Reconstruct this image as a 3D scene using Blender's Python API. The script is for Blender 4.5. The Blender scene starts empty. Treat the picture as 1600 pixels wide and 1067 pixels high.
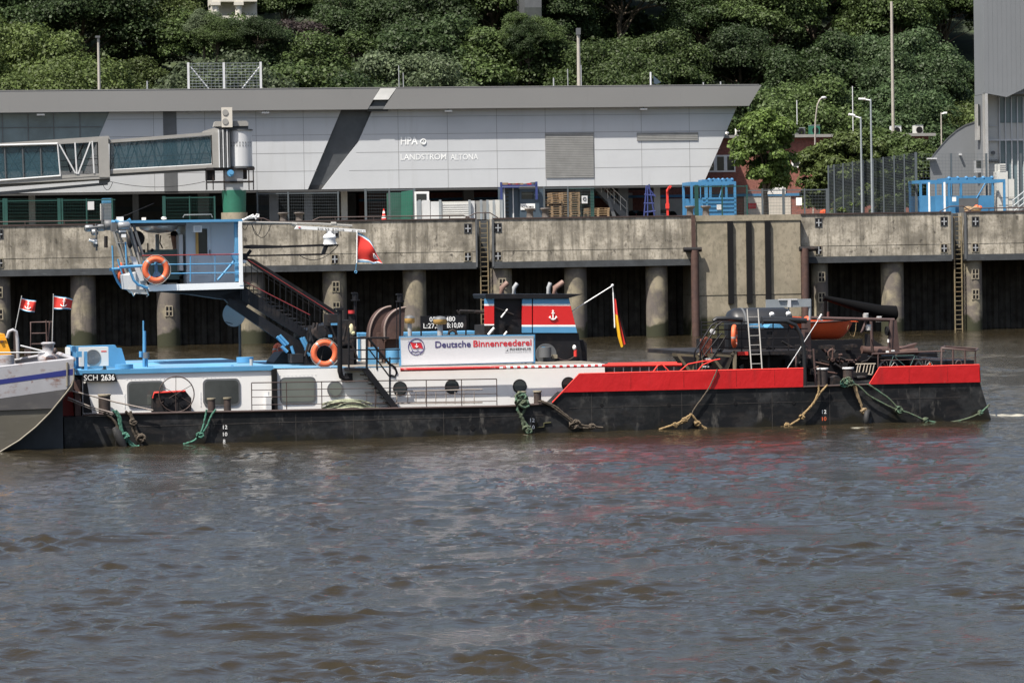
import bpy, bmesh, math, random
import numpy as np
from mathutils import Vector, Matrix
random.seed(7); rng = np.random.default_rng(7)
R = math.radians
S = bpy.context.scene
COL = S.collection
# ---------------------------------------------------------------- camera
FPX, CX, CY, HOR, H = 5200.0, 800.0, 533.5, 405.0, 5.04
ROLL = -0.016
cam_d = bpy.data.cameras.new("camera"); cam = bpy.data.objects.new("camera", cam_d); COL.objects.link(cam)
cam_d.sensor_fit = 'HORIZONTAL'; cam_d.sensor_width = 36; cam_d.lens = FPX/1600*36
cam_d.clip_start = 1; cam_d.clip_end = 3000
PITCH = math.atan((CY-HOR)/FPX)
CM = Matrix.Rotation(math.pi/2-PITCH, 3, 'X') @ Matrix.Rotation(ROLL, 3, 'Z')
cam.matrix_world = Matrix.Translation((0, 0, H)) @ CM.to_4x4()
S.camera = cam
def ray(px, py): return CM @ Vector(((px-CX)/FPX, (CY-py)/FPX, -1))
# ---------------------------------------------------------------- light
TQ, TB = R(8.7), R(15)                      # heading of the quay and of the boat
def ax(t): return Vector((math.cos(t), math.sin(t), 0)), Vector((-math.sin(t), math.cos(t), 0))
qu, qv = ax(TQ)
sdir = (qu*.84 + qv*.74 + Vector((0, 0, -2.0))).normalized()       # direction light travels
w = bpy.data.worlds.new("World"); S.world = w; w.use_nodes = True
nt = w.node_tree; sky = nt.nodes.new('ShaderNodeTexSky'); sky.sky_type = 'NISHITA'; sky.sun_disc = False
to = -sdir
sky.sun_elevation = math.asin(to.z); sky.sun_rotation = math.atan2(to.x, to.y)
sky.air_density = 1.0; sky.dust_density = 3.0; sky.ozone_density = 1.0
bg = nt.nodes['Background']; bg.inputs[1].default_value = 0.092
nt.links.new(sky.outputs[0], bg.inputs[0])
sl = bpy.data.lights.new("sun", 'SUN'); sl.energy = 5.0; sl.angle = R(.6); sl.color = (1, .94, .85)
so = bpy.data.objects.new("sun", sl); COL.objects.link(so)
so.rotation_euler = sdir.to_track_quat('-Z', 'Y').to_euler(); so.location = (0, 0, 80)
S.cycles.use_denoising = True; S.cycles.use_adaptive_sampling = False; S.cycles.caustics_reflective = False; S.cycles.caustics_refractive = False; S.cycles.sample_clamp_indirect = 4; S.cycles.sample_clamp_direct = 10
S.view_settings.view_transform = 'Standard'; S.view_settings.look = 'None'
S.view_settings.exposure = 0.72; S.view_settings.gamma = 1
# ---------------------------------------------------------------- frames
class Fr:
    def __init__(s, px, py, th):
        d = ray(px, py); t = -H/d.z; o = d*t
        s.o = Vector((o.x, o.y, 0)); s.th = th; s.u, s.v = ax(th)
    def at(s, px, py, v=0.0):
        d = ray(px, py); c = Vector((0, 0, H))-s.o
        t = (v - c.dot(s.v))/d.dot(s.v); p = c+d*t
        return Vector((p.dot(s.u), v, p.z))
    def onz(s, px, py, z):
        d = ray(px, py); t = (z-H)/d.z; p = Vector((0, 0, H))+d*t-s.o
        return Vector((p.dot(s.u), p.dot(s.v), z))
    def world(s, p): return s.o+s.u*p[0]+s.v*p[1]+Vector((0, 0, p[2]))
B = Fr(800, 678, TB)
Q = Fr(800, 530, TQ)
# ---------------------------------------------------------------- materials
def mat(name, col, rough=.6, metal=0, var=.12, vs=1.5, layers=(), bump=None, spec=.5, coord='Object', trans=0):
    m = bpy.data.materials.new(name); m.use_nodes = True
    n = m.node_tree; N = n.nodes; L = n.links; b = N['Principled BSDF']
    b.inputs['Roughness'].default_value = rough; b.inputs['Metallic'].default_value = metal
    b.inputs['Specular IOR Level'].default_value = spec
    tc = N.new('ShaderNodeTexCoord'); co = tc.outputs[coord]
    def noise(sc, detail=4, ro=.6):
        mp = N.new('ShaderNodeMapping'); L.new(co, mp.inputs[0])
        mp.inputs['Scale'].default_value = sc if hasattr(sc, '__len__') else (sc,)*3
        t = N.new('ShaderNodeTexNoise'); t.inputs['Scale'].default_value = 1; t.inputs['Detail'].default_value = detail
        t.inputs['Roughness'].default_value = ro; L.new(mp.outputs[0], t.inputs['Vector']); return t.outputs['Fac']
    def ramp(src, lo, hi, a, c):
        r = N.new('ShaderNodeMapRange'); L.new(src, r.inputs[0]); r.inputs[1].default_value = lo; r.inputs[2].default_value = hi
        r.inputs[3].default_value = a; r.inputs[4].default_value = c; return r.outputs[0]
    f = ramp(noise(vs), .3, .7, 1-var, 1+var)
    mx = N.new('ShaderNodeVectorMath'); mx.operation = 'SCALE'; mx.inputs[0].default_value = col[:3]; L.new(f, mx.inputs['Scale'])
    cur = mx.outputs[0]
    for (c2, sc, lo, hi, st) in layers:
        k = ramp(noise(sc, 6, .65), lo, hi, 0, st)
        q = N.new('ShaderNodeMix'); q.data_type = 'RGBA'; L.new(k, q.inputs['Factor'])
        L.new(cur, q.inputs['A']); q.inputs['B'].default_value = (*c2, 1); cur = q.outputs['Result']
    L.new(cur, b.inputs['Base Color'])
    if bump:
        bp = N.new('ShaderNodeBump'); bp.inputs['Strength'].default_value = bump[1]; bp.inputs['Distance'].default_value = bump[2] if len(bump) > 2 else .02
        L.new(noise(bump[0], 5), bp.inputs['Height']); L.new(bp.outputs[0], b.inputs['Normal'])
    m['cur'] = 0
    return m
RUST = (.16, .06, .025)
M = {}
M['white'] = mat('white_paint', (.80, .79, .77), .38, var=.03, layers=[((.62, .58, .52), (1.2, 1.2, .25), .6, .8, .25), (RUST, (4, 4, .9), .71, .78, .6)], bump=((.7, .7, .5), .12, .05))
M['white2'] = mat('clean_white', (.78, .78, .77), .4, var=.03)
M['blue'] = mat('blue_paint', (.085, .27, .47), .4, var=.08, layers=[((.25, .42, .52), 1.2, .55, .8, .4)])
M['bluedeck'] = mat('blue_deck', (.10, .30, .50), .6, var=.2, vs=.7, layers=[((.20, .22, .24), .5, .45, .65, .65)])
M['red'] = mat('red_paint', (.50, .012, .014), .38, var=.10, vs=.4, layers=[((.26, .015, .015), (2, 2, .3), .56, .70, .5), ((.45, .28, .22), (5, 5, 1.2), .69, .76, .5), ((.12, .02, .015), (7, 7, 3), .70, .78, .6)], bump=((.8, .8, .5), .55, .10))
M['redold'] = mat('worn_red', (.45, .03, .03), .5, layers=[((.6, .5, .45), 3, .58, .7, .8)])
M['blk'] = mat('black_steel', (.008, .008, .010), .5, spec=.3, var=.3, layers=[((.06, .045, .035), 2.5, .55, .75, .5)])
M['blk2'] = mat('dull_black', (.013, .012, .013), .65, spec=.3, var=.35, vs=2, layers=[((.09, .06, .045), 3, .52, .72, .6)])
M['hull'] = mat('tarred_hull', (.0075, .008, .0095), .55, spec=.25, var=.35, vs=.5, layers=[((.075, .076, .078), (.8, .8, 1.0), .46, .66, .6), ((.16, .15, .135), (3, 3, 1.2), .56, .72, .6), ((.006, .007, .008), (.35, .35, .7), .52, .6, .8), ((.035, .03, .028), (1.2, 1.2, 5), .5, .65, .5), ((.10, .095, .085), (6, 6, 2), .66, .76, .5), ((.09, .045, .03), (5, 5, 1.5), .66, .76, .6), ((.005, .006, .006), (.8, .8, .8), .5, .6, .5)], bump=((.5, .5, .5), .5, .08))
M['brown'] = mat('rusty_brown', (.075, .040, .031), .7, var=.3, vs=3, layers=[((.05, .03, .03), 2, .45, .65, .6)], bump=(8, .3))
M['rail'] = mat('rail_brown', (.055, .036, .032), .6, var=.25)
M['grey'] = mat('grey_paint', (.33, .34, .35), .5, var=.08)
M['lgrey'] = mat('light_grey', (.55, .56, .57), .5, var=.06)
M['dgrey'] = mat('dark_grey', (.10, .105, .11), .55, var=.15)
M['alu'] = mat('aluminium', (.62, .60, .57), .35, .6, var=.1)
M['glass'] = mat('dark_glass', (.03, .035, .035), .08, 0, var=.1, spec=.8)
M['gwin'] = mat('grey_glass', (.055, .06, .058), .12, 0, var=.3, vs=.8)
M['gwin2'] = mat('curtained_glass', (.14, .155, .14), .15, 0, var=.15, vs=.8)
M['railred'] = mat('dull_red_rail', (.22, .03, .03), .5)
M['lampm'] = mat('lamp_housing', (.24, .25, .26), .35, .3, var=.2)
M['orange'] = mat('orange_ring', (.66, .125, .045), .6, var=.12, vs=5, layers=[((.35, .12, .07), 6, .58, .7, .4)])
M['odinghy'] = mat('orange_dinghy', (.80, .12, .035), .45, var=.1)
M['reflect'] = mat('reflective_tape', (.36, .32, .30), .3, var=.05)
M['rubber'] = mat('rubber', (.008, .008, .009), .85, spec=.2)
M['conc'] = mat('quay_concrete', (.43, .39, .32), .9, var=.35, vs=.45, layers=[
    ((.10, .09, .072), (.45, .45, .6), .44, .60, .7), ((.10, .09, .072), (2.6, 2.6, .22), .46, .62, .75), ((.16, .14, .10), (7, 7, 5), .5, .62, .6), ((.035, .03, .025), (2.2, 2.2, 1.6), .58, .68, .85),
    ((.50, .46, .38), (1.6, 1.6, .12), .64, .72, .8), ((.33, .29, .22), (3.5, 3.5, 3), .58, .7, .5)], bump=(3, .4))
M['conc2'] = mat('pale_concrete', (.31, .27, .20), .9, var=.25, vs=.5, layers=[((.15, .13, .095), (6, 6, 4), .5, .64, .55), 
    ((.20, .18, .13), (1.0, 1.0, .25), .48, .66, .7), ((.12, .11, .075), (.5, .5, .5), .52, .66, .6), ((.6, .55, .45), (2.5, 2.5, .3), .70, .76, .7)], bump=(3, .4))
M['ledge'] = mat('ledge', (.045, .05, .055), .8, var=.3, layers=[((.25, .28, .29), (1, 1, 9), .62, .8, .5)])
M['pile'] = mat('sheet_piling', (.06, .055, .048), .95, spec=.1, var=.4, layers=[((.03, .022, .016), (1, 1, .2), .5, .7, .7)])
M['panel'] = mat('facade_panel', (.48, .495, .51), .5, .0, var=.05, vs=.3, layers=[((.36, .36, .35), (1.2, 1.2, .12), .56, .72, .3), ((.42, .43, .44), (.12, .12, .5), .5, .7, .3)])
M['fascia'] = mat('fascia_metal', (.19, .19, .187), .55, .0, var=.04, vs=.15)
M['capstrip'] = mat('cap_strip', (.62, .62, .60), .5)
M['joint'] = mat('joint', (.20, .20, .20), .8)
M['darkmetal'] = mat('dark_cladding', (.07, .075, .08), .4, .2, var=.15)
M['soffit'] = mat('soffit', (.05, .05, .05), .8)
M['tglass'] = mat('teal_glass', (.12, .17, .19), .08, 0, var=.25, vs=.5, spec=.7)  # base colour lightened to stand in for reflected sky
M['bridge'] = mat('bridge_metal', (.27, .265, .25), .55, var=.08)
M['bridge2'] = mat('bridge_steel', (.085, .09, .095), .5, var=.15)
M['green'] = mat('green_paint', (.02, .13, .085), .5, var=.15)
M['gfence2'] = mat('dull_green', (.02, .085, .06), .6, var=.2)
M['gfence'] = mat('green_fence', (.012, .06, .05), .5)
M['wire'] = mat('fence_wire', (.085, .10, .11), .5)
M['wireg'] = mat('fence_galvanised', (.30, .33, .35), .5, .3)
M['brick'] = mat('red_brick', (.27, .11, .085), .9, var=.3, vs=5, layers=[((.15, .07, .06), (9, 9, 16), .5, .6, .6)])
M['cream'] = mat('cream_wall', (.55, .52, .46), .8, var=.08)
M['towergrey'] = mat('tower_cladding', (.175, .185, .195), .5, .0, var=.05, vs=.4)
M['white3'] = mat('pale_cladding', (.55, .55, .52), .5, var=.05)
M['sky_blue'] = mat('container_blue', (.055, .20, .38), .45, var=.12)
M['navy'] = mat('navy_blue', (.035, .05, .17), .45, var=.1)
M['denim'] = mat('slate_blue', (.05, .075, .10), .5, var=.1)
M['wood'] = mat('pallet_wood', (.25, .17, .095), .85, var=.3, vs=6)
M['yellow'] = mat('yellow_paint', (.80, .36, .02), .5, var=.08, layers=[((.3, .15, .05), 4, .62, .72, .6)])
M['ochre'] = mat('ochre_cap', (.50, .30, .09), .5, var=.15)
M['bargew'] = mat('worn_white_barge', (.34, .34, .36), .5, var=.12, vs=1, layers=[((.16, .07, .04), (1.5, 1.5, 3), .53, .64, .85), ((.32, .33, .36), (1, 1, 1), .5, .7, .5), ((.14, .06, .04), 7, .64, .70, .8)], bump=(2, .3))
M['bargeg'] = mat('grey_barge_side', (.075, .072, .073), .5, var=.2, vs=.6, layers=[((.28, .26, .22), (.4, .4, 2.0), .52, .75, .5), ((.06, .06, .06), (2, 2, .6), .55, .7, .5)])
M['bargel'] = mat('scuffed_barge_belly', (.10, .092, .072), .5, var=.2, vs=.5, layers=[((.11, .10, .09), (1.5, 1.5, .4), .48, .7, .6), ((.26, .25, .22), (.4, .4, 2.5), .5, .75, .4)])
M['bstripe'] = mat('blue_stripe', (.022, .03, .17), .45, var=.1, layers=[((.2, .1, .08), 4, .64, .72, .7)])
M['ropeg'] = mat('green_rope', (.05, .15, .11), .95, var=.5, vs=22, layers=[((.03, .05, .03), 9, .5, .65, .7)])
M['ropet'] = mat('tan_rope', (.24, .165, .08), .95, var=.5, vs=24, layers=[((.08, .06, .035), 8, .5, .66, .7)])
M['ropem'] = mat('mossy_rope', (.10, .13, .07), .9, var=.3, vs=6)
M['roped'] = mat('dirty_rope', (.075, .06, .045), .95, var=.5, vs=22)
M['ropec'] = mat('coiled_rope', (.30, .32, .22), .9, var=.35, vs=10)
M['skin'] = mat('skin', (.50, .28, .20), .6)
M['cloth'] = mat('navy_jacket', (.02, .03, .07), .9)
M['hair'] = mat('dark_cap', (.012, .012, .014), .9)
M['fred'] = mat('flag_red', (.62, .035, .025), .8, var=.06)
M['fgold'] = mat('flag_gold', (.80, .42, .01), .8, var=.05)
M['violet'] = mat('lettering_blue', (.05, .04, .15), .5)
M['lred'] = mat('lettering_red', (.55, .02, .03), .5)
M['lblack'] = mat('lettering_black', (.02, .02, .02), .5)
M['lgr'] = mat('lettering_grey', (.35, .35, .36), .5)
M['lwhite'] = mat('lettering_white', (.85, .85, .83), .5)
M['ground'] = mat('quay_paving', (.16, .155, .145), .9, var=.2)
M['bark'] = mat('bark', (.085, .065, .045), .9, var=.3, vs=3)
M['trunkpale'] = mat('pale_lamp_steel', (.36, .33, .29), .6, var=.15)
M['railp'] = mat('pale_rail', (.30, .26, .23), .6, var=.25)
M['railb'] = mat('brown_rail', (.075, .045, .04), .6, var=.3, vs=3)
M['roofdk'] = mat('roof_plating', (.20, .18, .15), .8, var=.2, vs=1, layers=[((.10, .09, .09), .8, .5, .65, .6)])
M['clear'] = mat('clear_glass', (.12, .14, .15), .05, spec=.6); M['clear'].node_tree.nodes['Principled BSDF'].inputs['Alpha'].default_value = .14
M['consoleg'] = mat('console_green', (.10, .17, .16), .6)
M['cabinw'] = mat('cabin_white', (.50, .56, .62), .45, var=.04)
M['dish'] = mat('dish_grey', (.42, .45, .48), .5, var=.05)
M['ochre2'] = mat('pale_ochre', (.55, .50, .30), .8)
M['cowlrim'] = mat('cowl_rim', (.20, .15, .13), .6, var=.2)
M['exhaust'] = mat('exhaust_rust', (.20, .12, .095), .6, var=.15)
M['fredp'] = mat('panel_red', (.58, .02, .02), .4, var=.05)
M['olive'] = mat('olive_paint', (.12, .10, .065), .5, var=.25, vs=2)
M['tank'] = mat('tank_black', (.014, .015, .017), .45, var=.3, vs=1)
M['hosec'] = mat('red_brown_hose', (.28, .09, .06), .7, var=.2)
M['seam'] = mat('weld_seam', (.04, .035, .032), .6, var=.5, vs=6)
M['seamr'] = mat('red_seam', (.33, .012, .012), .5, var=.4, vs=6)
M['lpale'] = mat('faded_lettering', (.80, .81, .80), .5)
M['jet'] = mat('boom_black', (.0035, .0035, .004), .8, spec=.1)
M['louv'] = mat('louvre_grey', (.27, .27, .26), .5)
M['ladm'] = mat('ladder_grey', (.30, .29, .27), .5, .2)
M['banner'] = mat('banner_white', (.58, .59, .61), .45, var=.02)
M['acw'] = mat('cooler_white', (.60, .60, .58), .5, var=.04)
M['roperope'] = mat('white_cord', (.5, .47, .42), .8)
M['rung2'] = mat('pale_slats', (.38, .33, .26), .7, var=.2)
M['biket'] = mat('bike_green', (.07, .13, .12), .4)
M['ropem2'] = mat('pale_moss_rope', (.075, .095, .06), .95, var=.5, vs=22, layers=[((.07, .20, .14), 3, .5, .62, .5)])
M['ropet2'] = mat('dirty_tan_rope', (.22, .16, .09), .9, var=.35, vs=6)
M['rubber2'] = mat('worn_rubber', (.025, .025, .026), .7, var=.3, layers=[((.12, .115, .11), 3, .5, .7, .6)])
M['redsh'] = mat('bow_red', (.30, .015, .01), .5)
M['stemb'] = mat('stem_edge', (.20, .18, .14), .5, var=.2)
M['bargeg2'] = mat('barge_bottom', (.07, .065, .055), .6, var=.2)
M['dkblue'] = mat('skeg_grey', (.035, .04, .045), .6, var=.3)
def leafmat(name, c, var=.35):
    m = mat(name, c, .55, var=var, vs=1.6, spec=.25)
    n = m.node_tree; b = n.nodes['Principled BSDF']; src = b.inputs['Base Color'].links[0].from_socket
    oi = n.nodes.new('ShaderNodeObjectInfo'); r = n.nodes.new('ShaderNodeMapRange'); n.links.new(oi.outputs['Random'], r.inputs[0]); r.inputs[3].default_value = .75; r.inputs[4].default_value = 1.3
    g = n.nodes.new('ShaderNodeNewGeometry'); r2 = n.nodes.new('ShaderNodeMapRange'); n.links.new(g.outputs['Random Per Island'], r2.inputs[0]); r2.inputs[3].default_value = .55; r2.inputs[4].default_value = 1.5
    mu = n.nodes.new('ShaderNodeMath'); r2.inputs[3].default_value = .6; r2.inputs[4].default_value = 1.4; mu.operation = 'MULTIPLY'; n.links.new(r.outputs[0], mu.inputs[0]); n.links.new(r2.outputs[0], mu.inputs[1])
    s = n.nodes.new('ShaderNodeVectorMath'); s.operation = 'SCALE'; n.links.new(src, s.inputs[0]); n.links.new(mu.outputs[0], s.inputs['Scale'])
    n.links.new(s.outputs[0], b.inputs['Base Color'])
    t = n.nodes.new('ShaderNodeBsdfTranslucent'); n.links.new(s.outputs[0], t.inputs[0])
    mx = n.nodes.new('ShaderNodeMixShader'); mx.inputs[0].default_value = .32
    o = n.nodes['Material Output']; n.links.new(b.outputs[0], mx.inputs[1]); n.links.new(t.outputs[0], mx.inputs[2]); n.links.new(mx.outputs[0], o.inputs[0])
    return m
LEAF = {'mid green': leafmat('leaf_mid', (0.0612, 0.0920, 0.0277)), 'yellow green': leafmat('leaf_yellow', (0.0756, 0.1040, 0.0297)),
        'dark green': leafmat('leaf_dark', (0.0396, 0.0640, 0.0224)), 'blue green': leafmat('leaf_blue', (0.0475, 0.0760, 0.0304)),
        'grey green': leafmat('leaf_grey', (0.0828, 0.1080, 0.0561)), 'copper': leafmat('leaf_copper', (0.0324, 0.0240, 0.0224)), 'bright green': leafmat('leaf_bright', (0.0871, 0.1313, 0.0314))}
# ---------------------------------------------------------------- mesh builder
class MB:
    def __init__(s): s.v = []; s.f = []; s.m = []; s.sm = []; s.k = 0; s.smooth = False; s.mats = []
    def mt(s, name):
        if name not in s.mats: s.mats.append(name)
        s.k = s.mats.index(name); return s
    def add(s, vs, fs, smooth=None):
        n = len(s.v); s.v += [tuple(p) for p in vs]
        for f in fs: s.f.append(tuple(i+n for i in f)); s.m.append(s.k); s.sm.append(s.smooth if smooth is None else smooth)
        return s
    def box(s, u0, u1, v0, v1, z0, z1):
        return s.add([(u0, v0, z0), (u1, v0, z0), (u1, v1, z0), (u0, v1, z0), (u0, v0, z1), (u1, v0, z1), (u1, v1, z1), (u0, v1, z1)],
                     [(0, 3, 2, 1), (4, 5, 6, 7), (0, 1, 5, 4), (1, 2, 6, 5), (2, 3, 7, 6), (3, 0, 4, 7)])
    def prism(s, pts, v0, v1):      # pts list of (u,z)
        n = len(pts)
        return s.add([(p[0], v0, p[-1]) for p in pts]+[(p[0], v1, p[-1]) for p in pts],
                     [tuple(range(n)), tuple(range(2*n-1, n-1, -1))]+[(i, (i+1) % n, (i+1) % n+n, i+n) for i in range(n)])
    def px(s, F, pts, v0, dv): return s.prism([F.at(x, y, v0) for x, y in pts], v0, v0+dv)
    def rect(s, F, x0, y0, x1, y1, v, dv):
        a = F.at(x0, (y0+y1)/2, v); b = F.at(x1, (y0+y1)/2, v); t = F.at((x0+x1)/2, y0, v); c = F.at((x0+x1)/2, y1, v)
        return s.box(a[0], b[0], v, v+dv, c[2], t[2])
    def tube(s, a, b, r, n=8, r2=None, caps=True):
        a = Vector(a); b = Vector(b); d = (b-a)
        if d.length < 1e-6: return s
        d.normalize(); x = d.orthogonal().normalized(); y = d.cross(x); r2 = r if r2 is None else r2
        vs = [a+(x*math.cos(t)+y*math.sin(t))*r for t in [2*math.pi*i/n for i in range(n)]]+[b+(x*math.cos(t)+y*math.sin(t))*r2 for t in [2*math.pi*i/n for i in range(n)]]
        s.add(vs, [(i, (i+1) % n, (i+1) % n+n, i+n) for i in range(n)], n > 5)
        if caps: s.add(vs, [tuple(range(n-1, -1, -1)), tuple(range(n, 2*n))], False)
        return s
    def path(s, pts, r, n=6, close=False):
        pts = [Vector(p) for p in pts]; rings = []; N = len(pts)
        for i, p in enumerate(pts):
            a = pts[i-1] if (i or close) else p; b = pts[(i+1) % N] if (i < N-1 or close) else p
            d = (b-a); d = d.normalized() if d.length > 1e-7 else Vector((1, 0, 0))
            x = d.cross(Vector((.13, .21, 1))); x = x.normalized() if x.length > 1e-3 else d.orthogonal().normalized(); y = d.cross(x)
            rr = r[i] if hasattr(r, '__len__') else r
            rings += [p+(x*math.cos(t)+y*math.sin(t))*rr for t in [2*math.pi*k/n for k in range(n)]]
        fs = []
        for i in range(N if close else N-1):
            j = (i+1) % N
            fs += [(i*n+k, i*n+(k+1) % n, j*n+(k+1) % n, j*n+k) for k in range(n)]
        s.add(rings, fs, True)
        if not close: s.add(rings[:n]+rings[-n:], [tuple(range(n-1, -1, -1)), tuple(range(n, 2*n))], False)
        return s
    def tpx(s, F, a, b, v, r, v2=None, n=6): return s.tube(F.at(*a, v), F.at(*b, v if v2 is None else v2), r, n)
    def ppx(s, F, pts, v, r, n=6): return s.path([F.at(*p[:2], v if len(p) < 3 else p[2]) for p in pts], r, n)
    def lathe(s, c, prof, n=20, axis='z', a0=0, a1=2*math.pi):
        c = Vector(c); full = abs(a1-a0-2*math.pi) < 1e-6; m = n if full else n+1; vs = []
        for (r, h) in prof:
            for i in range(m):
                t = a0+(a1-a0)*i/n; x, y = r*math.cos(t), r*math.sin(t)
                vs.append(c+Vector({'z': (x, y, h), 'u': (h, x, y), 'v': (x, h, y)}[axis]))
        fs = []
        for j in range(len(prof)-1):
            for i in range(n):
                k = (i+1) % m; fs.append((j*m+i, j*m+k, (j+1)*m+k, (j+1)*m+i))
        s.add(vs, fs, True)
        if full:
            for j in (0, len(prof)-1):
                if prof[j][0] > 1e-4: s.add(vs[j*m:(j+1)*m], [tuple(range(m))], False)
        return s
    def cyl(s, c, r, h, n=20, axis='z', r2=None): return s.lathe(c, [(r, 0), (r if r2 is None else r2, h)], n, axis)
    def ell(s, c, rx, ry, rz, n=12):
        pr = []; vs = []; c = Vector(c)
        for j in range(n//2+1):
            a = math.pi*j/(n//2)
            for i in range(n):
                t = 2*math.pi*i/n; vs.append(c+Vector((rx*math.sin(a)*math.cos(t), ry*math.sin(a)*math.sin(t), rz*math.cos(a))))
        return s.add(vs, [(j*n+i, j*n+(i+1) % n, (j+1)*n+(i+1) % n, (j+1)*n+i) for j in range(n//2) for i in range(n)], True)
    def torus(s, c, R_, r, ru=1.0, n=28, k=8, a0=0, a1=2*math.pi):   # ring in the u-z plane
        full = abs(a1-a0-2*math.pi) < 1e-6
        pts = [Vector(c)+Vector((math.cos(a0+(a1-a0)*i/n)*R_*ru, math.cos(a0+(a1-a0)*i/n)*R_*math.sqrt(max(0, 1-ru*ru)), math.sin(a0+(a1-a0)*i/n)*R_)) for i in range(n if full else n+1)]
        N = len(pts); rings = []
        for i, p in enumerate(pts):
            t = a0+(a1-a0)*i/n; rad = Vector((math.cos(t)*ru, math.cos(t)*math.sqrt(max(0, 1-ru*ru)), math.sin(t))); y = Vector((-math.sqrt(max(0, 1-ru*ru)), ru, 0))
            rings += [p+(rad*math.cos(q)+y*math.sin(q))*r for q in [2*math.pi*j/k for j in range(k)]]
        fs = [(i*k+j, i*k+(j+1) % k, ((i+1) % N)*k+(j+1) % k, ((i+1) % N)*k+j) for i in range(N if full else N-1) for j in range(k)]
        return s.add(rings, fs, True)
    def mesh(s, name, base=(0, 0, 0)):
        me = bpy.data.meshes.new(name); b = Vector(base)
        me.from_pydata([(p[0]-b[0], p[1]-b[1], p[2]-b[2]) for p in s.v], [], s.f)
        for n in s.mats: me.materials.append(M[n])
        me.polygons.foreach_set('material_index', s.m); me.polygons.foreach_set('use_smooth', s.sm)
        bm = bmesh.new(); bm.from_mesh(me); bmesh.ops.recalc_face_normals(bm, faces=bm.faces); bm.to_mesh(me); bm.free()
        return me
BASE = {}
def thing(F, base, name, label, cat, group=None):
    o = bpy.data.objects.new(name, None); COL.objects.link(o); o.empty_display_size = .3
    o.location = F.world(base); o.rotation_euler = (0, 0, F.th); o['label'] = label; o['category'] = cat
    if group: o['group'] = group
    BASE[o.name] = Vector(base); return o
SPLIT = {'rungs': 'rung', 'balusters': 'baluster', 'rail_bars': 'rail_bar', 'aft_frame': 'aft_frame', 'red_rail': 'red_rail', 'rubbing_strake': 'rubbing_strake', 'white_pipe': 'white_pipe', 'pale_ground_floor': 'pale_shop_front', 'notice': 'notice', 'curved_cradle': 'curved_cradle', 'deck_machinery': 'deck_machine', 'weld_seam': 'weld_seam', 'deck_lamps': 'deck_lamp',
         'roof_lamps': 'roof_lamp', 'bulwark_cap': 'bulwark_cap', 'rusty_rods': 'rusty_rod', 'blue_hood': 'blue_hood', 'scupper': 'scupper', 'corner_guards': 'corner_guard', 'blue_fittings': 'blue_fitting', 'pale_edges': 'pale_edge', 'brace': 'brace', 'steps': 'step', 'rail_stanchions': 'stanchion',
         'fan_grille': 'fan_grille', 'grey_patches': 'grey_patch', 'mullion': 'mullion', 'recess_lining': 'recess_lining', 'treads': 'tread', 'stair_tread': 'stair_tread', 'ceiling': 'ceiling', 'dark_pipe': 'dark_pipe', 'thick_pipe': 'thick_pipe', 'handrail': 'handrail', 'stringer': 'stringer', 'red_hose': 'red_hose', 'stanchion': 'stanchion', 'deck_fittings': 'deck_fitting', 'instruments': 'instrument', 'lifting_eye': 'lifting_eye', 'stair_side_panel': 'stair_side_panel', 'machinery_stair': 'stair_rail', 'blue_bracket': 'blue_bracket', 'side_rail': 'side_rail', 'window_crossbar': 'window_crossbar', 'white_bracket': 'white_bracket', 'bumper_rail': 'bumper_rail', 'cable': 'cable', 'foot_pipe': 'foot_pipe', 'stair_step': 'stair_step', 'gallery_rail': 'gallery_rail'}
def islands(mb):
    par = list(range(len(mb.v))); 
    def fd(i):
        while par[i] != i: par[i] = par[par[i]]; i = par[i]
        return i
    key = {}
    for i, q in enumerate(mb.v):
        k = (round(q[0], 4), round(q[1], 4), round(q[2], 4))
        if k in key: par[fd(i)] = fd(key[k])
        else: key[k] = i
    for f in mb.f:
        for i in f[1:]: par[fd(i)] = fd(f[0])
    g = {}
    for fi, f in enumerate(mb.f): g.setdefault(fd(f[0]), []).append(fi)
    out = []
    for fs in g.values():
        n = MB(); n.mats = list(mb.mats); mp = {}
        for fi in fs:
            t = []
            for i in mb.f[fi]:
                if i not in mp: mp[i] = len(n.v); n.v.append(mb.v[i])
                t.append(mp[i])
            n.f.append(tuple(t)); n.m.append(mb.m[fi]); n.sm.append(mb.sm[fi])
        out.append(n)
    return out
def part(p, name, mb, m=None, label=None):
    if name in SPLIT:
        if m and not mb.mats: mb.mats = [m]
        L_ = islands(mb)
        if 1 < len(L_) <= 60:
            for q in L_: o = part1(p, SPLIT[name], q, m, label)
            return o
        name = SPLIT[name] if len(L_) == 1 else name
    return part1(p, name, mb, m, label)
def part1(p, name, mb, m=None, label=None):
    if m and not mb.mats: mb.mats = [m]
    o = bpy.data.objects.new(name, mb.mesh(name, BASE[p.name])); COL.objects.link(o); o.parent = p; BASE[o.name] = BASE[p.name]
    if label: o['label'] = label
    return o
def single(F, name, mb, m, label, cat, group=None, base=None, kind=None):
    if m and not mb.mats: mb.mats = [m]
    if base is None:
        xs = [p[0] for p in mb.v]; ys = [p[1] for p in mb.v]; zs = [p[2] for p in mb.v]
        base = ((min(xs)+max(xs))/2, (min(ys)+max(ys))/2, min(zs))
    o = bpy.data.objects.new(name, mb.mesh(name, base)); COL.objects.link(o)
    o.location = F.world(base); o.rotation_euler = (0, 0, F.th)
    if label: o['label'] = label; o['category'] = cat
    if group: o['group'] = group
    if kind: o['kind'] = kind
    return o
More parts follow.
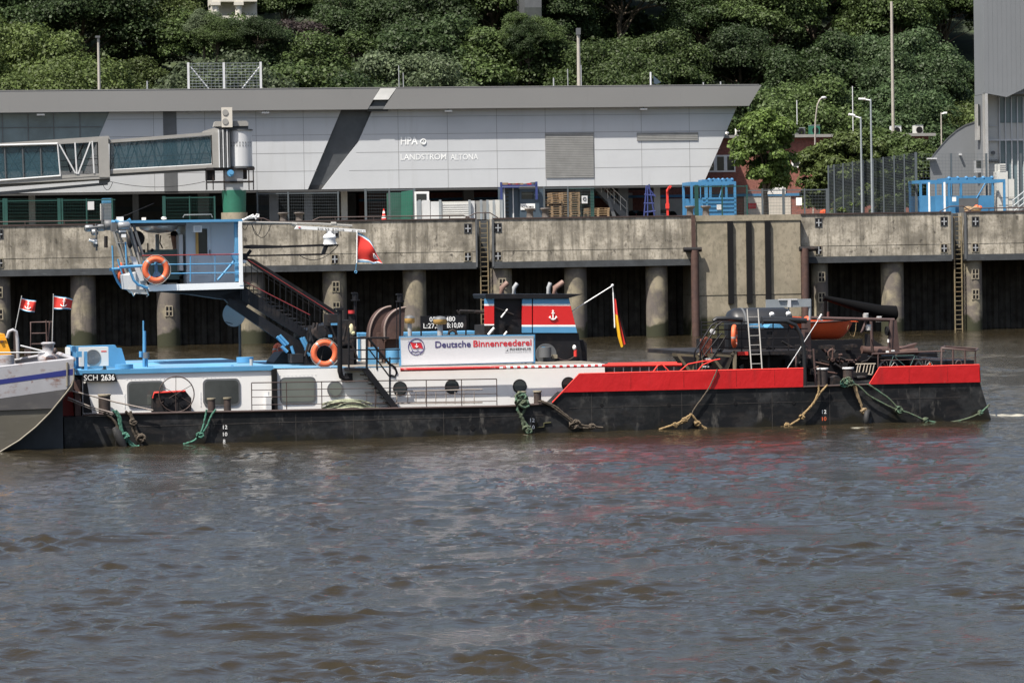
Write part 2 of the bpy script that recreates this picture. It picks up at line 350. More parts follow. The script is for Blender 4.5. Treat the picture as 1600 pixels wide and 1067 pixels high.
def text_mb(mb, F, s, x0, x1, y0, y1, v, m, off=0, dep=.01):
    """lettering: fills the pixel box x0..x1, y0(top)..y1(bottom) on plane v"""
    c = bpy.data.curves.new('t', 'FONT'); c.body = s; c.offset = off; c.extrude = 0; c.resolution_u = 3
    o = bpy.data.objects.new('t', c); COL.objects.link(o)
    me = bpy.data.meshes.new_from_object(o.evaluated_get(bpy.context.evaluated_depsgraph_get())); bpy.data.objects.remove(o)
    vs = [p.co.copy() for p in me.vertices]; xs = [p.x for p in vs]; cap = .72
    a = F.at(x0, (y0+y1)/2, v); b = F.at(x1, (y0+y1)/2, v); t = F.at((x0+x1)/2, y0, v); q = F.at((x0+x1)/2, y1, v)
    mn, mx = min(xs), max(xs); sx = (b[0]-a[0])/(mx-mn); sz = (t[2]-q[2])/cap
    mb.mt(m); mb.add([(a[0]+(p.x-mn)*sx, v-dep, q[2]+p.y*sz) for p in vs], [tuple(f.vertices) for f in me.polygons], False)
    bpy.data.meshes.remove(me); return mb
def anchor_mb(mb, F, cx, cy, h, v, m='lwhite'):
    c = F.at(cx, cy, v); z = F.at(cx, cy-h/2, v)[2]-c[2]; mb.mt(m); u = c[0]; y = v-.012; t = z*.13
    mb.tube((u, y, c[2]+z*.75), (u, y, c[2]-z*.8), t, 5)
    mb.tube((u-z*.3, y, c[2]+z*.45), (u+z*.3, y, c[2]+z*.45), t*.8, 5)
    mb.torus((u, y, c[2]+z*.85), z*.14, t*.6, n=8, k=5)
    mb.path([(u+math.sin(a)*z*.62, y, c[2]-z*.2-math.cos(a)*z*.62) for a in [(-1.25+2.5*i/8) for i in range(9)]], t, 5)
    for sg in (-1, 1): mb.tube((u+sg*z*.66, y, c[2]-z*.42), (u+sg*z*.58, y, c[2]-z*.05), t*1.6, 5, t*.2)
    return mb
def catenary(a, b, sag, n=14):
    a = Vector(a); b = Vector(b)
    return [a.lerp(b, i/n)-Vector((0, 0, sag*4*(i/n)*(1-i/n))) for i in range(n+1)]
def jit(pts, k): return [Vector(p)+Vector((random.uniform(-k, k), random.uniform(-k, k), random.uniform(-k, k))) for p in pts]
# ---------------------------------------------------------------- water
def water():
    ys = [14, 24, 31, 35]; y = 36.5
    while y < 232: ys.append(y); y += min(.30, max(.085, .085*(y/38)**1.0))
    ys = np.array(ys); ss = np.concatenate([[-14, -6, -3, -2, -1.5], np.linspace(-1.15, 1.15, 620), [1.5, 2, 3, 6, 14]])
    X = ss[None, :]*(0.155*ys[:, None]+3); Y = np.repeat(ys[:, None], len(ss), 1)
    dx = np.maximum((0.155*ys+3)*2.3/620, np.gradient(ys))[:, None]
    Hh = np.zeros_like(X); DX = np.zeros_like(X); DY = np.zeros_like(X); r = np.random.default_rng(3)
    def vn(sc, seed):      # smooth random field
        q = np.random.default_rng(seed); f = np.zeros_like(X)
        for _ in range(10):
            a = q.uniform(0, 2*np.pi); k = 2*np.pi/(sc*q.uniform(.6, 1.6)); f += np.cos(k*(X*np.cos(a)+Y*np.sin(a)*.7)+q.uniform(0, 6.3))
        return f/math.sqrt(5)
    wx = vn(7, 11)*.35; wy = vn(6, 12)*.35
    env = .75+.35*vn(9, 13); env2 = .8+.35*vn(4, 14)
    n = 110
    for i in range(n):
        lam = 0.2*(5.0/0.2)**(i/(n-1)); k = 2*np.pi/lam
        a = R(80)+r.normal(0, .6) if lam > .6 else R(80)+r.normal(0, .9)
        st = .057*((lam/.4)**.5 if lam < .4 else (1.0 if lam < .70 else (.70/lam)**1.8)); amp = st*lam/6.283
        ph = k*((X+wx)*np.cos(a)+(Y+wy)*np.sin(a))+r.uniform(0, 6.3)
        att = np.clip((lam/dx-2.2)/2.5, 0, 1)
        g = amp*att*(env if lam > 1 else env2); Hh += g*np.cos(ph); sn = np.sin(ph)*g*1.25; DX -= np.cos(a)*sn; DY -= np.sin(a)*sn   # choppy crests
    # calmer in the lee of the hull
    V = np.stack([X, Y], -1)-np.array([B.o.x, B.o.y]); lv = V@np.array([B.v.x, B.v.y]); lu = V@np.array([B.u.x, B.u.y])
    near = np.exp(-np.clip(-lv, 0, None)/2.5)*(lv < 3)*(lu > -14)*(lu < 16); Hh *= 1-.45*near; X = X+DX*(1-near); Y = Y+DY*(1-near)
    nr, nc = X.shape
    co = np.stack([X, Y, Hh], -1).reshape(-1, 3)
    i = np.arange(nr-1)[:, None]*nc+np.arange(nc-1)[None, :]
    f = np.stack([i, i+1, i+nc+1, i+nc], -1).reshape(-1, 4)
    me = bpy.data.meshes.new('water'); me.vertices.add(len(co)); me.vertices.foreach_set('co', co.ravel())
    me.loops.add(f.size); me.loops.foreach_set('vertex_index', f.ravel()); me.polygons.add(len(f))
    me.polygons.foreach_set('loop_start', np.arange(0, f.size, 4)); me.polygons.foreach_set('loop_total', np.full(len(f), 4))
    me.polygons.foreach_set('use_smooth', np.ones(len(f), bool)); me.update(); me.validate()
    m = bpy.data.materials.new('river_water'); m.use_nodes = True; N = m.node_tree.nodes; L = m.node_tree.links; b = N['Principled BSDF']
    b.inputs['Roughness'].default_value = .055; b.inputs['IOR'].default_value = 1.333
    tc = N.new('ShaderNodeTexCoord')
    def noise(sc, det=3, rot=0):
        mp = N.new('ShaderNodeMapping'); L.new(tc.outputs['Object'], mp.inputs[0]); mp.inputs['Scale'].default_value = sc; mp.inputs['Rotation'].default_value = (0, 0, rot)
        t = N.new('ShaderNodeTexNoise'); t.inputs['Scale'].default_value = 1; t.inputs['Detail'].default_value = det; L.new(mp.outputs[0], t.inputs['Vector']); return t.outputs['Fac']
    mx = N.new('ShaderNodeMix'); mx.data_type = 'RGBA'; L.new(noise((.05, .09, 1)), mx.inputs['Factor'])
    mx.inputs['A'].default_value = (.022, .0175, .0095, 1); mx.inputs['B'].default_value = (.029, .023, .013, 1)
    # foam churned up at the stern and along the hull
    ob = N.new('ShaderNodeMapping'); ob.vector_type = 'POINT'; L.new(tc.outputs['Object'], ob.inputs[0])
    ob.inputs['Location'].default_value = (0, 0, 0)
    def ellipse(F, px, py, ru, rv):
        c = F.world(F.onz(px, py, 0)); d = N.new('ShaderNodeVectorMath'); d.operation = 'SUBTRACT'; L.new(tc.outputs['Object'], d.inputs[0]); d.inputs[1].default_value = c
        rt = N.new('ShaderNodeVectorRotate'); rt.rotation_type = 'Z_AXIS'; rt.inputs['Angle'].default_value = -F.th; L.new(d.outputs[0], rt.inputs['Vector'])
        q = N.new('ShaderNodeVectorMath'); q.operation = 'DIVIDE'; L.new(rt.outputs[0], q.inputs[0]); q.inputs[1].default_value = (ru, rv, 9)
        l = N.new('ShaderNodeVectorMath'); l.operation = 'LENGTH'; L.new(q.outputs[0], l.inputs[0])
        r_ = N.new('ShaderNodeMapRange'); L.new(l.outputs['Value'], r_.inputs[0]); r_.inputs[1].default_value = 0; r_.inputs[2].default_value = 1; r_.inputs[3].default_value = 1; r_.inputs[4].default_value = 0; return r_.outputs[0]
    fm = None
    for (px, py, ru, rv, g) in [(1580, 649, 1.7, 2.3, .8), (1604, 641, 2.4, 1.8, .6), (1345, 668, 1.3, .8, .75), (985, 676, 1.5, .7, .5), (822, 679, .8, .7, .5), (1075, 675, 1.3, .6, .45)]:
        e = ellipse(B, px, py, ru, rv); k = N.new('ShaderNodeMath'); k.operation = 'MULTIPLY'; L.new(e, k.inputs[0]); k.inputs[1].default_value = g
        if fm is None: fm = k.outputs[0]
        else:
            a = N.new('ShaderNodeMath'); a.operation = 'MAXIMUM'; L.new(fm, a.inputs[0]); L.new(k.outputs[0], a.inputs[1]); fm = a.outputs[0]
    a = N.new('ShaderNodeMath'); a.operation = 'ADD'; L.new(fm, a.inputs[0]); L.new(noise((2.0, 1.1, 1), 6), a.inputs[1])
    r_ = N.new('ShaderNodeMapRange'); L.new(a.outputs[0], r_.inputs[0]); r_.inputs[1].default_value = .98; r_.inputs[2].default_value = 1.25; r_.inputs[4].default_value = .8
    m2 = N.new('ShaderNodeMix'); m2.data_type = 'RGBA'; L.new(r_.outputs[0], m2.inputs['Factor']); L.new(mx.outputs['Result'], m2.inputs['A']); m2.inputs['B'].default_value = (.55, .52, .42, 1)
    L.new(m2.outputs['Result'], b.inputs['Base Color'])
    r2 = N.new('ShaderNodeMapRange'); L.new(r_.outputs[0], r2.inputs[0]); r2.inputs[3].default_value = .055; r2.inputs[4].default_value = .6; L.new(r2.outputs[0], b.inputs['Roughness'])
    b1 = N.new('ShaderNodeBump'); b1.inputs['Strength'].default_value = .8; b1.inputs['Distance'].default_value = .03; L.new(noise((4.5, 7.5, 1), 5, .25), b1.inputs['Height'])
    b2 = N.new('ShaderNodeBump'); b2.inputs['Strength'].default_value = .5; b2.inputs['Distance'].default_value = .010; L.new(noise((13, 21, 1), 3, -.3), b2.inputs['Height']); L.new(b1.outputs[0], b2.inputs['Normal'])
    L.new(b2.outputs[0], b.inputs['Normal'])
    me.materials.append(m)
    o = bpy.data.objects.new('water', me); COL.objects.link(o); o['kind'] = 'structure'
water()
# ---------------------------------------------------------------- quay
QT = Q.at(800, 342.5, 0)[2]                  # top of the quay
def us(px, v=0, y=400): return Q.at(px, y, v)[0]
zj, zl, zb = Q.at(800, 392, 0)[2], Q.at(800, 409, 0)[2], Q.at(800, 419, 0)[2]
wall = thing(Q, (0, 0, 0), 'quay_wall', 'long weathered concrete quay wall on round columns, dark open space beneath it', 'quay wall')
def section(x0, x1, u0=None, u1=None):
    a = us(x0) if u0 is None else u0; b = us(x1) if u1 is None else u1
    m = MB(); m.box(a, b, 0, 3.2, zj, QT); m.box(a, b, .015, 3.2, zl, zj-.02); part(wall, 'concrete_beam', m, 'conc')
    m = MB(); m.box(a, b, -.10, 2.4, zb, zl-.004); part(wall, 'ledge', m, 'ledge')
    m = MB(); m.box(a, b, -.06, .34, QT+.004, QT+.09); part(wall, 'coping_rail', m, 'rail')
section(0, 744, u0=-60); section(771, 1088); section(1252, 1487); section(1509, 0, u1=60)
# pieces that line the ladder recesses
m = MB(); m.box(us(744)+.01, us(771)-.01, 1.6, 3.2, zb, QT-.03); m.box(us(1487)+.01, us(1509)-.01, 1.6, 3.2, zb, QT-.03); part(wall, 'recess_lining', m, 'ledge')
m = MB()
for x in (744.5, 770.5, 1487.5, 1508.5): m.box(us(x)-.05, us(x)+.05, -.12, .1, zb+.1, QT)
part(wall, 'corner_guards', m, 'dgrey')
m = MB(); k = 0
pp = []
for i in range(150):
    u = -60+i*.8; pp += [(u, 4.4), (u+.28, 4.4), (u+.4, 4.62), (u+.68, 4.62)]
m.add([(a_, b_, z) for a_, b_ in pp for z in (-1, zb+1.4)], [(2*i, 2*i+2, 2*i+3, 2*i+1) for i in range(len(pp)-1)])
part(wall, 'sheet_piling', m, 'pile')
def pier(px, r=.72, niches=(), square=False):
    m = MB(); u = us(px, .5)
    m.cyl((u, .14+r, -1.5), r, zb+1.5, 32)
    p = part(wall, 'column', m, 'pillar')
    for py in niches:
        z = Q.at(px, py, .12)[2]; n = MB().mt('conc2'); n.box(u-.24, u+.24, .115, .45, z-.34, z+.34); n.mt('rubber').box(u-.175, u+.175, .108, .3, z-.27, z+.27)  # black panel stands in for the shade of a hollow; nothing is cut out
        n.mt('conc2').box(u-.03, u+.03, .09, .2, z-.27, z+.27).box(u-.17, u+.17, .095, .2, z-.05, z+.02)
        part(wall, 'mooring_recess', n)
M['pillar'] = mat('column_concrete', (.27, .235, .165), .9, var=.25, vs=.6, layers=[((.10, .09, .07), (.7, .7, .5), .44, .60, .75), ((.10, .085, .085), (.4, .4, .6), .44, .54, .75), ((.07, .065, .05), (3, 3, .5), .54, .66, .6)], bump=(4, .3))
# algae on the tidal zone of the columns: follows the waterline height
def tide(mm, z0, z1, col):
    n = mm.node_tree; b = n.nodes['Principled BSDF']; src = b.inputs['Base Color'].links[0].from_socket
    g = n.nodes.new('ShaderNodeNewGeometry'); sp = n.nodes.new('ShaderNodeSeparateXYZ'); n.links.new(g.outputs['Position'], sp.inputs[0])
    t = n.nodes.new('ShaderNodeTexNoise'); t.inputs['Scale'].default_value = 1.1; t.inputs['Detail'].default_value = 5; n.links.new(g.outputs['Position'], t.inputs['Vector'])
    a = n.nodes.new('ShaderNodeMath'); a.operation = 'MULTIPLY_ADD'; n.links.new(t.outputs['Fac'], a.inputs[0]); a.inputs[1].default_value = -1.8; n.links.new(sp.outputs['Z'], a.inputs[2])
    r = n.nodes.new('ShaderNodeMapRange'); n.links.new(a.outputs[0], r.inputs[0]); r.inputs[1].default_value = z0; r.inputs[2].default_value = z1; r.inputs[3].default_value = 1; r.inputs[4].default_value = 0
    x = n.nodes.new('ShaderNodeMix'); x.data_type = 'RGBA'; n.links.new(r.outputs[0], x.inputs['Factor']); n.links.new(src, x.inputs['A']); x.inputs['B'].default_value = (*col, 1)
    n.links.new(x.outputs['Result'], b.inputs['Base Color'])
tide(M['pillar'], -.15, .1, (.03, .032, .015)); tide(M['hull'], -.95, -.75, (.012, .011, .007)); tide(M['conc2'], -.2, .3, (.05, .05, .02))
for px, r, nn in [(-118, .72, ()), (-3, .72, (457, 491)), (129, .78, ()), (262, .72, (486,)), (395, .78, ()), (523, .76, (448, 480)), (648, .74, ()), (783, .72, (443,)),
               (900, .72, ()), (1027, .70, ()), (1281, .55, (433, 465)), (1396, .74, ()), (1521, .60, (428, 460)), (1650, .72, ())]: pier(px, r, nn)
for px, py in [(-1, 366), (-1, 411), (523, 363), (523, 405), (731, 357), (731, 401), (778, 356), (778, 400), (1279, 348), (1279, 391), (1475, 346), (1475, 388), (1524, 346), (1524, 387)]:
    c = Q.at(px, py, 0); n = MB().mt('conc2' if py > 380 else 'ledge'); n.box(c[0]-.24, c[0]+.24, -.025, .1, c[2]-.3, c[2]+.3)
    n.mt('rubber').box(c[0]-.19, c[0]+.19, -.032, .1, c[2]-.25, c[2]+.25); n.mt('grey').box(c[0]-.035, c[0]+.035, -.06, .05, c[2]-.25, c[2]+.22).box(c[0]-.18, c[0]+.18, -.055, .05, c[2]-.04, c[2]+.03)  # dark of the hollow is a black sheet laid on the beam face
    part(wall, 'mooring_recess', n)
# solid concrete pier block with black fender strips
a, b = us(1089, -.6), us(1251, -.6)
zblk = Q.at(1170, 336, -.6)[2]; zc = Q.at(1170, 345, -.6)[2]; zjj = Q.at(1170, 461, -.6)[2]
blk = thing(Q, ((a+b)/2, 0, 0), 'concrete_pier', 'solid pale concrete pier block with three black fender strips down its face', 'pier')
m = MB(); m.box(a, b, -.58, 3.9, zjj+.03, zc-.003); m.box(a-.01, b+.01, -.55, 3.9, -1.5, zjj); part(blk, 'block', m, 'conc2')
m = MB(); m.box(a-.03, b+.03, -.64, 3.95, zc, zblk); part(blk, 'coping', m, 'conc2')
for x in (1141, 1170, 1199.5):
    u = us(x, -.6); m = MB(); m.box(u-.17, u+.17, -.78, -.5, 2.0, zc-.01); part(blk, 'fender_strip', m, 'rubber')
# mooring piles
def pile(px, y0, r, cap, post, lab):
    c = Q.at(px, y0, -.95); t = thing(Q, (c[0], -.95, 0), 'steel_pile', lab, 'pile', 'rusty steel piles')
    m = MB(); m.cyl((c[0], -.95, -1.5), r, c[2]+1.5, 20); part(t, 'pipe', m, 'brown')
    z = Q.at(px, cap[1], -.95)[2]; e0, e1 = Q.at(cap[0], y0, -.95)[0], Q.at(cap[2], y0, -.95)[0]
    m = MB(); m.tube((e0, -.95, z), (e1, -.95, z), .16, 12); m.box(e0+.3, e1-.2, -.9, .0, z-.1, z+.12); part(t, 'cap', m, 'blk2')
    if post:
        m = MB(); m.box(c[0]-.12, c[0]+.12, -.7, -.55, z, Q.at(px, 336, -.6)[2]); part(t, 'guide_post', m, 'brown')
pile(1085.5, 391, .255, (1068, 390, 1096), True, 'tall rusty pile with dark cap at the left edge of the pier block')
pile(1257.5, 388, .25, (1249, 389, 1278), False, 'tall rusty pile with dark cap at the right edge of the pier block')
def ladder(px, y0, y1, lab, rust_y=None):
    c = Q.at(px, y0, .0); z1 = Q.at(px, y1, 0)[2]; w_ = .24
    t = thing(Q, (c[0], .1, z1), 'quay_ladder', lab, 'ladder', 'ladders on the quay wall')
    for sg in (-1, 1):
        m = MB(); m.box(c[0]+sg*w_-.03, c[0]+sg*w_+.03, .1, .2, z1, c[2]); part(t, 'stile', m, 'rung')
    m = MB(); z = z1+.15
    while z < c[2]: m.box(c[0]-w_, c[0]+w_, .13, .17, z, z+.04); z += .3
    part(t, 'rungs', m, 'rung')
    m = MB(); z = c[2]; m.path([(c[0]-w_-.9, .3, QT+.1), (c[0]-w_-.2, .3, QT+.42), (c[0]+w_+.2, .3, QT+.42), (c[0]+w_+.7, .3, QT+.1)], .035); part(t, 'grab_rail', m, 'rail')
M['rung'] = mat('ladder_steel', (.21, .17, .10), .7, var=.3, vs=2, layers=[((.30, .16, .06), 1.0, .5, .7, .6)])
ladder(756, 346, 540, 'rusty steel ladder in the wall recess behind the funnel'); ladder(1497, 338, 540, 'rusty steel ladder in the wall recess near the right edge')
def erail(x0, x1, lab):
    m = MB(); a, b = us(x0), us(x1); z = QT+.27
    m.path([(a, .15, QT+.05), (a+.5, .15, z), (b-.5, .15, z), (b, .15, QT+.05)], .04)
    u = a+1.5
    while u < b-.6: m.tube((u, .15, QT), (u, .15, z), .03); u += 2.4
    single(Q, 'edge_rail', m, 'rail', lab, 'rail', 'low pipe rails on the quay edge')
erail(-60, 183, 'low pipe rail on the quay edge, left end of the photo'); erail(372, 425, 'short low pipe rail beside two mushroom bollards'); erail(488, 738, 'long low pipe rail left of the ladder recess'); erail(1512, 1640, 'low pipe rail in front of the blue gangway at the right edge')
# ---------------------------------------------------------------- ground, hill
def gsheet():
    m = MB(); m.box(-150, 150, 3.2, 46, QT-1.2, QT-.05); single(Q, 'ground', m, 'ground', None, None, base=(0, 3.2, 0), kind='structure')
gsheet()
def hz(u, v):
    t = min(1, max(0, (v-40)/75)); return QT-.1+t*t*(3-2*t)*23+math.sin(u*.11)*1.0*t+math.sin(u*.045+v*.07)*1.5*t
nu, nv = 60, 34; vs = []
for j in range(nv):
    for i in range(nu): u = -120+i*4; v = 38+j*4; vs.append((u, v, hz(u, v)))
m = MB(); m.smooth = True; m.add(vs, [(j*nu+i, j*nu+i+1, (j+1)*nu+i+1, (j+1)*nu+i) for j in range(nv-1) for i in range(nu-1)])
M['soil'] = mat('hill_undergrowth', (.018, .028, .012), .95, var=.5, vs=.8, layers=[((.05, .07, .02), .4, .5, .65, .6)])
single(Q, 'hill', m, 'soil', None, None, base=(0, 38, 0), kind='structure')
# ---------------------------------------------------------------- trees
def crown_mesh(name, Rr, Hc, nl, nleaf, ls, seed, lobe=(.26, .42), full=False):
    r = np.random.default_rng(seed)
    k = r.normal(size=(nl, 3)); k /= np.linalg.norm(k, axis=1)[:, None]
    if not full: k[:, 2] = np.abs(k[:, 2])*.95-.25*(r.random(nl) < .35)
    c = k*np.array([Rr, Rr, Hc])*(r.uniform(.45, .95, nl)**.7)[:, None]
    lr = r.uniform(*lobe, nl)*Rr
    P = []; Nn = []
    for i in range(nl):
        n = int(nleaf*(lr[i]/(Rr*.34))**2)
        d = r.normal(size=(n, 3)); d /= np.linalg.norm(d, axis=1)[:, None]; d[:, 2] = np.where(d[:, 2] < -.3, -d[:, 2], d[:, 2])
        rad = lr[i]*(1-.42*r.random(n)**2+.32*r.random(n)*(r.random(n) < .3))
        P.append(c[i]+d*rad[:, None]*np.array([1, 1, .72])); Nn.append(d)
    P = np.concatenate(P); Nn = np.concatenate(Nn); n = len(P)
    nn = Nn*.8+r.normal(size=(n, 3))*.45+np.array([0, 0, .35]); nn /= np.linalg.norm(nn, axis=1)[:, None]
    t = np.cross(nn, r.normal(size=(n, 3))); t /= np.linalg.norm(t, axis=1)[:, None]; b = np.cross(nn, t)
    s1 = (ls*r.uniform(.55, 1.25, n))[:, None]; s2 = s1*r.uniform(.5, .9, n)[:, None]
    co = np.stack([P-t*s1, P-b*s2+nn*s1*.15, P+t*s1, P+b*s2-nn*s1*.1], 1).reshape(-1, 3)
    me = bpy.data.meshes.new(name); me.vertices.add(4*n); me.vertices.foreach_set('co', co.ravel())
    me.loops.add(4*n); me.loops.foreach_set('vertex_index', np.arange(4*n)); me.polygons.add(n)
    me.polygons.foreach_set('loop_start', np.arange(0, 4*n, 4)); me.polygons.foreach_set('loop_total', np.full(n, 4)); me.update()
    me.materials.append(None); return me, c
def trunk_mesh(h, r0, c, nb, seed, low=.35):
    m = MB(); r = random.Random(seed)
    m.path([(0, 0, -1.5), (.1*r0, 0, h*.35), (r.uniform(-.3, .3), r.uniform(-.3, .3), h*.7), (0, 0, h*1.0)], [r0*1.2, r0, r0*.75, r0*.45], 8)
    idx = r.sample(range(len(c)), min(nb, len(c)))
    for i in idx:
        z0 = h*r.uniform(low, .9); e = Vector(c[i])+Vector((0, 0, h)); mid = Vector((e.x*.45, e.y*.45, (z0+e.z)/2+.1))
        m.path([(0, 0, z0), mid, e], [r0*.4, r0*.25, r0*.08], 5)
    m.mats = ['bark']; return m.mesh('trunk')
PROTO = []
specs = [(5.2, 4.8, 66, 800, .125, (.17, .36)), (4.4, 5.8, 72, 740, .12, (.16, .34)), (6.2, 4.6, 84, 780, .13, (.14, .31)), (4.0, 4.4, 52, 860, .115, (.18, .40)), (5.4, 6.4, 96, 640, .13, (.13, .30)), (4.8, 5.0, 56, 640, .15, (.16, .38))]
for i, (a, h_, nl, nf, ls, lb) in enumerate(specs):
    me, c = crown_mesh('crown', a, h_, nl, nf, ls, 20+i, lb); PROTO.append((me, trunk_mesh(5.2, .28, c, 12, i), a, h_))
def tree(F, p, k, kind, label, cat, group, sc=(1, 1, 1), rz=0.0, th=5.2):
    me, tm, a, h_ = PROTO[k]
    t = bpy.data.objects.new('tree', None); COL.objects.link(t); t.location = F.world(p); t.rotation_euler = (0, 0, rz); t.scale = sc
    t['label'] = label; t['category'] = cat
    if group: t['group'] = group
    o = bpy.data.objects.new('crown', me); COL.objects.link(o); o.parent = t; o.location = (0, 0, th)
    o.material_slots[0].link = 'OBJECT'; o.material_slots[0].material = LEAF[kind]
    q = bpy.data.objects.new('trunk', tm); COL.objects.link(q); q.parent = t
    return t
rr = random.Random(5)
def pxof(p):
    w_ = Vector(Q.world(p))-Vector((0, 0, H)); c = CM.transposed() @ w_; return CX+FPX*c.x/-c.z, CY-FPX*c.y/-c.z
# colour of the wood from place to place in the photograph: (x, y, kind)
HUE = [(100, 50, 'grey green'), (30, 110, 'yellow green'), (20, 20, 'dark green'), (180, 80, 'yellow green'), (150, 25, 'dark green'), (230, 110, 'mid green'), (230, 30, 'yellow green'), (300, 30, 'mid green'), (280, 70, 'mid green'), (340, 60, 'dark green'), (345, 110, 'grey green'), (440, 20, 'mid green'),
       (430, 90, 'dark green'), (500, 30, 'copper'), (500, 100, 'mid green'), (560, 30, 'dark green'), (570, 90, 'dark green'), (640, 60, 'dark green'), (690, 115, 'grey green'), (740, 30, 'mid green'), (780, 80, 'mid green'), (760, 120, 'mid green'), (830, 100, 'blue green'), (880, 40, 'dark green'),
       (960, 90, 'dark green'), (960, 30, 'dark green'), (950, 120, 'mid green'), (1060, 90, 'mid green'), (1050, 30, 'dark green'), (1130, 110, 'mid green'), (1150, 60, 'dark green'), (1190, 50, 'copper'), (1200, 20, 'mid green'), (1270, 40, 'dark green'), (1260, 90, 'dark green'), (1330, 110, 'blue green'),
       (1330, 40, 'mid green'), (1400, 100, 'blue green'), (1430, 60, 'dark green'), (1440, 20, 'mid green'), (1480, 60, 'mid green'), (1490, 110, 'blue green'), (1240, 170, 'mid green'), (1290, 160, 'dark green'), (1360, 170, 'blue green'), (1440, 170, 'dark green'), (1500, 190, 'yellow green'), (1200, 150, 'dark green')]
def hue(x, y): return min(HUE, key=lambda h_: (h_[0]-x)**2+((h_[1]-y)*1.6)**2)[2]
rows = [(44, 5.4, 'lowest wood row'), (55, 6.0, 'second wood row'), (67, 6.2, 'middle wood row'), (80, 6.4, 'upper wood row'), (93, 6.6, 'high wood row'), (107, 7.2, 'topmost wood row')]
ORD = ['first', 'second', 'third', 'fourth', 'fifth', 'sixth', 'seventh', 'eighth', 'ninth', 'tenth', 'eleventh', 'twelfth', 'thirteenth', 'fourteenth', 'fifteenth', 'sixteenth', 'seventeenth', 'eighteenth', 'nineteenth', 'twentieth']
LAND = [(-60, 'far left edge'), (120, 'left lamp mast'), (230, 'roof left of the screen'), (350, 'roof mesh screen'), (470, 'roof right of the screen'), (600, 'pale fascia notch'), (740, 'roof above the lettering'), (860, 'roof above the big louvre'), (905, 'floodlight mast'), (1020, 'dark roof flag'), (1150, 'pointed roof end'), (1270, 'curved street lamp'), (1395, 'tallest pale mast'), (1500, 'barrel-roofed hall')]
seen = {}
for v, st, rn in rows:
    u = -46+rr.uniform(0, 2); k = 0
    while u < 60:
        p = (u+rr.uniform(-1, 1), v+rr.uniform(-3.5, 3.5)); z = hz(*p); pi = rr.randrange(6); s_ = rr.uniform(.78, 1.2)
        x, y = pxof((p[0], p[1], z+8*s_))
        if -70 < x < 1670:
            kd = hue(x, y); sh = PROTO[pi]; shp = 'tall' if sh[3] > sh[2] else 'broad'
            ld = min(LAND, key=lambda l: abs(l[0]-x))[1]; siz = 'big' if s_ > 1.05 else ('small' if s_ < .9 else 'mid-sized')
            lab = f'{siz} {shp} {kd} tree, {rn}, above the {ld}'
            n_ = seen.get(lab, 0); seen[lab] = n_+1
            if n_: lab = f'{ORD[n_]} {siz} {shp} {kd} tree, {rn}, above the {ld}'
            tree(Q, (p[0], p[1], z-.3), pi, kd, lab, 'tree', 'trees of the wooded hillside', (s_, s_, s_*rr.uniform(.9, 1.15)), rr.uniform(0, 6.3))
        u += st*rr.uniform(.75, 1.25)
for px, v, s_, kd in [(1478, 84, 1.1, 'mid green'), (1500, 97, 1.1, 'mid green'), (1462, 99, 1.0, 'dark green')]:
    u = Q.at(px, 60, v)[0]; tree(Q, (u, v, hz(u, v)-.3), 1, kd, f'{"tall" if v < 90 else "high"} {kd} tree touching the {"upper left" if px == 1500 else "left"} side of the tall grey building' if px != 1462 else 'dark green tree left of the two beside the tall grey building', 'tree', 'trees of the wooded hillside', (s_, s_, s_), 1.0)
for i, (px, py, v, kd, lab) in enumerate([(338, 24, 66, 'mid green', 'mid green tree top just below the left column of the white villa'), (372, 30, 67, 'dark green', 'dark tree top below the right column of the white villa'), (402, 22, 66, 'dark green', 'dark tree hiding the right corner of the white villa'), (318, 8, 67, 'grey green', 'grey green tree hiding the left corner of the white villa'), (826, 38, 64, 'dark green', 'dark tree top below the grey flats'), (846, 26, 65, 'mid green', 'mid green tree hiding the right edge of the grey flats'), (812, 20, 65, 'mid green', 'mid green tree hiding the left edge of the grey flats')]):
    c = Q.at(px, py, v); s_ = .42; tree(Q, (c[0], v, c[2]-10.2*s_), i % 5, kd, lab, 'tree', 'trees of the wooded hillside', (s_*.9, s_*.9, s_), i*1.3)
# dense shrubs at the foot of the wood
def shrubs(name, spots, kinds):
    me, c = crown_mesh('undergrowth', 2.6, 2.0, 22, 150, .24, 77)
    return me
ug, _ = crown_mesh('undergrowth', 3.0, 2.2, 24, 190, .24, 77)
co = np.zeros(len(ug.vertices)*3); ug.vertices.foreach_get('co', co); co = co.reshape(-1, 3)
allc = []; r = np.random.default_rng(8)
for i in range(130):
    u = r.uniform(-44, 50); v = r.choice([40, 44, 50, 60, 72, 86, 100])+r.uniform(-3, 3); s_ = r.uniform(.7, 1.4)
    allc.append(co*s_+np.array([u, v, hz(u, v)]))
co = np.concatenate(allc); n = len(co)//4; um = bpy.data.meshes.new('shrubbery'); um.vertices.add(len(co)); um.vertices.foreach_set('co', co.ravel()); um.loops.add(4*n); um.loops.foreach_set('vertex_index', np.arange(4*n)); um.polygons.add(n)
um.polygons.foreach_set('loop_start', np.arange(0, 4*n, 4)); um.polygons.foreach_set('loop_total', np.full(n, 4)); um.update(); um.materials.append(LEAF['dark green'])
o = bpy.data.objects.new('shrubbery', um); COL.objects.link(o); o.location = Q.o; o.rotation_euler = (0, 0, TQ); o['kind'] = 'stuff'; o['label'] = 'dense dark shrubs filling the gaps beneath the hillside trees'; o['category'] = 'shrubs'
M['bollardm'] = mat('bollard_iron', (.10, .085, .075), .7, var=.25, layers=[((.4, .37, .33), 3, .58, .72, .7)])
M['bglass'] = mat('bridge_glass', (.035, .085, .115), .08, 0, spec=.6)
b_ = M['bglass'].node_tree.nodes['Principled BSDF']; b_.inputs['Alpha'].default_value = .5
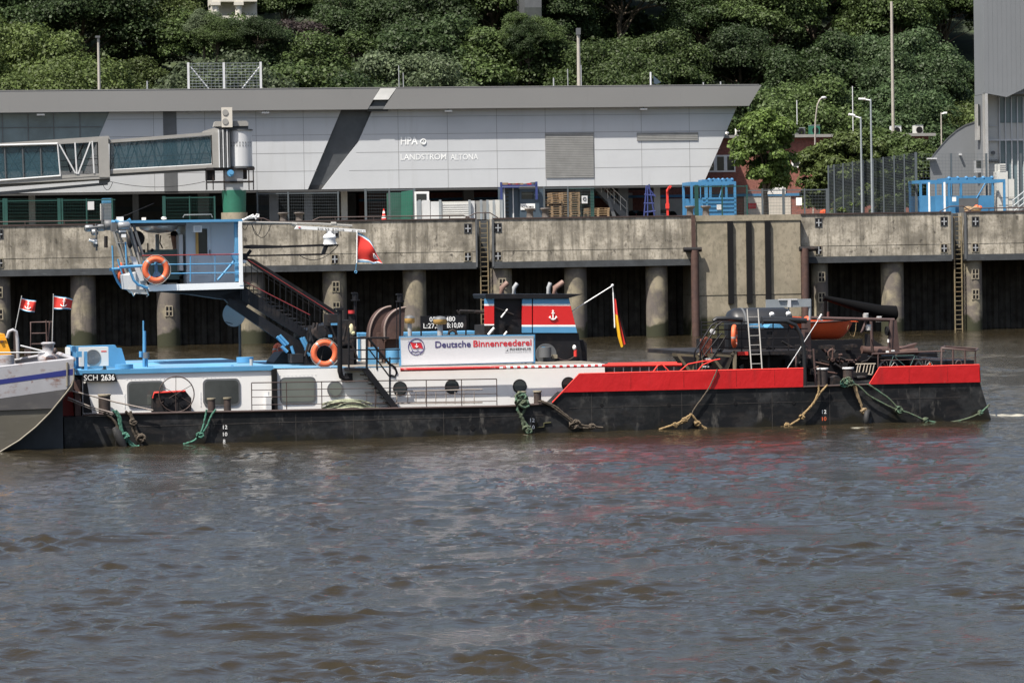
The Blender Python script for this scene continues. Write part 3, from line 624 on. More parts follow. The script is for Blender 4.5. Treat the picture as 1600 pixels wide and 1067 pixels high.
M['drumw'] = mat('drum_white', (.60, .61, .62), .45, .2, var=.06, vs=(6, 6, .2))
# ---------------------------------------------------------------- terminal building
VF, VC = 12.0, 11.25
tb = thing(Q, (0, VF, 0), 'terminal_building', 'long grey panelled terminal building raised over the quay with slanted right end', 'building')
def qpx(x, y, v): p = Q.at(x, y, v); return (p[0], p[2])
zF0 = Q.at(700, 170, VC)[2]; zF1 = Q.at(700, 137, VC)[2]; zB = Q.at(700, 293.5, VF)[2]; zS = zF0-.02
def fz(x, v): return Q.at(x, 200, v)[0]
m = MB(); U0 = -62
# fascia in two slabs, notch between them
m.prism([(U0, zF1), (fz(594.5, VC), zF1), (fz(575, VC), zF0), (U0, zF0)], VC, VC+.5)
m.prism([(fz(621.5, VC), zF1), (fz(1191, VC), zF1), (fz(1171, VC), zF0), (fz(599, VC), zF0)], VC, VC+.5)
part(tb, 'roof_fascia', m, 'fascia')
m = MB(); m.prism([(U0, zF1-.05), (fz(1189, VC), zF1-.05), (fz(1172, VC), zF0+.25), (U0, zF0+.25)], VC+.5, 40); m.box(U0, fz(1140, VC), VC+.02, VF+.4, zF0+.02, zF0+.2); part(tb, 'roof', m, 'dgrey')
m = MB(); u = fz(15, VC)
while u < fz(1170, VC): m.box(u, u+.02, VC-.004, VC+.02, zF0+.01, zF1-.01); u += 3.17
m.box(U0, fz(1187, VC), VC-.02, VC+.3, zF1+.003, zF1+.05); part(tb, 'fascia_seam', m, 'joint')
m = MB(); zc_ = Q.at(600, 156, VC)[2]
m.prism([(fz(595, VC)+.01, zF1-.02), (fz(620, VC), zF1-.02), (fz(607.5, VC), zc_), (fz(583.5, VC)+.01, zc_)], VC-.01, VC+.3); part(tb, 'notch_cap', m, 'capstrip')
# facade slabs
m = MB(); L0 = [qpx(172, 176, VF), qpx(533, 176, VF), qpx(481, 298, VF), qpx(118, 301, VF)]
zt = zF0+.1
m.prism([(qpx(172, 176, VF)[0], zt), (qpx(534, 172, VF)[0], zt), (qpx(481, 297, VF)[0], zB), (qpx(118, 300, VF)[0], zB)], VF, VF+.3)
m.box(U0, qpx(130, 290, VF)[0], VF+.001, VF+.29, zB, Q.at(60, 268, VF)[2]); m.box(U0, qpx(118, 290, VF)[0]+.0, VF+.0, VF+.3, zB, Q.at(60, 280, VF)[2])
m.prism([(qpx(583, 172, VF)[0], zt), (qpx(1153, 172, VF)[0], zt), (qpx(1098.5, 288, VF)[0], zB), (qpx(503, 297, VF)[0], zB), (qpx(560, 222, VF)[0], Q.at(560, 222, VF)[2])], VF, VF+.3)
part(tb, 'facade_cladding', m, 'panel')
m = MB(); m.prism([(qpx(172, 176, VF)[0]-.02, zt), (U0, zt), (U0, Q.at(60, 268, VF)[2]), (qpx(135, 268, VF)[0], Q.at(60, 268, VF)[2])], VF+.12, VF+.3); part(tb, 'glazed_front', m, 'tglass')
m = MB()
for x in (4, 44, 84, 125): u = fz(x, VF); m.box(u-.025, u+.025, VF+.08, VF+.12, Q.at(60, 268, VF)[2], zt)
z = Q.at(90, 199, VF)[2]; m.box(U0, fz(158, VF), VF+.07, VF+.13, z-.02, z+.02); part(tb, 'mullion', m, 'dgrey')
m = MB(); m.prism([(qpx(520, 172, VF)[0], zF1-.3), (qpx(640, 172, VF)[0], zF1-.3), (qpx(560, 297, VF)[0], zB+.02), (qpx(470, 297, VF)[0], zB+.02)], VF+.32, VF+.5)
m.prism([(fz(573, VF), zF0-.12), (fz(605, VF), zF0-.12), (fz(618, VF), zc_-.02), (fz(586, VF), zc_-.02)], VF-.4, VF-.2)
part(tb, 'notch_panel', m, 'darkmetal')
m = MB(); a_ = fz(255, VF); b_ = fz(276, VF); m.box(a_, b_, VF-.02, VF+.1, zB-.01, zt); part(tb, 'dark_pilaster', m, 'dgrey')
m = MB()
def seam_h(y, x0, x1): z = Q.at(700, y, VF)[2]; m.box(fz(x0, VF), fz(x1, VF), VF-.006, VF+.02, z-.012, z+.012)
for y in (182, 209, 237, 265):
    k = (y-172)/(297-172); seam_h(y, 172-54*k, 533-52*k); seam_h(y, max(583-26*k*2, 583-80*k), 1153-54*k)
for x in (474, 400, 320, 240, 622, 699, 776, 852, 928, 1002, 1077):
    u = fz(x, VF); t_ = zt if x < 1100 else zt
    lo = zB if x < 1090 else zB; m.box(u-.012, u+.012, VF-.007, VF+.02, lo+.02, zF0+.05)
part(tb, 'panel_seam', m, 'joint')
def louvre(x0, y0, x1, y1, n):
    a = Q.at(x0, (y0+y1)/2, VF); b = Q.at(x1, (y0+y1)/2, VF); t = Q.at((x0+x1)/2, y0, VF)[2]; c = Q.at((x0+x1)/2, y1, VF)[2]
    m = MB().mt('joint'); m.box(a[0], b[0], VF-.01, VF+.05, c, t); m.mt('louv')
    for i in range(n): z = c+(t-c)*(i+.5)/n; h = (t-c)/n*.36; m.prism([(a[0]+.03, z-h), (b[0]-.03, z-h), (b[0]-.03, z+h), (a[0]+.03, z+h)], VF-.06, VF-.02)
    part(tb, 'louvre', m)
louvre(852, 207.5, 928, 278, 26); louvre(995, 207, 1091, 220, 5)
m = MB(); text_mb(m, Q, 'LANDSTROM', 626, 697, 240.5, 249.8, VF-.01, 'lpale', .004); text_mb(m, Q, 'ALTONA', 704, 747, 240.5, 249.8, VF-.01, 'lpale', .004); part(tb, 'lettering', m)
m = MB(); text_mb(m, Q, 'HPA', 626, 653, 214, 226, VF-.01, 'lpale', .03); c = Q.at(661.5, 222, VF); m.torus((c[0], VF-.02, c[2]), .17, .035, n=14, k=5); anchor_mb(m, Q, 661.5, 222, 6, VF-.01, 'lpale'); part(tb, 'emblem', m)
for x in (64, 415, 701, 1006):
    u = fz(x, VF-.6); m = MB().mt('alu'); m.box(u-.25, u+.25, VF-.68, VF-.5, zF0-.2, zF0-.1); m.mt('dgrey').tube((u, VF-.6, zF0), (u, VF-.6, zF0-.15), .05); part(tb, 'downlight', m)
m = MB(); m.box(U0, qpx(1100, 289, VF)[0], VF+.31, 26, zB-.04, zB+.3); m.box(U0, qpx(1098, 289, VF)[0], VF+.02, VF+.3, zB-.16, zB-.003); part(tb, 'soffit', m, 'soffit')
for x, vv, mm, w_ in [(50, 14, 'bridge', .42), (212, 14, 'dgrey', .4), (318, 15, 'dgrey', .75), (428, 13, 'dgrey', .6), (482, 13, 'dgrey', .55), (538, 14, 'cream', .42), (733, 15, 'soffit', .7), (905, 16, 'dgrey', .35), (974, 14, 'dgrey', .7), (1027, 14, 'grey', .42)]:
    u = Q.at(x, 320, vv)[0]; m = MB(); m.box(u-w_/2, u+w_/2, vv, vv+w_, QT-.3, zB); part(tb, 'column', m, mm)
# outside stair under the building
st = thing(Q, (fz(960, 13), 13, QT), 'outside_stair', 'steel stair with handrails rising under the terminal building beside the brick wall', 'stair')
m = MB(); a = Q.at(925, 292, 13.5); b = Q.at(975, 338, 13.5); m.prism([(a[0], a[2]), (a[0]+.5, a[2]), (b[0]+.3, b[2]), (b[0]-.3, b[2])], 13.2, 13.3); m.prism([(a[0]+.1, a[2]), (a[0]+.6, a[2]), (b[0]+.4, b[2]), (b[0]-.2, b[2])], 14.5, 14.6)
m.prism([(Q.at(945, 312, 13.4)[0], Q.at(945, 312, 13.4)[2]), (Q.at(949, 312, 13.4)[0], Q.at(945, 311, 13.4)[2]), (Q.at(962, 338, 13.4)[0], QT-.1), (Q.at(956, 338, 13.4)[0], QT-.1)], 12.6, 12.7)
part(st, 'stringer', m, 'dgrey')
m = MB()
for i in range(11): t_ = i/10; p = a.lerp(b, t_); m.box(p[0]-.02, p[0]+.3, 13.31, 14.49, p[2]-.03, p[2]+.02)
part(st, 'treads', m, 'bridge2')
m = MB()
for vv in (13.2, 14.5):
    m.tube((a[0]+.2, vv, a[2]+1), (b[0]+.1, vv, b[2]+1), .03); m.tube((a[0]+.2, vv, a[2]+.5), (b[0]+.1, vv, b[2]+.5), .02)
    for i in range(6): p = a.lerp(b, i/5); m.tube((p[0]+.15, vv, p[2]), (p[0]+.15, vv, p[2]+1), .02)
part(st, 'handrail', m, 'alu')
# roof gear
def rpole(x, y0, lab, r=.05, head=None, v=16, kind='mast', mm='trunkpale', yb=133):
    c = Q.at(x, y0, v); z0 = zF1-.1 if yb == 133 else QT
    t = thing(Q, (c[0], v, z0), kind, lab, 'mast' if kind != 'street_lamp' else 'lamp')
    m = MB(); m.tube((c[0], v, z0), (c[0], v, c[2]), r*1.5, 8, r); part(t, 'pole', m, mm)
    if head:
        m = MB().mt('dgrey'); m.box(c[0]+head[0], c[0]+head[1], v-.2, v+.2, c[2]-head[2], c[2]+.02); part(t, 'lamp_head', m)
    return t
rpole(153.5, 57, 'pale lamp mast behind the roof, above the left glazed front', .08, (-.2, .12, .12), 30, 'lamp_mast')
rpole(903.5, 45, 'pale mast with a boxy floodlight behind the roof centre', .11, (-.14, .14, .45), 30, 'floodlight_mast')
for x, y, lab in [(230, 127, 'short stub aerial on the roof left of the mesh screen'), (623, 103, 'thin aerial on the roof just right of the pale notch cap'), (630, 114, 'shorter thin aerial on the roof right of the notch cap'), (865, 122, 'short white stub on the roof left of the floodlight mast'), (887, 108, 'thin aerial on the roof between stub and floodlight mast'), (908, 102, 'thin aerial on the roof right of the floodlight mast'), (1099, 129, 'tiny stub on the roof near its right end'), (1126, 128, 'tiny stub on the roof nearest the pointed right end')]:
    m = MB(); c = Q.at(x, y, 13); m.tube((c[0], 13, zF1-.1), (c[0], 13, c[2]), .03 if x in (623, 630, 887, 908) else .05, 6); single(Q, 'aerial', m, 'grey', lab, 'aerial', 'aerials and stubs on the terminal roof')
fl = thing(Q, (fz(1018, 13), 13, zF1), 'roof_flag', 'small dark weather flag on a pale stub pole on the terminal roof', 'flag')
m = MB(); m.tube((fz(1018, 13), 13, zF1-.1), (fz(1018, 13), 13, Q.at(1018, 113, 13)[2]), .07); part(fl, 'pole', m, 'lgrey')
m = MB(); m.prism([qpx(1021, 119, 13), qpx(1033, 129, 13), qpx(1026, 132, 13), qpx(1022, 131, 13)], 13, 13.05); part(fl, 'cloth', m, 'denim')
sc_ = thing(Q, (fz(352, 13), 13, zF1), 'roof_screen', 'rectangular wire mesh screen with braced posts on the terminal roof', 'screen')
for x in (296, 351.5, 409): m = MB(); u = fz(x, 13); m.box(u-.07, u+.07, 13, 13.14, zF1-.1, Q.at(x, 98 if x < 400 else 97, 13)[2]); part(sc_, 'post', m, 'lgrey')
m = MB(); m.tpx(Q, (298, 105), (326, 139), 13.1, .05); m.tpx(Q, (407, 103), (379, 138), 13.1, .05); part(sc_, 'brace', m, 'lgrey')
m = MB(); u0, u1, z1 = fz(296, 13), fz(409, 13), Q.at(352, 98.5, 13)[2]; z = zF1+.1
while z < z1: m.tube((u0, 13.05, z), (u1, 13.05, z), .016, 4, caps=False); z += .19
u = u0
while u < u1: m.tube((u, 13.05, zF1), (u, 13.05, z1), .008, 4, caps=False); u += .25
part(sc_, 'mesh', m, 'wireg')
# ---------------------------------------------------------------- buildings further back
def bld(name, lab, base, cat='building'): return thing(Q, base, name, lab, cat)
# brick building
vb = 27.0; bb = bld('brick_building', 'low red brick building with white windows behind the round tree', (Q.at(1180, 300, vb)[0], vb, QT))
u0, u1 = Q.at(560, 300, vb)[0], Q.at(1452, 300, vb)[0]; zt_ = Q.at(1180, 216, vb)[2]; zr = Q.at(1180, 211.5, vb)[2]
m = MB(); m.box(u0, u1, vb, vb+9, QT-.3, zt_); part(bb, 'wall', m, 'brick')
m = MB(); m.box(u0-.4, u1+.4, vb-.5, vb+9.4, zt_+.003, zr); part(bb, 'roof', m, 'bridge')
za, zb_ = Q.at(1180, 219, vb)[2], Q.at(1180, 231, vb)[2]
for x0, x1, y0, y1, n in [(1085, 1149, 243, 269, 4), (1236, 1264, 241, 262, 2), (1290, 1340, 240, 262, 3), (1085, 1149, 222, 224, 0)]:
    if n == 0: continue
    a = Q.at(x0, y0, vb); b = Q.at(x1, y1, vb); m = MB().mt('lwhite'); m.box(a[0], b[0], vb-.08, vb+.1, b[2], a[2]); w_ = (b[0]-a[0])/n
    f = part(bb, 'window', m); m = MB()
    for i in range(n): m.box(a[0]+w_*i+.14, a[0]+w_*(i+1)-.1, vb-.09, vb, b[2]+.12, a[2]-.12)
    part(f, 'pane', m, 'glass')
m = MB(); m.box(u0, u1, vb-.10, vb, Q.at(1180, 307, vb)[2], Q.at(1180, 303, vb)[2]); part(bb, 'blue_band', m, 'sky_blue')
m = MB(); a = Q.at(1160, 307, vb); m.box(Q.at(1162, 300, vb)[0], Q.at(1235, 300, vb)[0], vb-.06, vb+.1, QT, a[2]); m.box(Q.at(1010, 300, vb)[0], Q.at(1066, 300, vb)[0], vb-.06, vb+.1, QT, Q.at(1030, 311, vb)[2]); m.box(Q.at(951, 300, vb)[0], Q.at(988, 300, vb)[0], vb-.06, vb+.1, QT, Q.at(970, 302, vb)[2]); part(bb, 'pale_ground_floor', m, 'cream')
m = MB().mt('lred'); c = Q.at(1175, 322, vb); m.box(c[0]-.3, c[0]+.3, vb-.1, vb, c[2]-.2, c[2]+.2); m.mt('lwhite'); c = Q.at(1210, 297, vb); m.box(c[0]-.8, c[0]+.8, vb-.12, vb, c[2]-.3, c[2]+.5); part(bb, 'notice', m)
for x, y, w_, mm, nm, lab in [(1157, 199, 20, 'white3', 'roof_duct', 'white bent ventilation duct on the brick building roof'), (1135, 206, 8, 'alu', 'roof_vent', 'small silver vent on the brick roof beside the slanted facade'), (1272, 200, 16, 'green', 'cooling_unit', 'green cooling unit with fan on the brick building roof'), (1250, 204, 14, 'dgrey', 'compressor', 'dark compressor on the brick roof beside the green cooling unit'),
                              (1399, 201, 16, 'lgrey', 'cooling_unit', 'pale cooling unit on the brick roof left of the tallest mast'), (1434, 200, 14, 'white3', 'cooling_unit', 'white cooling unit with black fan on the brick roof right of the tallest mast')]:
    c = Q.at(x, y, vb+2); h = c[2]-zr; s_ = w_/48
    m = MB().mt(mm)
    if nm == 'roof_duct': m.path([(c[0]-.35, vb+2, zr-.05), (c[0]-.35, vb+2, zr+.45), (c[0]+.4, vb+2, zr+.5), (c[0]+.4, vb+2, zr+.25)], .13)
    elif nm == 'roof_vent': m.cyl((c[0], vb+2, zr-.02), .1, .25, 12); m.lathe((c[0], vb+2, zr+.22), [(.2, 0), (.16, .1), (.0, .14)], 12)
    else:
        m.box(c[0]-s_, c[0]+s_, vb+1.6, vb+2.4, zr-.02, c[2]+.15); m.mt('wireg').box(c[0]-s_, c[0]+s_, vb+1.58, vb+2.42, c[2]+.15, c[2]+.19)
        m.mt('rubber').cyl((c[0]+.0, vb+1.55, (c[2]+zr)/2+.07), min(.24, h*.6), .06, 16, 'v')
    single(Q, nm, m, None, lab, 'roof unit', None)
# dark low shed under the building on the left
vs_ = 24.0; sh = bld('dark_shed', 'dark low shed seen through the columns beneath the left half of the terminal', (Q.at(300, 320, vs_)[0], vs_, QT))
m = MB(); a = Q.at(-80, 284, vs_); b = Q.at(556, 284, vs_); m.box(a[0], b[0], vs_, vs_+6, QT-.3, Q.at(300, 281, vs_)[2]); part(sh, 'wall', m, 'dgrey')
m = MB(); a0 = Q.at(58, 290, vs_); m.box(a[0]+1, b[0]-2, vs_-.05, vs_, Q.at(300, 330, vs_)[2], Q.at(300, 322, vs_)[2]); part(sh, 'roller_shutter', m, 'denim')
m = MB(); m.box(Q.at(55, 300, vs_)[0], Q.at(180, 300, vs_)[0], vs_+.5, vs_+4, Q.at(300, 281, vs_)[2], Q.at(100, 268, vs_)[2]); part(sh, 'upper_storey', m, 'brick')
# white plant room / mixed things behind the fence (white van etc)
# grey tower building right, slightly turned: front plane
vt = 9.0; tw = bld('tower_building', 'tall grey clad building with glazed recess at the right edge', (Q.at(1560, 200, vt)[0], vt, QT))
def t_(x, y, v=vt): return qpx(x, y, v)
m = MB(); top = 26.0
m.prism([(t_(1538, 10)[0], top), (t_(1660, 10)[0], top), t_(1660, 110), t_(1573, 152), t_(1538, 145.5)], vt, vt+.4)
def plan(poly, z0, z1): n = len(poly); m.add([(q_[0], q_[1], z) for z in (z0, z1) for q_ in poly], [tuple(range(n)), tuple(range(n, 2*n))]+[(i, (i+1) % n, (i+1) % n+n, i+n) for i in range(n)])
def tplan(x0, xs, v0, z0, z1): plan([(Q.at(x0, 150, v0)[0], v0), (Q.at(1660, 150, v0)[0], v0), (Q.at(1660, 150, vt+10)[0], vt+10), (Q.at(xs+1, 150, vt+10)[0], vt+10), (Q.at(xs, 150, vt+2.6)[0], vt+2.6)], z0, z1)
tplan(1538.2, 1523, vt+.41, Q.at(1560, 146.5, vt)[2], top)
part(tw, 'upper_cladding', m, 'towergrey')
m = MB(); u = t_(1541, 50)[0]+.1
while u < t_(1600, 50)[0]+2: m.box(u, u+.025, vt-.01, vt+.02, Q.at(1560, 143, vt)[2], top); u += .32
part(tw, 'cladding_rib', m, 'towergrey')
m = MB(); plan([(t_(1540, 200)[0], vt+.3), (t_(1544, 200)[0], vt+.5), (Q.at(1560, 200, vt+9)[0], vt+9), (Q.at(1524, 200, vt+9)[0], vt+9), (Q.at(1523, 200, vt+2.6)[0], vt+2.6)], QT-.3, Q.at(1560, 147, vt)[2]-.01); part(tw, 'corner_wall', m, 'towergrey')
m = MB(); m.box(t_(1539.5, 200)[0], t_(1544, 200)[0], vt, vt+.6, QT-.2, Q.at(1541, 146, vt)[2]-.01); part(tw, 'pale_fin', m, 'alu')
m = MB(); m.box(t_(1544, 200)[0], t_(1668, 200)[0], vt+1.8, vt+2.3, QT-.3, Q.at(1560, 140, vt)[2]); part(tw, 'recess_wall', m, 'white3')
m = MB()
for y0, y1 in ((150, 192), (218, 320)):
    a = Q.at(1562, y0, vt+1.8); b = Q.at(1660, y1, vt+1.8); m.box(a[0], b[0], vt+1.74, vt+1.82, Q.at(1600, y1, vt+1.8)[2], Q.at(1600, y0, vt+1.8)[2])
f = part(tw, 'glazing', m, 'tglass')
m = MB(); u = Q.at(1562, 250, vt+1.7)[0]
while u < Q.at(1660, 250, vt+1.7)[0]: m.box(u-.03, u+.03, vt+1.6, vt+1.74, QT, Q.at(1600, 150, vt)[2]); u += .42
m.box(Q.at(1543, 250, vt+1.7)[0], Q.at(1660, 250, vt+1.7)[0], vt+1.6, vt+1.78, Q.at(1560, 219, vt)[2], Q.at(1560, 216.5, vt)[2]); m.box(Q.at(1543, 250, vt+1.7)[0], Q.at(1562, 250, vt+1.7)[0], vt+1.7, vt+1.78, Q.at(1550, 196, vt)[2], Q.at(1550, 195, vt)[2])
part(tw, 'mullion', m, 'lgrey')
for x0, y0, x1, y1, mm in [(1526.5, 163, 1531, 219, 'alu'), (1525, 251, 1533, 270, 'grey')]:
    m = MB().mt(mm); m.rect(Q, x0, y0, x1, y1, vt+1.15, .5); w_ = part(tw, 'window', m); m = MB(); m.rect(Q, x0+1.8 if mm == 'alu' else x0+.5, y0, x1-.3, y0+(y1-y0)*.6, vt+1.13, .05); part(w_, 'pane', m, 'glass')
m = MB(); c = Q.at(1552, 239, vt+1.7); m.cyl((c[0], vt+1.66, c[2]), .13, .1, 16, 'v'); m.rect(Q, 1544, 250, 1561, 253, vt+1.6, .15); part(tw, 'wall_fitting', m, 'dgrey')
# barrel roofed hall
vh = 12.0; hh = bld('barrel_hall', 'grey hall with a curved barrel roof left of the tall grey building', (Q.at(1490, 300, vh)[0], vh, QT))
m = MB(); cur = [(1453, 250), (1462, 238), (1471, 227), (1482, 215), (1495, 204), (1508, 196), (1523, 191), (1540, 188)]
def skew(m): m.v = [(q_[0]+(q_[1]-vh)*.31, q_[1], q_[2]) for q_ in m.v]
m.prism([qpx(x, y, vh) for x, y in cur]+[qpx(1540, 340, vh), qpx(1455, 340, vh)], vh, vh+12); skew(m); part(hh, 'end_wall', m, 'towergrey')
m = MB(); P_ = [qpx(x, y-1.2, vh) for x, y in cur]; q_ = [qpx(x, y+.8, vh) for x, y in cur]
m.prism(P_+q_[::-1], vh-.04, vh+12.1); skew(m); part(hh, 'roof', m, 'dgrey')
m = MB(); m.rect(Q, 1451, 247, 1464, 249, vh-.4, .5); m.rect(Q, 1500, 240, 1503, 243, vh-.3, .3); part(hh, 'gutter', m, 'lgrey')
# white villa high on the hill and flats behind the trees
vv_ = 75.0; vl = bld('white_villa', 'white villa with arched loggia columns high among the trees', (Q.at(365, 10, vv_)[0], vv_, 20))
m = MB(); m.rect(Q, 331, -60, 401, 3, vv_, 6); m.rect(Q, 331, -60, 401, 31, vv_+1.6, 5); part(vl, 'wall', m, 'cream')
for x in (337, 373):
    m = MB(); c = Q.at(x, 5, vv_); b = Q.at(x, 29, vv_); m.cyl((c[0], vv_+.3, b[2]), .28, c[2]-b[2], 14); m.box(c[0]-.4, c[0]+.4, vv_-.1, vv_+.7, c[2]-.2, c[2]+.1); m.box(c[0]-.4, c[0]+.4, vv_-.1, vv_+.7, b[2]-.4, b[2]); part(vl, 'column', m, 'cream')
m = MB(); m.rect(Q, 331, 25, 401, 31, vv_, .3); part(vl, 'balustrade', m, 'cream')
va = 72.0; ap = bld('grey_flats', 'grey flats with ribbon windows showing through the trees above the roof centre', (Q.at(832, 20, va)[0], va, 20))
m = MB(); m.rect(Q, 820, -40, 846, 44, va, 8); part(ap, 'wall', m, 'dgrey'); m = MB(); m.rect(Q, 820, 12, 846, 32, va-.05, .1); part(ap, 'window_band', m, 'gwin')
# ---------------------------------------------------------------- boarding bridge
vg = 5.0; br = thing(Q, (Q.at(370, 340, vg)[0], vg, QT), 'boarding_bridge', 'glazed telescopic passenger boarding bridge ending in a white drum on a green column', 'boarding bridge')
m = MB(); VB = 2.6
m.px(Q, [(-60, 228), (170, 212.5), (172, 218), (-60, 233)], vg, VB); part(br, 'outer_roof', m, 'bridge')
m = MB(); m.px(Q, [(-60, 284), (94, 274), (172, 271), (172, 279), (-60, 291)], vg, VB); part(br, 'outer_floor', m, 'bridge')
m = MB(); m.px(Q, [(153, 216), (169, 215), (172, 277), (155, 277)], vg-.05, VB+.1); m.px(Q, [(90, 222), (154, 219), (154, 222), (91, 225.5)], vg-.02, .1); m.px(Q, [(96, 275), (157, 271), (157, 275), (96, 279)], vg-.02, .1); part(br, 'end_frame', m, 'bridge')
m = MB(); m.px(Q, [(-60, 233), (90, 225.5), (94, 275), (-60, 284)], vg+.1, .06); m.px(Q, [(-60, 233), (155, 221), (155, 275), (-60, 284)], vg+VB-.15, .06); part(br, 'outer_glazing', m, 'bglass')
m = MB(); xs = [4, 8, 33, 36, 61, 64]
for x in (7, 35, 63, -20, -48): m.tpx(Q, (x, 231), (x+2, 281), vg+.05, .05, n=4)
for a, b in [((37, 229), (62, 272)), ((65, 272), (88, 228)), ((8, 279), (33, 231)), ((-20, 231), (7, 280))]: m.tpx(Q, a, b, vg+.35, .07, n=4)
for a, b in [((62, 229), (92, 270)), ((100, 225), (110, 270)), ((110, 270), (132, 223)), ((10, 235), (36, 275)), ((36, 275), (62, 230))]: m.tpx(Q, a, b, vg+VB-.3, .06, n=4)
for y in (252, 262): m.tpx(Q, (-60, y+8), (153, y-4), vg+VB-.4, .03, n=4)
part(br, 'outer_frame', m, 'bridge2')
m = MB(); m.ppx(Q, [(90, 225), (94.5, 276)], vg-.03, .06, 4); m.ppx(Q, [(-60, 287), (94.5, 275)], vg-.03, .06, 4); m.ppx(Q, [(-60, 229), (90, 225)], vg-.03, .07, 4)
for a, b in [((93, 226), (118, 271)), ((117, 223), (120, 272)), ((122, 272), (141, 222)), ((144, 221), (147, 271))]: m.tpx(Q, a, b, vg-.02, .06, n=4)
part(br, 'pale_frame', m, 'lgrey')
m = MB(); m.px(Q, [(-60, 291), (172, 277), (172, 280), (-60, 296)], vg+.3, VB-.6); m.px(Q, [(-60, 305), (168, 285), (169, 289), (-60, 310)], vg+.4, .3); m.px(Q, [(155, 278), (172, 277), (172, 284), (165, 288), (155, 289)], vg+.35, .5); part(br, 'carriage_rail', m, 'bridge2')
m = MB(); m.px(Q, [(170, 219), (335, 206), (335, 211), (170, 223)], vg+.15, VB-.3); m.px(Q, [(172, 266), (340, 257), (340, 262), (172, 272)], vg+.15, VB-.3); part(br, 'inner_shell', m, 'bridge')
m = MB(); m.px(Q, [(172, 272), (340, 262), (340, 265), (172, 275)], vg+.3, VB-.6); part(br, 'inner_underframe', m, 'bridge2')
m = MB(); m.px(Q, [(171, 223), (330, 212), (330, 257), (173, 266)], vg+.25, .06); m.px(Q, [(171, 223), (330, 212), (330, 257), (173, 266)], vg+VB-.5, .06); part(br, 'inner_glazing', m, 'bglass')
m = MB(); x = 172
k = 0
while x < 325:
    m.tpx(Q, (x, 223-(x-172)*.07), (x, 266-(x-172)*.055), vg+.4, .045, n=4)
    a, b = ((x, 223), (x+14, 265)) if k % 2 else ((x, 265), (x+14, 223))
    m.tpx(Q, (a[0], a[1]-(x-172)*.065), (b[0], b[1]-(x-172)*.065), vg+.45, .05, n=4); m.tpx(Q, (a[0]+6, b[1]-(x-172)*.065), (b[0]+6, a[1]-(x-172)*.065), vg+VB-.6, .05, n=4)
    x += 14; k += 1
for y in (248, 256): m.tpx(Q, (172, y), (330, y-9), vg+.3, .02, n=4)
part(br, 'inner_frame', m, 'bridge2')
m = MB(); m.ppx(Q, [(171, 223), (329, 212), (331, 257), (173, 266)], vg+.2, .045, 4); part(br, 'pale_frame', m, 'lgrey')
m = MB(); m.px(Q, [(331, 209), (342, 207), (344, 262), (333, 262)], vg, VB); part(br, 'end_portal', m, 'bridge')
m = MB().mt('lgrey')
for i in range(6):
    x = 341+i*3.2; m.px(Q, [(x, 203), (x+1.6, 203), (x+3.0, 262), (x+1.2, 262)], vg-.1+.02*(i % 2), VB+.1); m.mt('bridge2' if i % 2 == 0 else 'lgrey')
m.mt('bridge2').px(Q, [(341, 204), (358, 203), (360, 261), (343, 262)], vg+.1, VB-.2); part(br, 'bellows', m)
c = Q.at(377, 260, vg); z1 = Q.at(377, 204, vg)[2]; rad = .78
m = MB(); m.cyl((c[0], vg+.9, c[2]), rad, z1-c[2], 36); part(br, 'drum', m, 'drumw')
m = MB()
for i in range(9):
    for j in range(2):
        a_ = R(-150+i*14); zz = Q.at(377, 223+j*4.5, vg)[2]; m.box(c[0]+rad*math.cos(a_)-.025, c[0]+rad*math.cos(a_)+.025, vg+.9+rad*math.sin(a_)-.012, vg+.9+rad*math.sin(a_)+.05, zz-.06, zz+.06)
part(br, 'vent_slots', m, 'dgrey')
m = MB(); m.cyl((c[0], vg+.9, z1), rad+.06, .09, 36); m.cyl((c[0], vg+.9, c[2]-.12), rad+.1, .13, 36); part(br, 'drum_rim', m, 'bridge2')
m = MB(); m.px(Q, [(336, 190), (385, 189), (388, 192), (388, 197), (334, 198)], vg+.4, 1.4); m.px(Q, [(318, 205), (335, 200), (342, 202), (342, 208), (318, 209)], vg+.3, 1.6); part(br, 'roof_cowling', m, 'bridge')
m = MB(); m.px(Q, [(338, 198), (388, 197), (388, 202), (338, 203)], vg+.6, 1); part(br, 'cowling_base', m, 'bridge2')
m = MB(); m.rect(Q, 347, 168, 363, 199, vg-.2, .5); ac = part(br, 'cooling_unit', m, 'cream')
m = MB()
for y in (176, 190): p = Q.at(352, y, vg-.2); m.cyl((p[0], vg-.24, p[2]), .19, .05, 20, 'v')
part(ac, 'fan_grille', m, 'bridge')
m = MB(); m.rect(Q, 322, 262, 398, 266, vg+.1, 1.6); m.rect(Q, 323, 283, 397, 286, vg+.2, .1); 
for x in (323, 333, 350, 389, 396): m.rect(Q, x-.8, 264, x+.8, 297, vg+.2, .12)
m.rect(Q, 322, 266, 336, 282, vg+.4, .8); m.rect(Q, 380, 266, 386, 280, vg+.4, .6); part(br, 'underframe', m, 'blk2')
m = MB(); m.rect(Q, 352, 264, 380, 298, vg+.3, 1.1); part(br, 'grey_column', m, 'grey')
m = MB(); c = Q.at(367.5, 332, vg+.1); z1 = Q.at(367.5, 297, vg)[2]; m.cyl((c[0], vg+.9, c[2]), .74, z1-c[2], 32, r2=.78); part(br, 'green_column', m, 'green')
m = MB(); m.cyl((c[0], vg+.9, QT-.1), .84, c[2]-QT+.1, 32); part(br, 'concrete_foot', m, 'conc2')
m = MB(); c = Q.at(360, 271, vg); m.cyl((c[0], vg-.3, c[2]), .22, .5, 18, 'v'); m.cyl((c[0]+.05, vg-.42, c[2]+.03), .13, .12, 14, 'v'); part(br, 'blue_motor', m, 'blue')
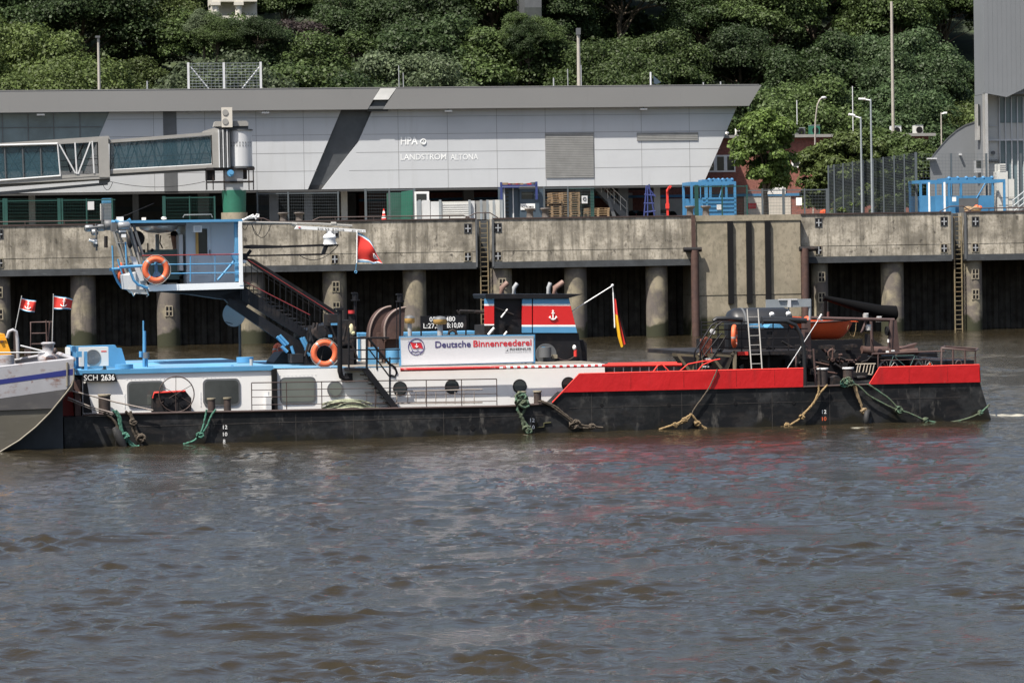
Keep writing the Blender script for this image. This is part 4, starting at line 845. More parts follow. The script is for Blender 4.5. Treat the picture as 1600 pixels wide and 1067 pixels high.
m = MB(); a = Q.at(172, 284, vg); b = Q.at(320, 284, vg+.2); m.path(catenary(a, b, .35), .018, 5); m.path(catenary(Q.at(160, 287, vg), Q.at(176, 285, vg), .45), .018, 5); part(br, 'cable', m, 'blk')
# ---------------------------------------------------------------- fences
def fence(x0, x1, y0, v, mm, posts, lab, vert=.0, sp=.2, slant=0, r=.007, top=True, pw=.05):
    a = Q.at(x0, y0, v); b = Q.at(x1, y0+slant, v); t = thing(Q, ((a[0]+b[0])/2, v, QT), 'mesh_fence', lab, 'fence', 'wire mesh fences on the quay')
    m = MB(); z = .08
    n = int((max(a[2], b[2])-QT)/sp)
    for i in range(n+1):
        k = i/n; m.tube((a[0], v, QT+(a[2]-QT)*k), (b[0], v, QT+(b[2]-QT)*k), r, 4, caps=False)
    if vert:
        u = a[0]
        while u < b[0]: k = (u-a[0])/(b[0]-a[0]); m.tube((u, v, QT), (u, v, a[2]+(b[2]-a[2])*k), r*.55, 4, caps=False); u += vert
    part(t, 'mesh', m, mm)
    if top: m = MB(); m.box(a[0], b[0], v-.03, v+.03, min(a[2], b[2])-.06, min(a[2], b[2])); part(t, 'top_rail', m, mm)
    for x, w_ in posts:
        p = Q.at(x, y0, v); k = (p[0]-a[0])/(b[0]-a[0]); m = MB(); m.box(p[0]-pw*w_, p[0]+pw*w_, v-.05, v+.05, QT-.1, a[2]+(b[2]-a[2])*k+.05); part(t, 'post', m, mm)
    return t
fence(-60, 180, 311.5, 2.4, 'gfence', [(5, 1), (9, 2), (92, 2), (97, 1), (135, .8), (175, 1)], 'green mesh fence and gates below the boarding bridge at the left edge', .1)
fence(254, 336, 308, 2.4, 'gfence', [(256, 2), (296, .7), (335, 1)], 'green mesh fence panel left of the green bridge column', .1)
fence(400, 530, 301, 8, 'wire', [(402, 1), (450, 1), (528, 1)], 'dark mesh fence panel between bridge column and pale pillar', .12)
fence(570, 648, 296, 4, 'wire', [(571, 1.4), (608, 1), (647, 1.4)], 'grey framed mesh gate left of the white cabin', .14)
fence(850, 928, 293, 2.4, 'wire', [(850, 1), (887, .9)], 'grey mesh fence panel in front of the pallets', .1)
fence(887, 929, 294, 2.5, 'gfence', [(925, 2.2)], 'green mesh fence panel ending at a thick green post', .1)
fence(1084, 1168, 290.5, 2.4, 'gfence', [(1088, 2.4), (1128, .7), (1167, .8)], 'green mesh fence in front of the blue gangway under the round tree', .1)
fence(1168, 1294, 296, 3.2, 'wire', [(1191, 1), (1224, 1.6), (1257, .8), (1292, 1.6)], 'dark mesh fence with a white notice, left of the tall fence', .1, r=.01)
fence(1293, 1432, 260, 5.5, 'wire', [(x, .8) for x in (1294, 1303, 1317, 1332, 1349, 1364, 1380, 1397, 1413)]+[(1431, 1.6)], 'tall dense mesh fence in front of the bushy trees', .07, .11, slant=-21, top=False, r=.011)
fence(1432, 1640, 241, 6.5, 'wire', [(1486, .9), (1541, .9), (1595, .9)], 'tall open mesh fence in front of the grey hall', .22, .22, r=.009, top=False, pw=.07)
m = MB().mt('lwhite'); m.rect(Q, 1244, 309, 1253, 321, 3.1, .04); single(Q, 'notice_board', m, None, 'white notice hung on the dark mesh fence right of the round tree', 'sign')
m = MB().mt('lgrey'); m.rect(Q, 137, 315, 147, 328, 2.3, .04); single(Q, 'notice_board', m, None, 'grey notice on the green mesh fence at far left', 'sign')
m = MB().mt('lgrey'); m.rect(Q, 909, 306, 918, 318, 2.3, .04); c = Q.at(913.5, 311, 2.28); m.mt('lblack').torus((c[0], 2.28, c[2]), .1, .02, n=12, k=4); single(Q, 'notice_board', m, None, 'grey sign with a round black symbol on the fence beside the pallets', 'sign')
# ---------------------------------------------------------------- lamps and masts on the quay
def lamp(px, yt, v, lab, arm=None, y1=None, r=.06, px1=None, mm='trunkpale'):
    c = Q.at(px, yt, v); t = thing(Q, (c[0], v, QT), 'street_lamp', lab, 'lamp', 'lamp posts on the quay')
    m = MB()
    if arm == 'curve':
        b = Q.at(px1, 335, v); e = Q.at(px+2, yt, v); m.path([(b[0], v, QT), (b[0]+.15, v, QT+2.2), (Q.at(1274, 190, v)[0], v, Q.at(1274, 190, v)[2]), (Q.at(1277, 165, v)[0], v, Q.at(1277, 165, v)[2]), (Q.at(1281, 156, v)[0], v, Q.at(1281, 156, v)[2]), e], r); part(t, 'post', m, mm)
        m = MB(); m.ell((e[0]+.1, v, e[2]), .22, .2, .1, 10); part(t, 'lamp_head', m, 'lgrey')
    else:
        m.tube((c[0], v, QT), (c[0], v, c[2]), r*1.3, 8, r); part(t, 'post', m, mm)
        if arm: a = Q.at(arm[0], arm[1], v); m = MB(); m.tube((c[0], v, c[2]-.1), (a[0], v, a[2]), .05, 6); m.box(min(a[0], (a[0]+c[0])/2), max(a[0], (a[0]+c[0])/2), v-.12, v+.12, min(a[2], c[2])-.03, min(a[2], c[2])+.08) if abs(a[2]-c[2]) < .1 else m.tube((a[0], v, a[2]), ((a[0]+c[0])/2, v, (a[2]+c[2])/2), .08, 6); part(t, 'lamp_head', m, 'lwhite')
lamp(1360.5, 155, 5, 'silver lamp post with a flat white head, the right one of the close pair', (1342, 154), mm='wireg')
lamp(1345, 183, 5.2, 'silver lamp post with a tilted white head, the left one of the close pair', (1326, 179), mm='wireg')
lamp(1283, 153, 24, 'curved grey street lamp rising beside the round tree', 'curve', px1=1270)
lamp(1470.5, 176, 14, 'thin pale lamp post in front of the barrel-roofed hall', (1479, 177), r=.045)
lamp(1393, 3, 20, 'tallest pale lamp mast, rising past the top of the photo', None, r=.10)
for x, y, lab in [(1245, 157, 'thin aerial pole above the compressor on the brick roof'), (1332, 135, 'thin aerial pole above the bushy trees')]:
    m = MB(); c = Q.at(x, y, 29); m.tube((c[0], 29, zr-.1), (c[0], 29, c[2]), .035, 6); single(Q, 'aerial', m, 'lgrey', lab, 'aerial')
# ---------------------------------------------------------------- bollards
def bollard(F, px, py, v, h, lab, grp, kind='rubber'):
    c = F.at(px, py, v); z = QT; m = MB(); m.lathe((c[0], v, z), [(.26, 0), (.22, .15), (.2, h*.7), (.30, h*.85), (.36, h*.93), (.30, h), (0, h+.02)], 16); single(F, 'mooring_bollard', m, 'bollardm', lab, 'bollard', grp)
for px, lab in [(442.5, 'left one of the two iron bollards behind the radar boom'), (467.5, 'right one of the two iron bollards behind the radar boom'), (828, 'iron bollard in front of the slate blue container door'), (852, 'iron bollard in front of the pallets'), (1078, 'iron bollard just left of the rusty guide post'), (1103, 'iron bollard in front of the blue gangway')]:
    bollard(Q, px, 335, 1.0, .62 if px < 500 else .68, lab, 'iron bollards on the quay edge')
# ---------------------------------------------------------------- containers, gangways, pallets
v = 4.6
t = thing(Q, (Q.at(820, 340, v)[0], v, QT), 'site_container', 'slate blue container door with a white name board', 'container')
m = MB(); m.rect(Q, 812, 295, 849, 345, v, 3); part(t, 'body', m, 'denim')
m = MB(); m.rect(Q, 815, 300, 834, 311, v-.02, .04); part(t, 'window', m, 'glass')
m = MB().mt('lwhite'); m.rect(Q, 813.5, 318.5, 836, 328, v-.05, .03); text_mb(m, Q, 'PCS PROMAR', 815, 834, 321.5, 325, v-.055, 'lblack', .01); part(t, 'name_board', m)
v = 4.2
t = thing(Q, (Q.at(796, 340, v)[0], v, QT), 'blue_rack', 'dark blue steel rack frame piled with clutter on top', 'rack')
m = MB(); m.rect(Q, 787, 293, 811, 345, v+.6, 2.4); part(t, 'body', m, 'denim')
m = MB()
for x in (783.5, 838.5): m.rect(Q, x-1.6, 285 if x < 800 else 284, x+1.6, 312, v, .15)
m.rect(Q, 783, 289, 840, 291.5, v, .15); m.rect(Q, 786, 292, 812, 293.5, v-.1, 2); part(t, 'frame', m, 'navy')
m = MB()
for x in (788.5, 802): m.rect(Q, x-.8, 293, x+.8, 345, v+.5, .12)
part(t, 'pale_edges', m, 'lgrey')
m = MB().mt('brown'); r_ = random.Random(2)
for i in range(12): x = r_.uniform(787, 836); c = Q.at(x, 288, v+.4); m.mt(r_.choice(['brown', 'wood', 'redold', 'dgrey'])); s_ = r_.uniform(.08, .2); m.box(c[0]-s_, c[0]+s_, v+.2, v+.8, c[2]-.12, c[2]+r_.uniform(0, .14))
part(t, 'clutter', m)
m = MB(); c = Q.at(800, 340, v+.45); 
for i in range(8): z = QT+.25*i+.2; m.box(c[0]+.12-.5, c[0]+.3-.5, v+.45, v+.6, z, z+.1)
part(t, 'steps', m, 'glass')
# white cabin and grey sheet fence
t = thing(Q, (Q.at(661, 340, 3.4)[0], 3.4, QT), 'white_cabin', 'narrow white cabin with a dark window behind the pale sheet fence', 'cabin')
m = MB(); a = Q.at(649, 299.5, 3.4); b = Q.at(671, 345, 3.4); m.box(a[0], b[0], 3.4, 4.5, QT, a[2]); part(t, 'body', m, 'white2'); m = MB(); m.rect(Q, 650.5, 303, 666.5, 314, 3.38, .1); part(t, 'window', m, 'glass')
t = thing(Q, (Q.at(720, 340, 2.8)[0], 2.8, QT), 'sheet_fence', 'pale grey ribbed sheet fence with posts between cabin and blue rack', 'fence')
for i, (x0, x1, y0, mm) in enumerate([(651, 659, 314, 'wireg'), (660, 672, 313, 'lgrey'), (673, 688, 315, 'lgrey'), (689, 732, 315, 'white3'), (736, 742, 314, 'lgrey'), (743, 752, 314, 'bridge'), (753, 762, 314, 'bridge'), (763, 772, 313, 'white3'), (773, 781, 312.5, 'white3')]):
    m = MB(); vv = 2.8 if i < 4 else 2.8+.1*(i-3); m.rect(Q, x0, y0, x1, 343, vv, .05); part(t, 'panel', m, mm)
m = MB(); z = QT+.15
while z < Q.at(710, 317, 2.8)[2]: m.box(Q.at(689, 320, 2.8)[0], Q.at(732, 320, 2.8)[0], 2.775, 2.8, z, z+.035); z += .14
part(t, 'ribs', m, 'lgrey')
for x in (656, 688, 734, 752, 762, 772, 784): m = MB(); m.rect(Q, x-1.8, 312.5, x+1.8, 343, 2.7, .12); part(t, 'post', m, 'wireg')
# green container
t = thing(Q, (Q.at(630, 340, 5)[0], 5, QT), 'green_container', 'green container with its doors ajar behind the framed mesh gate', 'container')
m = MB(); m.rect(Q, 611, 301, 632, 345, 5.4, 2.4); part(t, 'body', m, 'gfence2'); m = MB(); m.px(Q, [(627, 300), (645, 297), (645, 345), (627, 345)], 5.0, .1); part(t, 'door', m, 'green')
t = None
# parked cars hardly seen behind
def car(px0, px1, yt, v, mm, lab):
    a = Q.at(px0, 330, v)[0]; b = Q.at(px1, 330, v)[0]; zt = Q.at((px0+px1)/2, yt, v)[2]; L_ = b-a; h = zt-QT
    t = thing(Q, ((a+b)/2, v, QT), 'parked_car', lab, 'car', 'cars parked behind the quay')
    m = MB(); m.prism([(a, QT+.2), (a, QT+h*.5), (a+L_*.08, QT+h*.6), (a+L_*.24, QT+h*.66), (b-L_*.1, QT+h*.62), (b, QT+h*.5), (b, QT+.2)], v, v+1.7); part(t, 'body', m, mm)
    m = MB(); m.prism([(a+L_*.2, QT+h*.62), (a+L_*.34, zt), (a+L_*.66, zt), (b-L_*.1, QT+h*.62)], v+.12, v+1.55); part(t, 'cabin_glass', m, 'glass')
    for k in (.2, .8): m = MB(); m.cyl((a+L_*k, v-.05, QT+.3), .31, .22, 18, 'v'); part(t, 'wheel', m, 'rubber')
car(982, 1006, 329, 16, 'redold', 'small red car beneath the terminal, right of the stair'); car(1006, 1062, 328, 18, 'lgrey', 'silver car beneath the terminal beside the red davit')
car(1290, 1340, 318, 24, 'odinghy', 'orange vehicle seen through the tall dense mesh fence')
# white van / tank far left, traffic cone, davit
t = thing(Q, (Q.at(186, 330, 9)[0], 9, QT), 'parked_van', 'white van glimpsed beneath the terminal behind the wheelhouse lamps', 'van')
m = MB(); m.rect(Q, 158, 318, 176, 345, 9, 2); part(t, 'body', m, 'white2'); m = MB(); m.rect(Q, 160, 310, 174, 318, 9.1, 1.8); part(t, 'roof_box', m, 'blue')
c = Q.at(600, 344, 1.3); z1 = Q.at(600, 326, 1.3)[2]; hh_ = z1-QT
t = thing(Q, (c[0], 1.3, QT), 'traffic_cone', 'red and white striped traffic cone on the quay edge', 'cone')
for i in range(5): m = MB(); m.cyl((c[0], 1.3, QT+.04+hh_*i/5.3), .17*(1-i/6), hh_/5.3, 14, r2=.17*(1-(i+1)/6)); part(t, 'band', m, 'fred' if i % 2 == 0 else 'lwhite')
m = MB(); m.box(c[0]-.22, c[0]+.22, 1.08, 1.52, QT, QT+.04); part(t, 'foot', m, 'fred')
t = thing(Q, (Q.at(1043, 340, 4)[0], 4, QT), 'red_davit', 'slim red steel davit post on the quay left of the blue gangway', 'davit')
m = MB(); m.rect(Q, 1041.7, 296, 1044.8, 345, 4, .12); m.px(Q, [(1041, 297), (1047, 290), (1050, 291), (1044.5, 299)], 4.01, .13); part(t, 'post', m, 'fred')
m = MB(); m.tpx(Q, (1045, 292), (1042, 300), 3.95, .05); m.rect(Q, 1040.8, 318, 1045.8, 326, 3.95, .2); part(t, 'winch_box', m, 'fred')
t = thing(Q, (Q.at(1015, 340, 5)[0], 5, QT), 'lattice_stand', 'dark violet lattice stand beside the pale column', 'stand')
m = MB()
for a, b in [((1006, 345), (1010, 290)), ((1024, 345), (1014, 288)), ((1010, 290), (1024, 308)), ((1006, 318), (1022, 318)), ((1007, 304), (1024, 306)), ((1006, 332), (1024, 330)), ((1012, 345), (1012, 292))]: m.tpx(Q, a, b, 5, .05)
part(t, 'frame', m, 'navy')
# pallets
def pallet_obj(px, i, v, lab, w_=.6):
    c = Q.at(px, 340, v); z = QT+.145*i; m = MB()
    for k in (-1, 0, 1): m.box(c[0]+k*(w_-.07)-.07, c[0]+k*(w_-.07)+.07, v, v+1.2, z+.022, z+.115)
    m.box(c[0]-w_, c[0]+w_, v+.01, v+.12, z, z+.022)
    for j in range(4): m.box(c[0]-w_, c[0]+w_, v+.01+j*.33, v+.2+j*.33, z+.115, z+.140)
    return single(Q, 'pallet', m, 'wood', lab, 'pallet', 'stacked wooden pallets behind the mesh fence')
for px, n, v_, lab in [(863, 9, 5.0, 'left stack'), (875, 12, 5.8, 'middle stack'), (892, 12, 5.2, 'right stack'), (935, 5, 6.0, 'low stack beside the stair')]:
    for i in range(n):
        if px == 863 and i == 6: continue
        pallet_obj(px+random.uniform(-.6, .6), i, v_, f'weathered wooden pallet, {ORD[i]} from the bottom of the {lab}', .62 if px != 935 else .75)
# blue gangways
def gangway(x0, x1, y0, yw, v, lab, doors):
    a = Q.at(x0, y0, v); b = Q.at(x1, y0, v); t = thing(Q, ((a[0]+b[0])/2, v, QT), 'gangway_cabin', lab, 'gangway'); D_ = 2.6
    m = MB(); zt = Q.at((x0+x1)/2, y0, v)[2]; zw = Q.at((x0+x1)/2, yw, v)[2]
    m.box(a[0], b[0], v, v+.12, zt-.2, zt); m.box(a[0], b[0], v+D_, v+D_+.12, zt-.2, zt); m.box(a[0], a[0]+.1, v+.12, v+D_, zt-.2, zt); m.box(b[0]-.1, b[0], v+.12, v+D_, zt-.2, zt); part(t, 'roof_frame', m, 'sky_blue')
    m = MB(); m.box(a[0]+.05, b[0]-.05, v+D_, v+D_+.08, QT, zw); part(t, 'rear_side', m, 'sky_blue')
    for i, (u_, vv) in enumerate([(a[0], v), (b[0]-.14, v), (a[0]+(b[0]-a[0])*.33, v), (a[0], v+D_-.02), (b[0]-.14, v+D_-.02), (a[0]+(b[0]-a[0])*.6, v+D_-.02)]):
        m = MB(); m.box(u_, u_+.14, vv, vv+.14, QT, zt-.2); part(t, 'post', m, 'sky_blue')
    m = MB()
    for k in (.4, .5, .62): uu = a[0]+(b[0]-a[0])*k; m.tube((uu, v+D_, zw), (uu, v+D_, zt-.2), .04, 6)
    m.tube((a[0]+(b[0]-a[0])*.75, v+D_, QT+.6), (a[0]+(b[0]-a[0])*.9, v+D_, zt-.2), .05, 6); part(t, 'brace', m, 'sky_blue')
    for xa, xb in doors:
        m = MB().mt('sky_blue'); e = Q.at(xa, y0+4, v-.06); f = Q.at(xb, y0+4, v-.06); m.box(e[0], f[0], v-.08, v-.01, QT, zt-1.0); m.box(e[0], e[0]+.1, v-.08, v-.01, zt-1.0, zt-.1); m.box(f[0]-.1, f[0], v-.08, v-.01, zt-1.0, zt-.1); m.box(e[0]+.1, f[0]-.1, v-.08, v-.01, zt-.22, zt-.1)
        d = part(t, 'door', m); m = MB(); m.box(f[0], f[0]+.12, v-.1, v-.02, QT, zt-.15); part(d, 'white_edge', m, 'lwhite')
    m = MB(); r2 = random.Random(int(x0))
    for k in range(6): uu = a[0]+(b[0]-a[0])*(.28+.1*k); m.box(uu, uu+.45, v+.3, v+1.6, zt+.002, zt+r2.uniform(.08, .2)); m.ell((uu+.5, v+.5, zt+.1), .14, .14, .14, 8)
    part(t, 'roof_gear', m, 'sky_blue'); return t
g2 = gangway(1437, 1571, 281, 305, 3.6, 'bright blue open gangway cabin with two doors near the right edge', [(1438, 1450), (1461, 1474)])
m = MB(); m.rect(Q, 1499, 310, 1529, 345, 3.5, .1); part(g2, 'grey_plate', m, 'bridge2'); m = MB(); m.rect(Q, 1488, 308, 1494, 315, 5.9, .05); part(g2, 'notice', m, 'lwhite')
g1 = gangway(1079, 1150, 284, 309, 4.4, 'blue gangway cabin with slatted side behind the green fence', [])
m = MB(); a = Q.at(1097, 309, 4.5); b = Q.at(1150, 345, 4.5); m.box(a[0], b[0], 4.45, 4.52, QT, a[2])
for i in range(5): m.box(a[0], b[0], 4.40, 4.45, QT+.1+i*.26, QT+.2+i*.26)
part(g1, 'slatted_side', m, 'sky_blue')
m = MB(); m.rect(Q, 1120, 320, 1127, 328, 4.36, .05); part(g1, 'notice', m, 'lgrey')
# float balls, sacks, white crates, stair near right gangway
t = thing(Q, (Q.at(1520, 340, 2)[0], 2, QT), 'net_heap', 'heap of tan netting with orange floats on the quay edge', 'net'); m = MB(); r2 = random.Random(9)
for i in range(16): c = Q.at(1511+r2.uniform(0, 18), 340, 2+r2.uniform(0, .5)); m.ell((c[0], c[1], QT+r2.uniform(.1, .35)), .3, .2, .13, 8)
part(t, 'netting', m, 'wood'); 
for x, y in ((1526, 323.5), (1531, 324.5), (1523, 326)): m = MB(); c = Q.at(x, y, 2.1); m.ell(c, .16, .16, .14, 12); part(t, 'float', m, 'odinghy')
for x, y, w_, h_, lab in [(1568, 300, 14, 45, 'tall stack of white crates behind the blue gangway'), (1579, 312, 12, 34, 'shorter stack of white crates beside the tall one'), (1567, 268, 9, 12, 'white crate on top of the tall stack')]:
    m = MB(); m.rect(Q, x-w_/2, y-h_ if y < 300 else y-32, x+w_/2, y if y < 300 else 345, 6.0 if w_ != 12 else 6.05, 1.2); m.mt('bridge')
    for k in range(4): m.rect(Q, x-w_/2-.1, (y if y < 300 else 345)-k*12-1 if y > 290 else y-k*3-1, x+w_/2+.1, (y if y < 300 else 345)-k*12 if y > 290 else y-k*3, 5.98, .03)
    m.mats = ['white3', 'bridge']; m.m = [0]*6+[1]*(len(m.f)-6); single(Q, 'crate_stack', m, None, lab, 'crates')
t = thing(Q, (Q.at(1592, 340, 3.5)[0], 3.5, QT), 'boarding_stair', 'galvanised stair handrails at the right edge of the quay', 'stair'); m = MB()
for dy in (0, 9, 18): m.tpx(Q, (1582, 332-dy), (1612, 308-dy), 3.5, .04); m.tpx(Q, (1582, 332-dy), (1612, 308-dy), 4.4, .04)
for x in (1583, 1592, 1601): m.tpx(Q, (x, 345), (x, 314-(x-1583)*.8), 3.5, .04)
part(t, 'handrail', m, 'wireg'); m = MB(); m.px(Q, [(1580, 345), (1586, 345), (1618, 316), (1612, 316)], 3.6, .8); part(t, 'flight', m, 'dgrey')
# trees on the quay
c = Q.at(1197, 338, 9.5); PROTO.append(None)
cm, cc = crown_mesh('crown', 2.15, 2.6, 70, 420, .12, 56, (.20, .38), True); PROTO[-1] = (cm, trunk_mesh(3.2, .18, cc, 14, 3, .45), 2.2, 2.75)
t = tree(Q, (c[0], 9.5, QT-.1), 6, 'bright green', 'round leafy tree on the quay between the terminal end and the curved lamp', 'tree', None, (1.0, 1.0, 1.10), 1.0, 4.0)
for px, v_, s_, kd, lab in [(1294, 17, 1.05, 'yellow green', 'leafy tree left of the lamp pair, in front of the brick building'), (1335, 15, 1.15, 'yellow green', 'bushy tree directly behind the lamp pair'), (1378, 18, 1.2, 'mid green', 'bushy tree behind the tall dense fence, right of the lamp pair'), (1425, 16, 1.05, 'mid green', 'bushy tree left of the barrel-roofed hall')]:
    c = Q.at(px, 338, v_); tree(Q, (c[0], v_, QT-.4), 6, kd, lab, 'tree', 'leafy trees behind the tall mesh fence', (s_*.95, s_*.95, s_*.95), px*.1, 3.2)
for px, v_, lab in [(1325, 6.5, 'low weedy bush at the foot of the dense fence'), (1388, 7, 'taller weedy bush at the foot of the dense fence'), (185, 30, 'dense bush seen under the terminal left of the wheelhouse')]:
    c = Q.at(px, 338, v_); tree(Q, (c[0], v_, QT-1.6), 6, 'yellow green', lab, 'bush', None, (.55, .55, .5) if px > 200 else (1.2, 1, 1), px*.1, 3.2)
# ================================================================ push boat
bt = thing(B, (0, 0, 0), 'push_boat', 'black hulled push boat with white deckhouse, red bulwark and raised wheelhouse', 'push boat')
def P(name, m, mm=None, lab=None, par=None): return part(par or bt, name, m, mm, lab)
def bz(y, x=800, v=0): return B.at(x, y, v)[2]
W = 9.6
# hull
m = MB(); top = [(100, 652), (340, 643), (800, 634), (862, 630), (880, 613), (1255, 604.5), (1360, 600.5), (1531, 597), (1549, 657)]
pts = [B.at(x, y, 0) for x, y in top]; pts = [(p[0], p[2]) for p in pts]
m.prism(pts+[(pts[-1][0]+.1, -.9), (pts[0][0], -.9)], 0, W); hull = P('hull', m, 'hull')
zd = B.at(560, 638, 0)[2]; zaft = B.at(1300, 602, 0)[2]
m = MB(); a = B.at(130, 648, 0); m.ppx(B, [(130, 648), (340, 643.5), (800, 634.5), (862, 630.5)], -.03, .035, 6); m.ppx(B, [(1255, 604.5), (1360, 600.5)], -.03, .03, 6); P('rubbing_strake', m, 'rail')
# draft marks and openings
m = MB()
for x, ys, ss in [(352, (667, 678, 689), ('12', '10', '8')), (832, (656, 667), ('12', '10')), (1288, (643, 654), ('12', '10'))]:
    for y, s_ in zip(ys, ss): text_mb(m, B, s_, x-3.6, x+3.2 if len(s_) > 1 else x, y-3, y+3, -.004, 'lwhite' if not (x == 1288 and y == 654) else 'orange', .01, .003)
P('draft_marks', m, None, None, hull)
m = MB()
for x, y in [(684, 669), (712, 669), (738, 668), (940, 633), (1045, 632), (1149, 630), (1240, 629)]: c = B.at(x, y, 0); m.cyl((c[0], -.012, c[2]), .055 if x != 738 else .08, .02, 10, 'v')
P('scupper', m, 'rubber', None, hull)
m = MB(); m.ppx(B, [(838, 660), (838, 668), (850, 667), (850, 661), (861, 660)], -.02, .02, 4); P('load_mark', m, 'conc2', None, hull)
m = MB()
for k in range(11):
    x = 180+k*124+(k % 3)*17; 
    if abs(x-862) < 20: x += 30
    yt = 646-(x-340)*.0195 if x < 860 else 614-(x-880)*.0246; a = B.at(x, yt+3, 0); m.box(a[0]-.007, a[0]+.007, -.006, .01, -.3, a[2])
a = B.at(150, 668, 0); m.box(a[0], B.at(860, 650, 0)[0], -.006, .01, a[2]-.008, a[2]+.008); a = B.at(1200, 629, 0); m.box(B.at(890, 650, 0)[0], B.at(1500, 629, 0)[0], -.006, .01, a[2]-.006, a[2]+.006)
P('weld_seam', m, 'seam', None, hull)
# red bulwarks, near and far side
for v0 in (-.045, W-.01):
    m = MB(); m.px(B, [(864, 628), (905, 584.5), (1255, 576), (1255, 604.5), (880, 613)], v0, .055); P('bulwark', m, 'red')
    m = MB(); m.px(B, [(1358, 600.5), (1374, 574.5), (1530, 570.5), (1531.5, 597)], v0, .055); P('bulwark', m, 'red')
m = MB()
for x in (985, 1068, 1150, 1210, 1420, 1480): a = B.at(x, 583-(x-905)*.0235 if x < 1300 else 574.5-(x-1374)*.026, -.05); m.box(a[0]-.005, a[0]+.005, -.052, -.04, a[2]-.48 if x < 1300 else a[2]-.44, a[2]-.02)
P('weld_seam', m, 'seamr')
m = MB(); a = B.at(1530, 570.5, 0); b = B.at(1531.5, 597, 0); m.add([(a[0]-.03, 0, a[2]), (a[0]-.03, W, a[2]), (b[0]-.03, W, b[2]), (b[0]-.03, 0, b[2])], [(0, 1, 2, 3)]); m.add([(a[0]+.02, 0, a[2]), (a[0]+.02, W, a[2]), (b[0]+.02, W, b[2]), (b[0]+.02, 0, b[2])], [(0, 1, 2, 3)]); P('stern_bulwark', m, 'red')
m = MB(); m.ppx(B, [(863, 629), (905, 584), (1255, 575.5)], -.03, .022, 5); m.ppx(B, [(1358, 601), (1374, 574), (1530, 570)], -.03, .022, 5); P('bulwark_cap', m, 'fred')
# deckhouse
VD = .62
m = MB(); A = [B.at(*q, VD) for q in [(128, 649), (134, 649), (130, 588), (428, 578)]]
zA = B.at(280, 582, VD)[2]; zB2 = B.at(436, 577, VD)[2]; zC2 = B.at(944, 568.5, VD)[2]
uL = B.at(129, 620, VD)[0]; uM = B.at(428, 600, VD)[0]; uR = B.at(945, 575, VD)[0]
m.box(uL, uM, VD, W-VD, zd-.15, zA); P('forward_deckhouse', m, 'white')
m = MB(); z0 = B.at(428, 577.5, VD)[2]
m.prism([(uM+.001, zd-.15), (uR, zd-.15), (uR, zC2), (uM+.001, z0)], VD, W-VD); P('aft_deckhouse', m, 'white')
m = MB(); m.px(B, [(130, 600), (136, 597), (144, 645), (130, 645)], VD-.01, .02); m.px(B, [(118, 590), (127, 590), (127, 648), (118, 648)], VD+.2, .3); P('bow_brace', m, 'blk')
m = MB(); m.box(uL-.15, uM-.02, VD-.05, W-VD+.05, zA+.004, zA+.13); P('blue_coaming', m, 'blue')
m = MB(); m.box(uL-.1, uM-.05, VD+.12, W-VD-.12, zA+.13, zA+.14); P('forward_roof', m, 'bluedeck')
m = MB(); m.prism([(uM+.05, z0+.005), (uR-.05, zC2+.005), (uR-.05, zC2+.03), (uM+.05, z0+.03)], VD+.25, W-VD-.2); P('aft_roof', m, 'roofdk')
m = MB(); m.prism([(uM+.05, z0+.032), (B.at(612, 576, VD)[0], B.at(612, 576, VD)[2]+.034), (B.at(612, 576, VD)[0], B.at(612, 576, VD)[2]+.05), (uM+.05, z0+.05)], VD+.1, W-VD-.3); P('blue_roof_panel', m, 'bluedeck')
# windows
def rr_poly(u0, u1, z0, z1, r, n=5):
    o = []
    for cx, cz, a0 in ((u1-r, z1-r, 0), (u0+r, z1-r, 90), (u0+r, z0+r, 180), (u1-r, z0+r, 270)):
        o += [(cx+r*math.cos(R(a0+90*i/n)), cz+r*math.sin(R(a0+90*i/n))) for i in range(n+1)]
    return o
for x0, y0, x1, y1 in [(198.5, 595, 257, 636), (317, 591.5, 375, 633.5), (437.5, 589, 493.5, 630)]:
    a = B.at(x0, (y0+y1)/2, VD); b = B.at(x1, (y0+y1)/2, VD); t_ = B.at((x0+x1)/2, y0, VD)[2]; c = B.at((x0+x1)/2, y1, VD)[2]
    m = MB(); m.prism(rr_poly(a[0], b[0], c, t_, .14), VD-.03, VD+.05); w_ = P('window', m, 'dgrey')
    m = MB(); m.prism(rr_poly(a[0]+.05, b[0]-.05, c+.05, t_-.05, .11), VD-.034, VD); P('pane', m, 'gwin2' if x0 > 400 else 'gwin', None, w_)
    if x0 < 250: m = MB(); [m.box(b[0]-.5, b[0]-.12, VD-.036, VD-.034, c+.09+.035*k_, c+.105+.035*k_) for k_ in range(8)]; P('blind', m, 'gwin2', None, w_)
    m = MB(); 
    for k in range(22): m.cyl((a[0]-.07, VD-.012, c+(t_-c)*k/21), .012, .02, 5, 'v') if k < 12 else m.cyl((a[0]+(b[0]-a[0])*(k-12)/9, VD-.012, t_+.06), .012, .02, 5, 'v')
    P('bolts', m, 'white2', None, w_)
m = MB(); c = B.at(523.5, 608, VD); m.cyl((c[0], VD-.05, c[2]), .235, .08, 28, 'v'); w_ = P('porthole', m, 'dgrey'); m = MB(); m.cyl((c[0], VD-.055, c[2]), .185, .04, 24, 'v'); P('pane', m, 'gwin2', None, w_)
for x, y in [(625, 607), (706, 604), (812, 603.5), (888, 600)]:
    m = MB(); c = B.at(x, y, VD); m.cyl((c[0], VD-.02, c[2]), .21, .06, 28, 'v'); w_ = P('porthole', m, 'blk'); m = MB(); m.cyl((c[0], VD-.024, c[2]), .175, .04, 24, 'v'); P('pane', m, 'glass', None, w_)
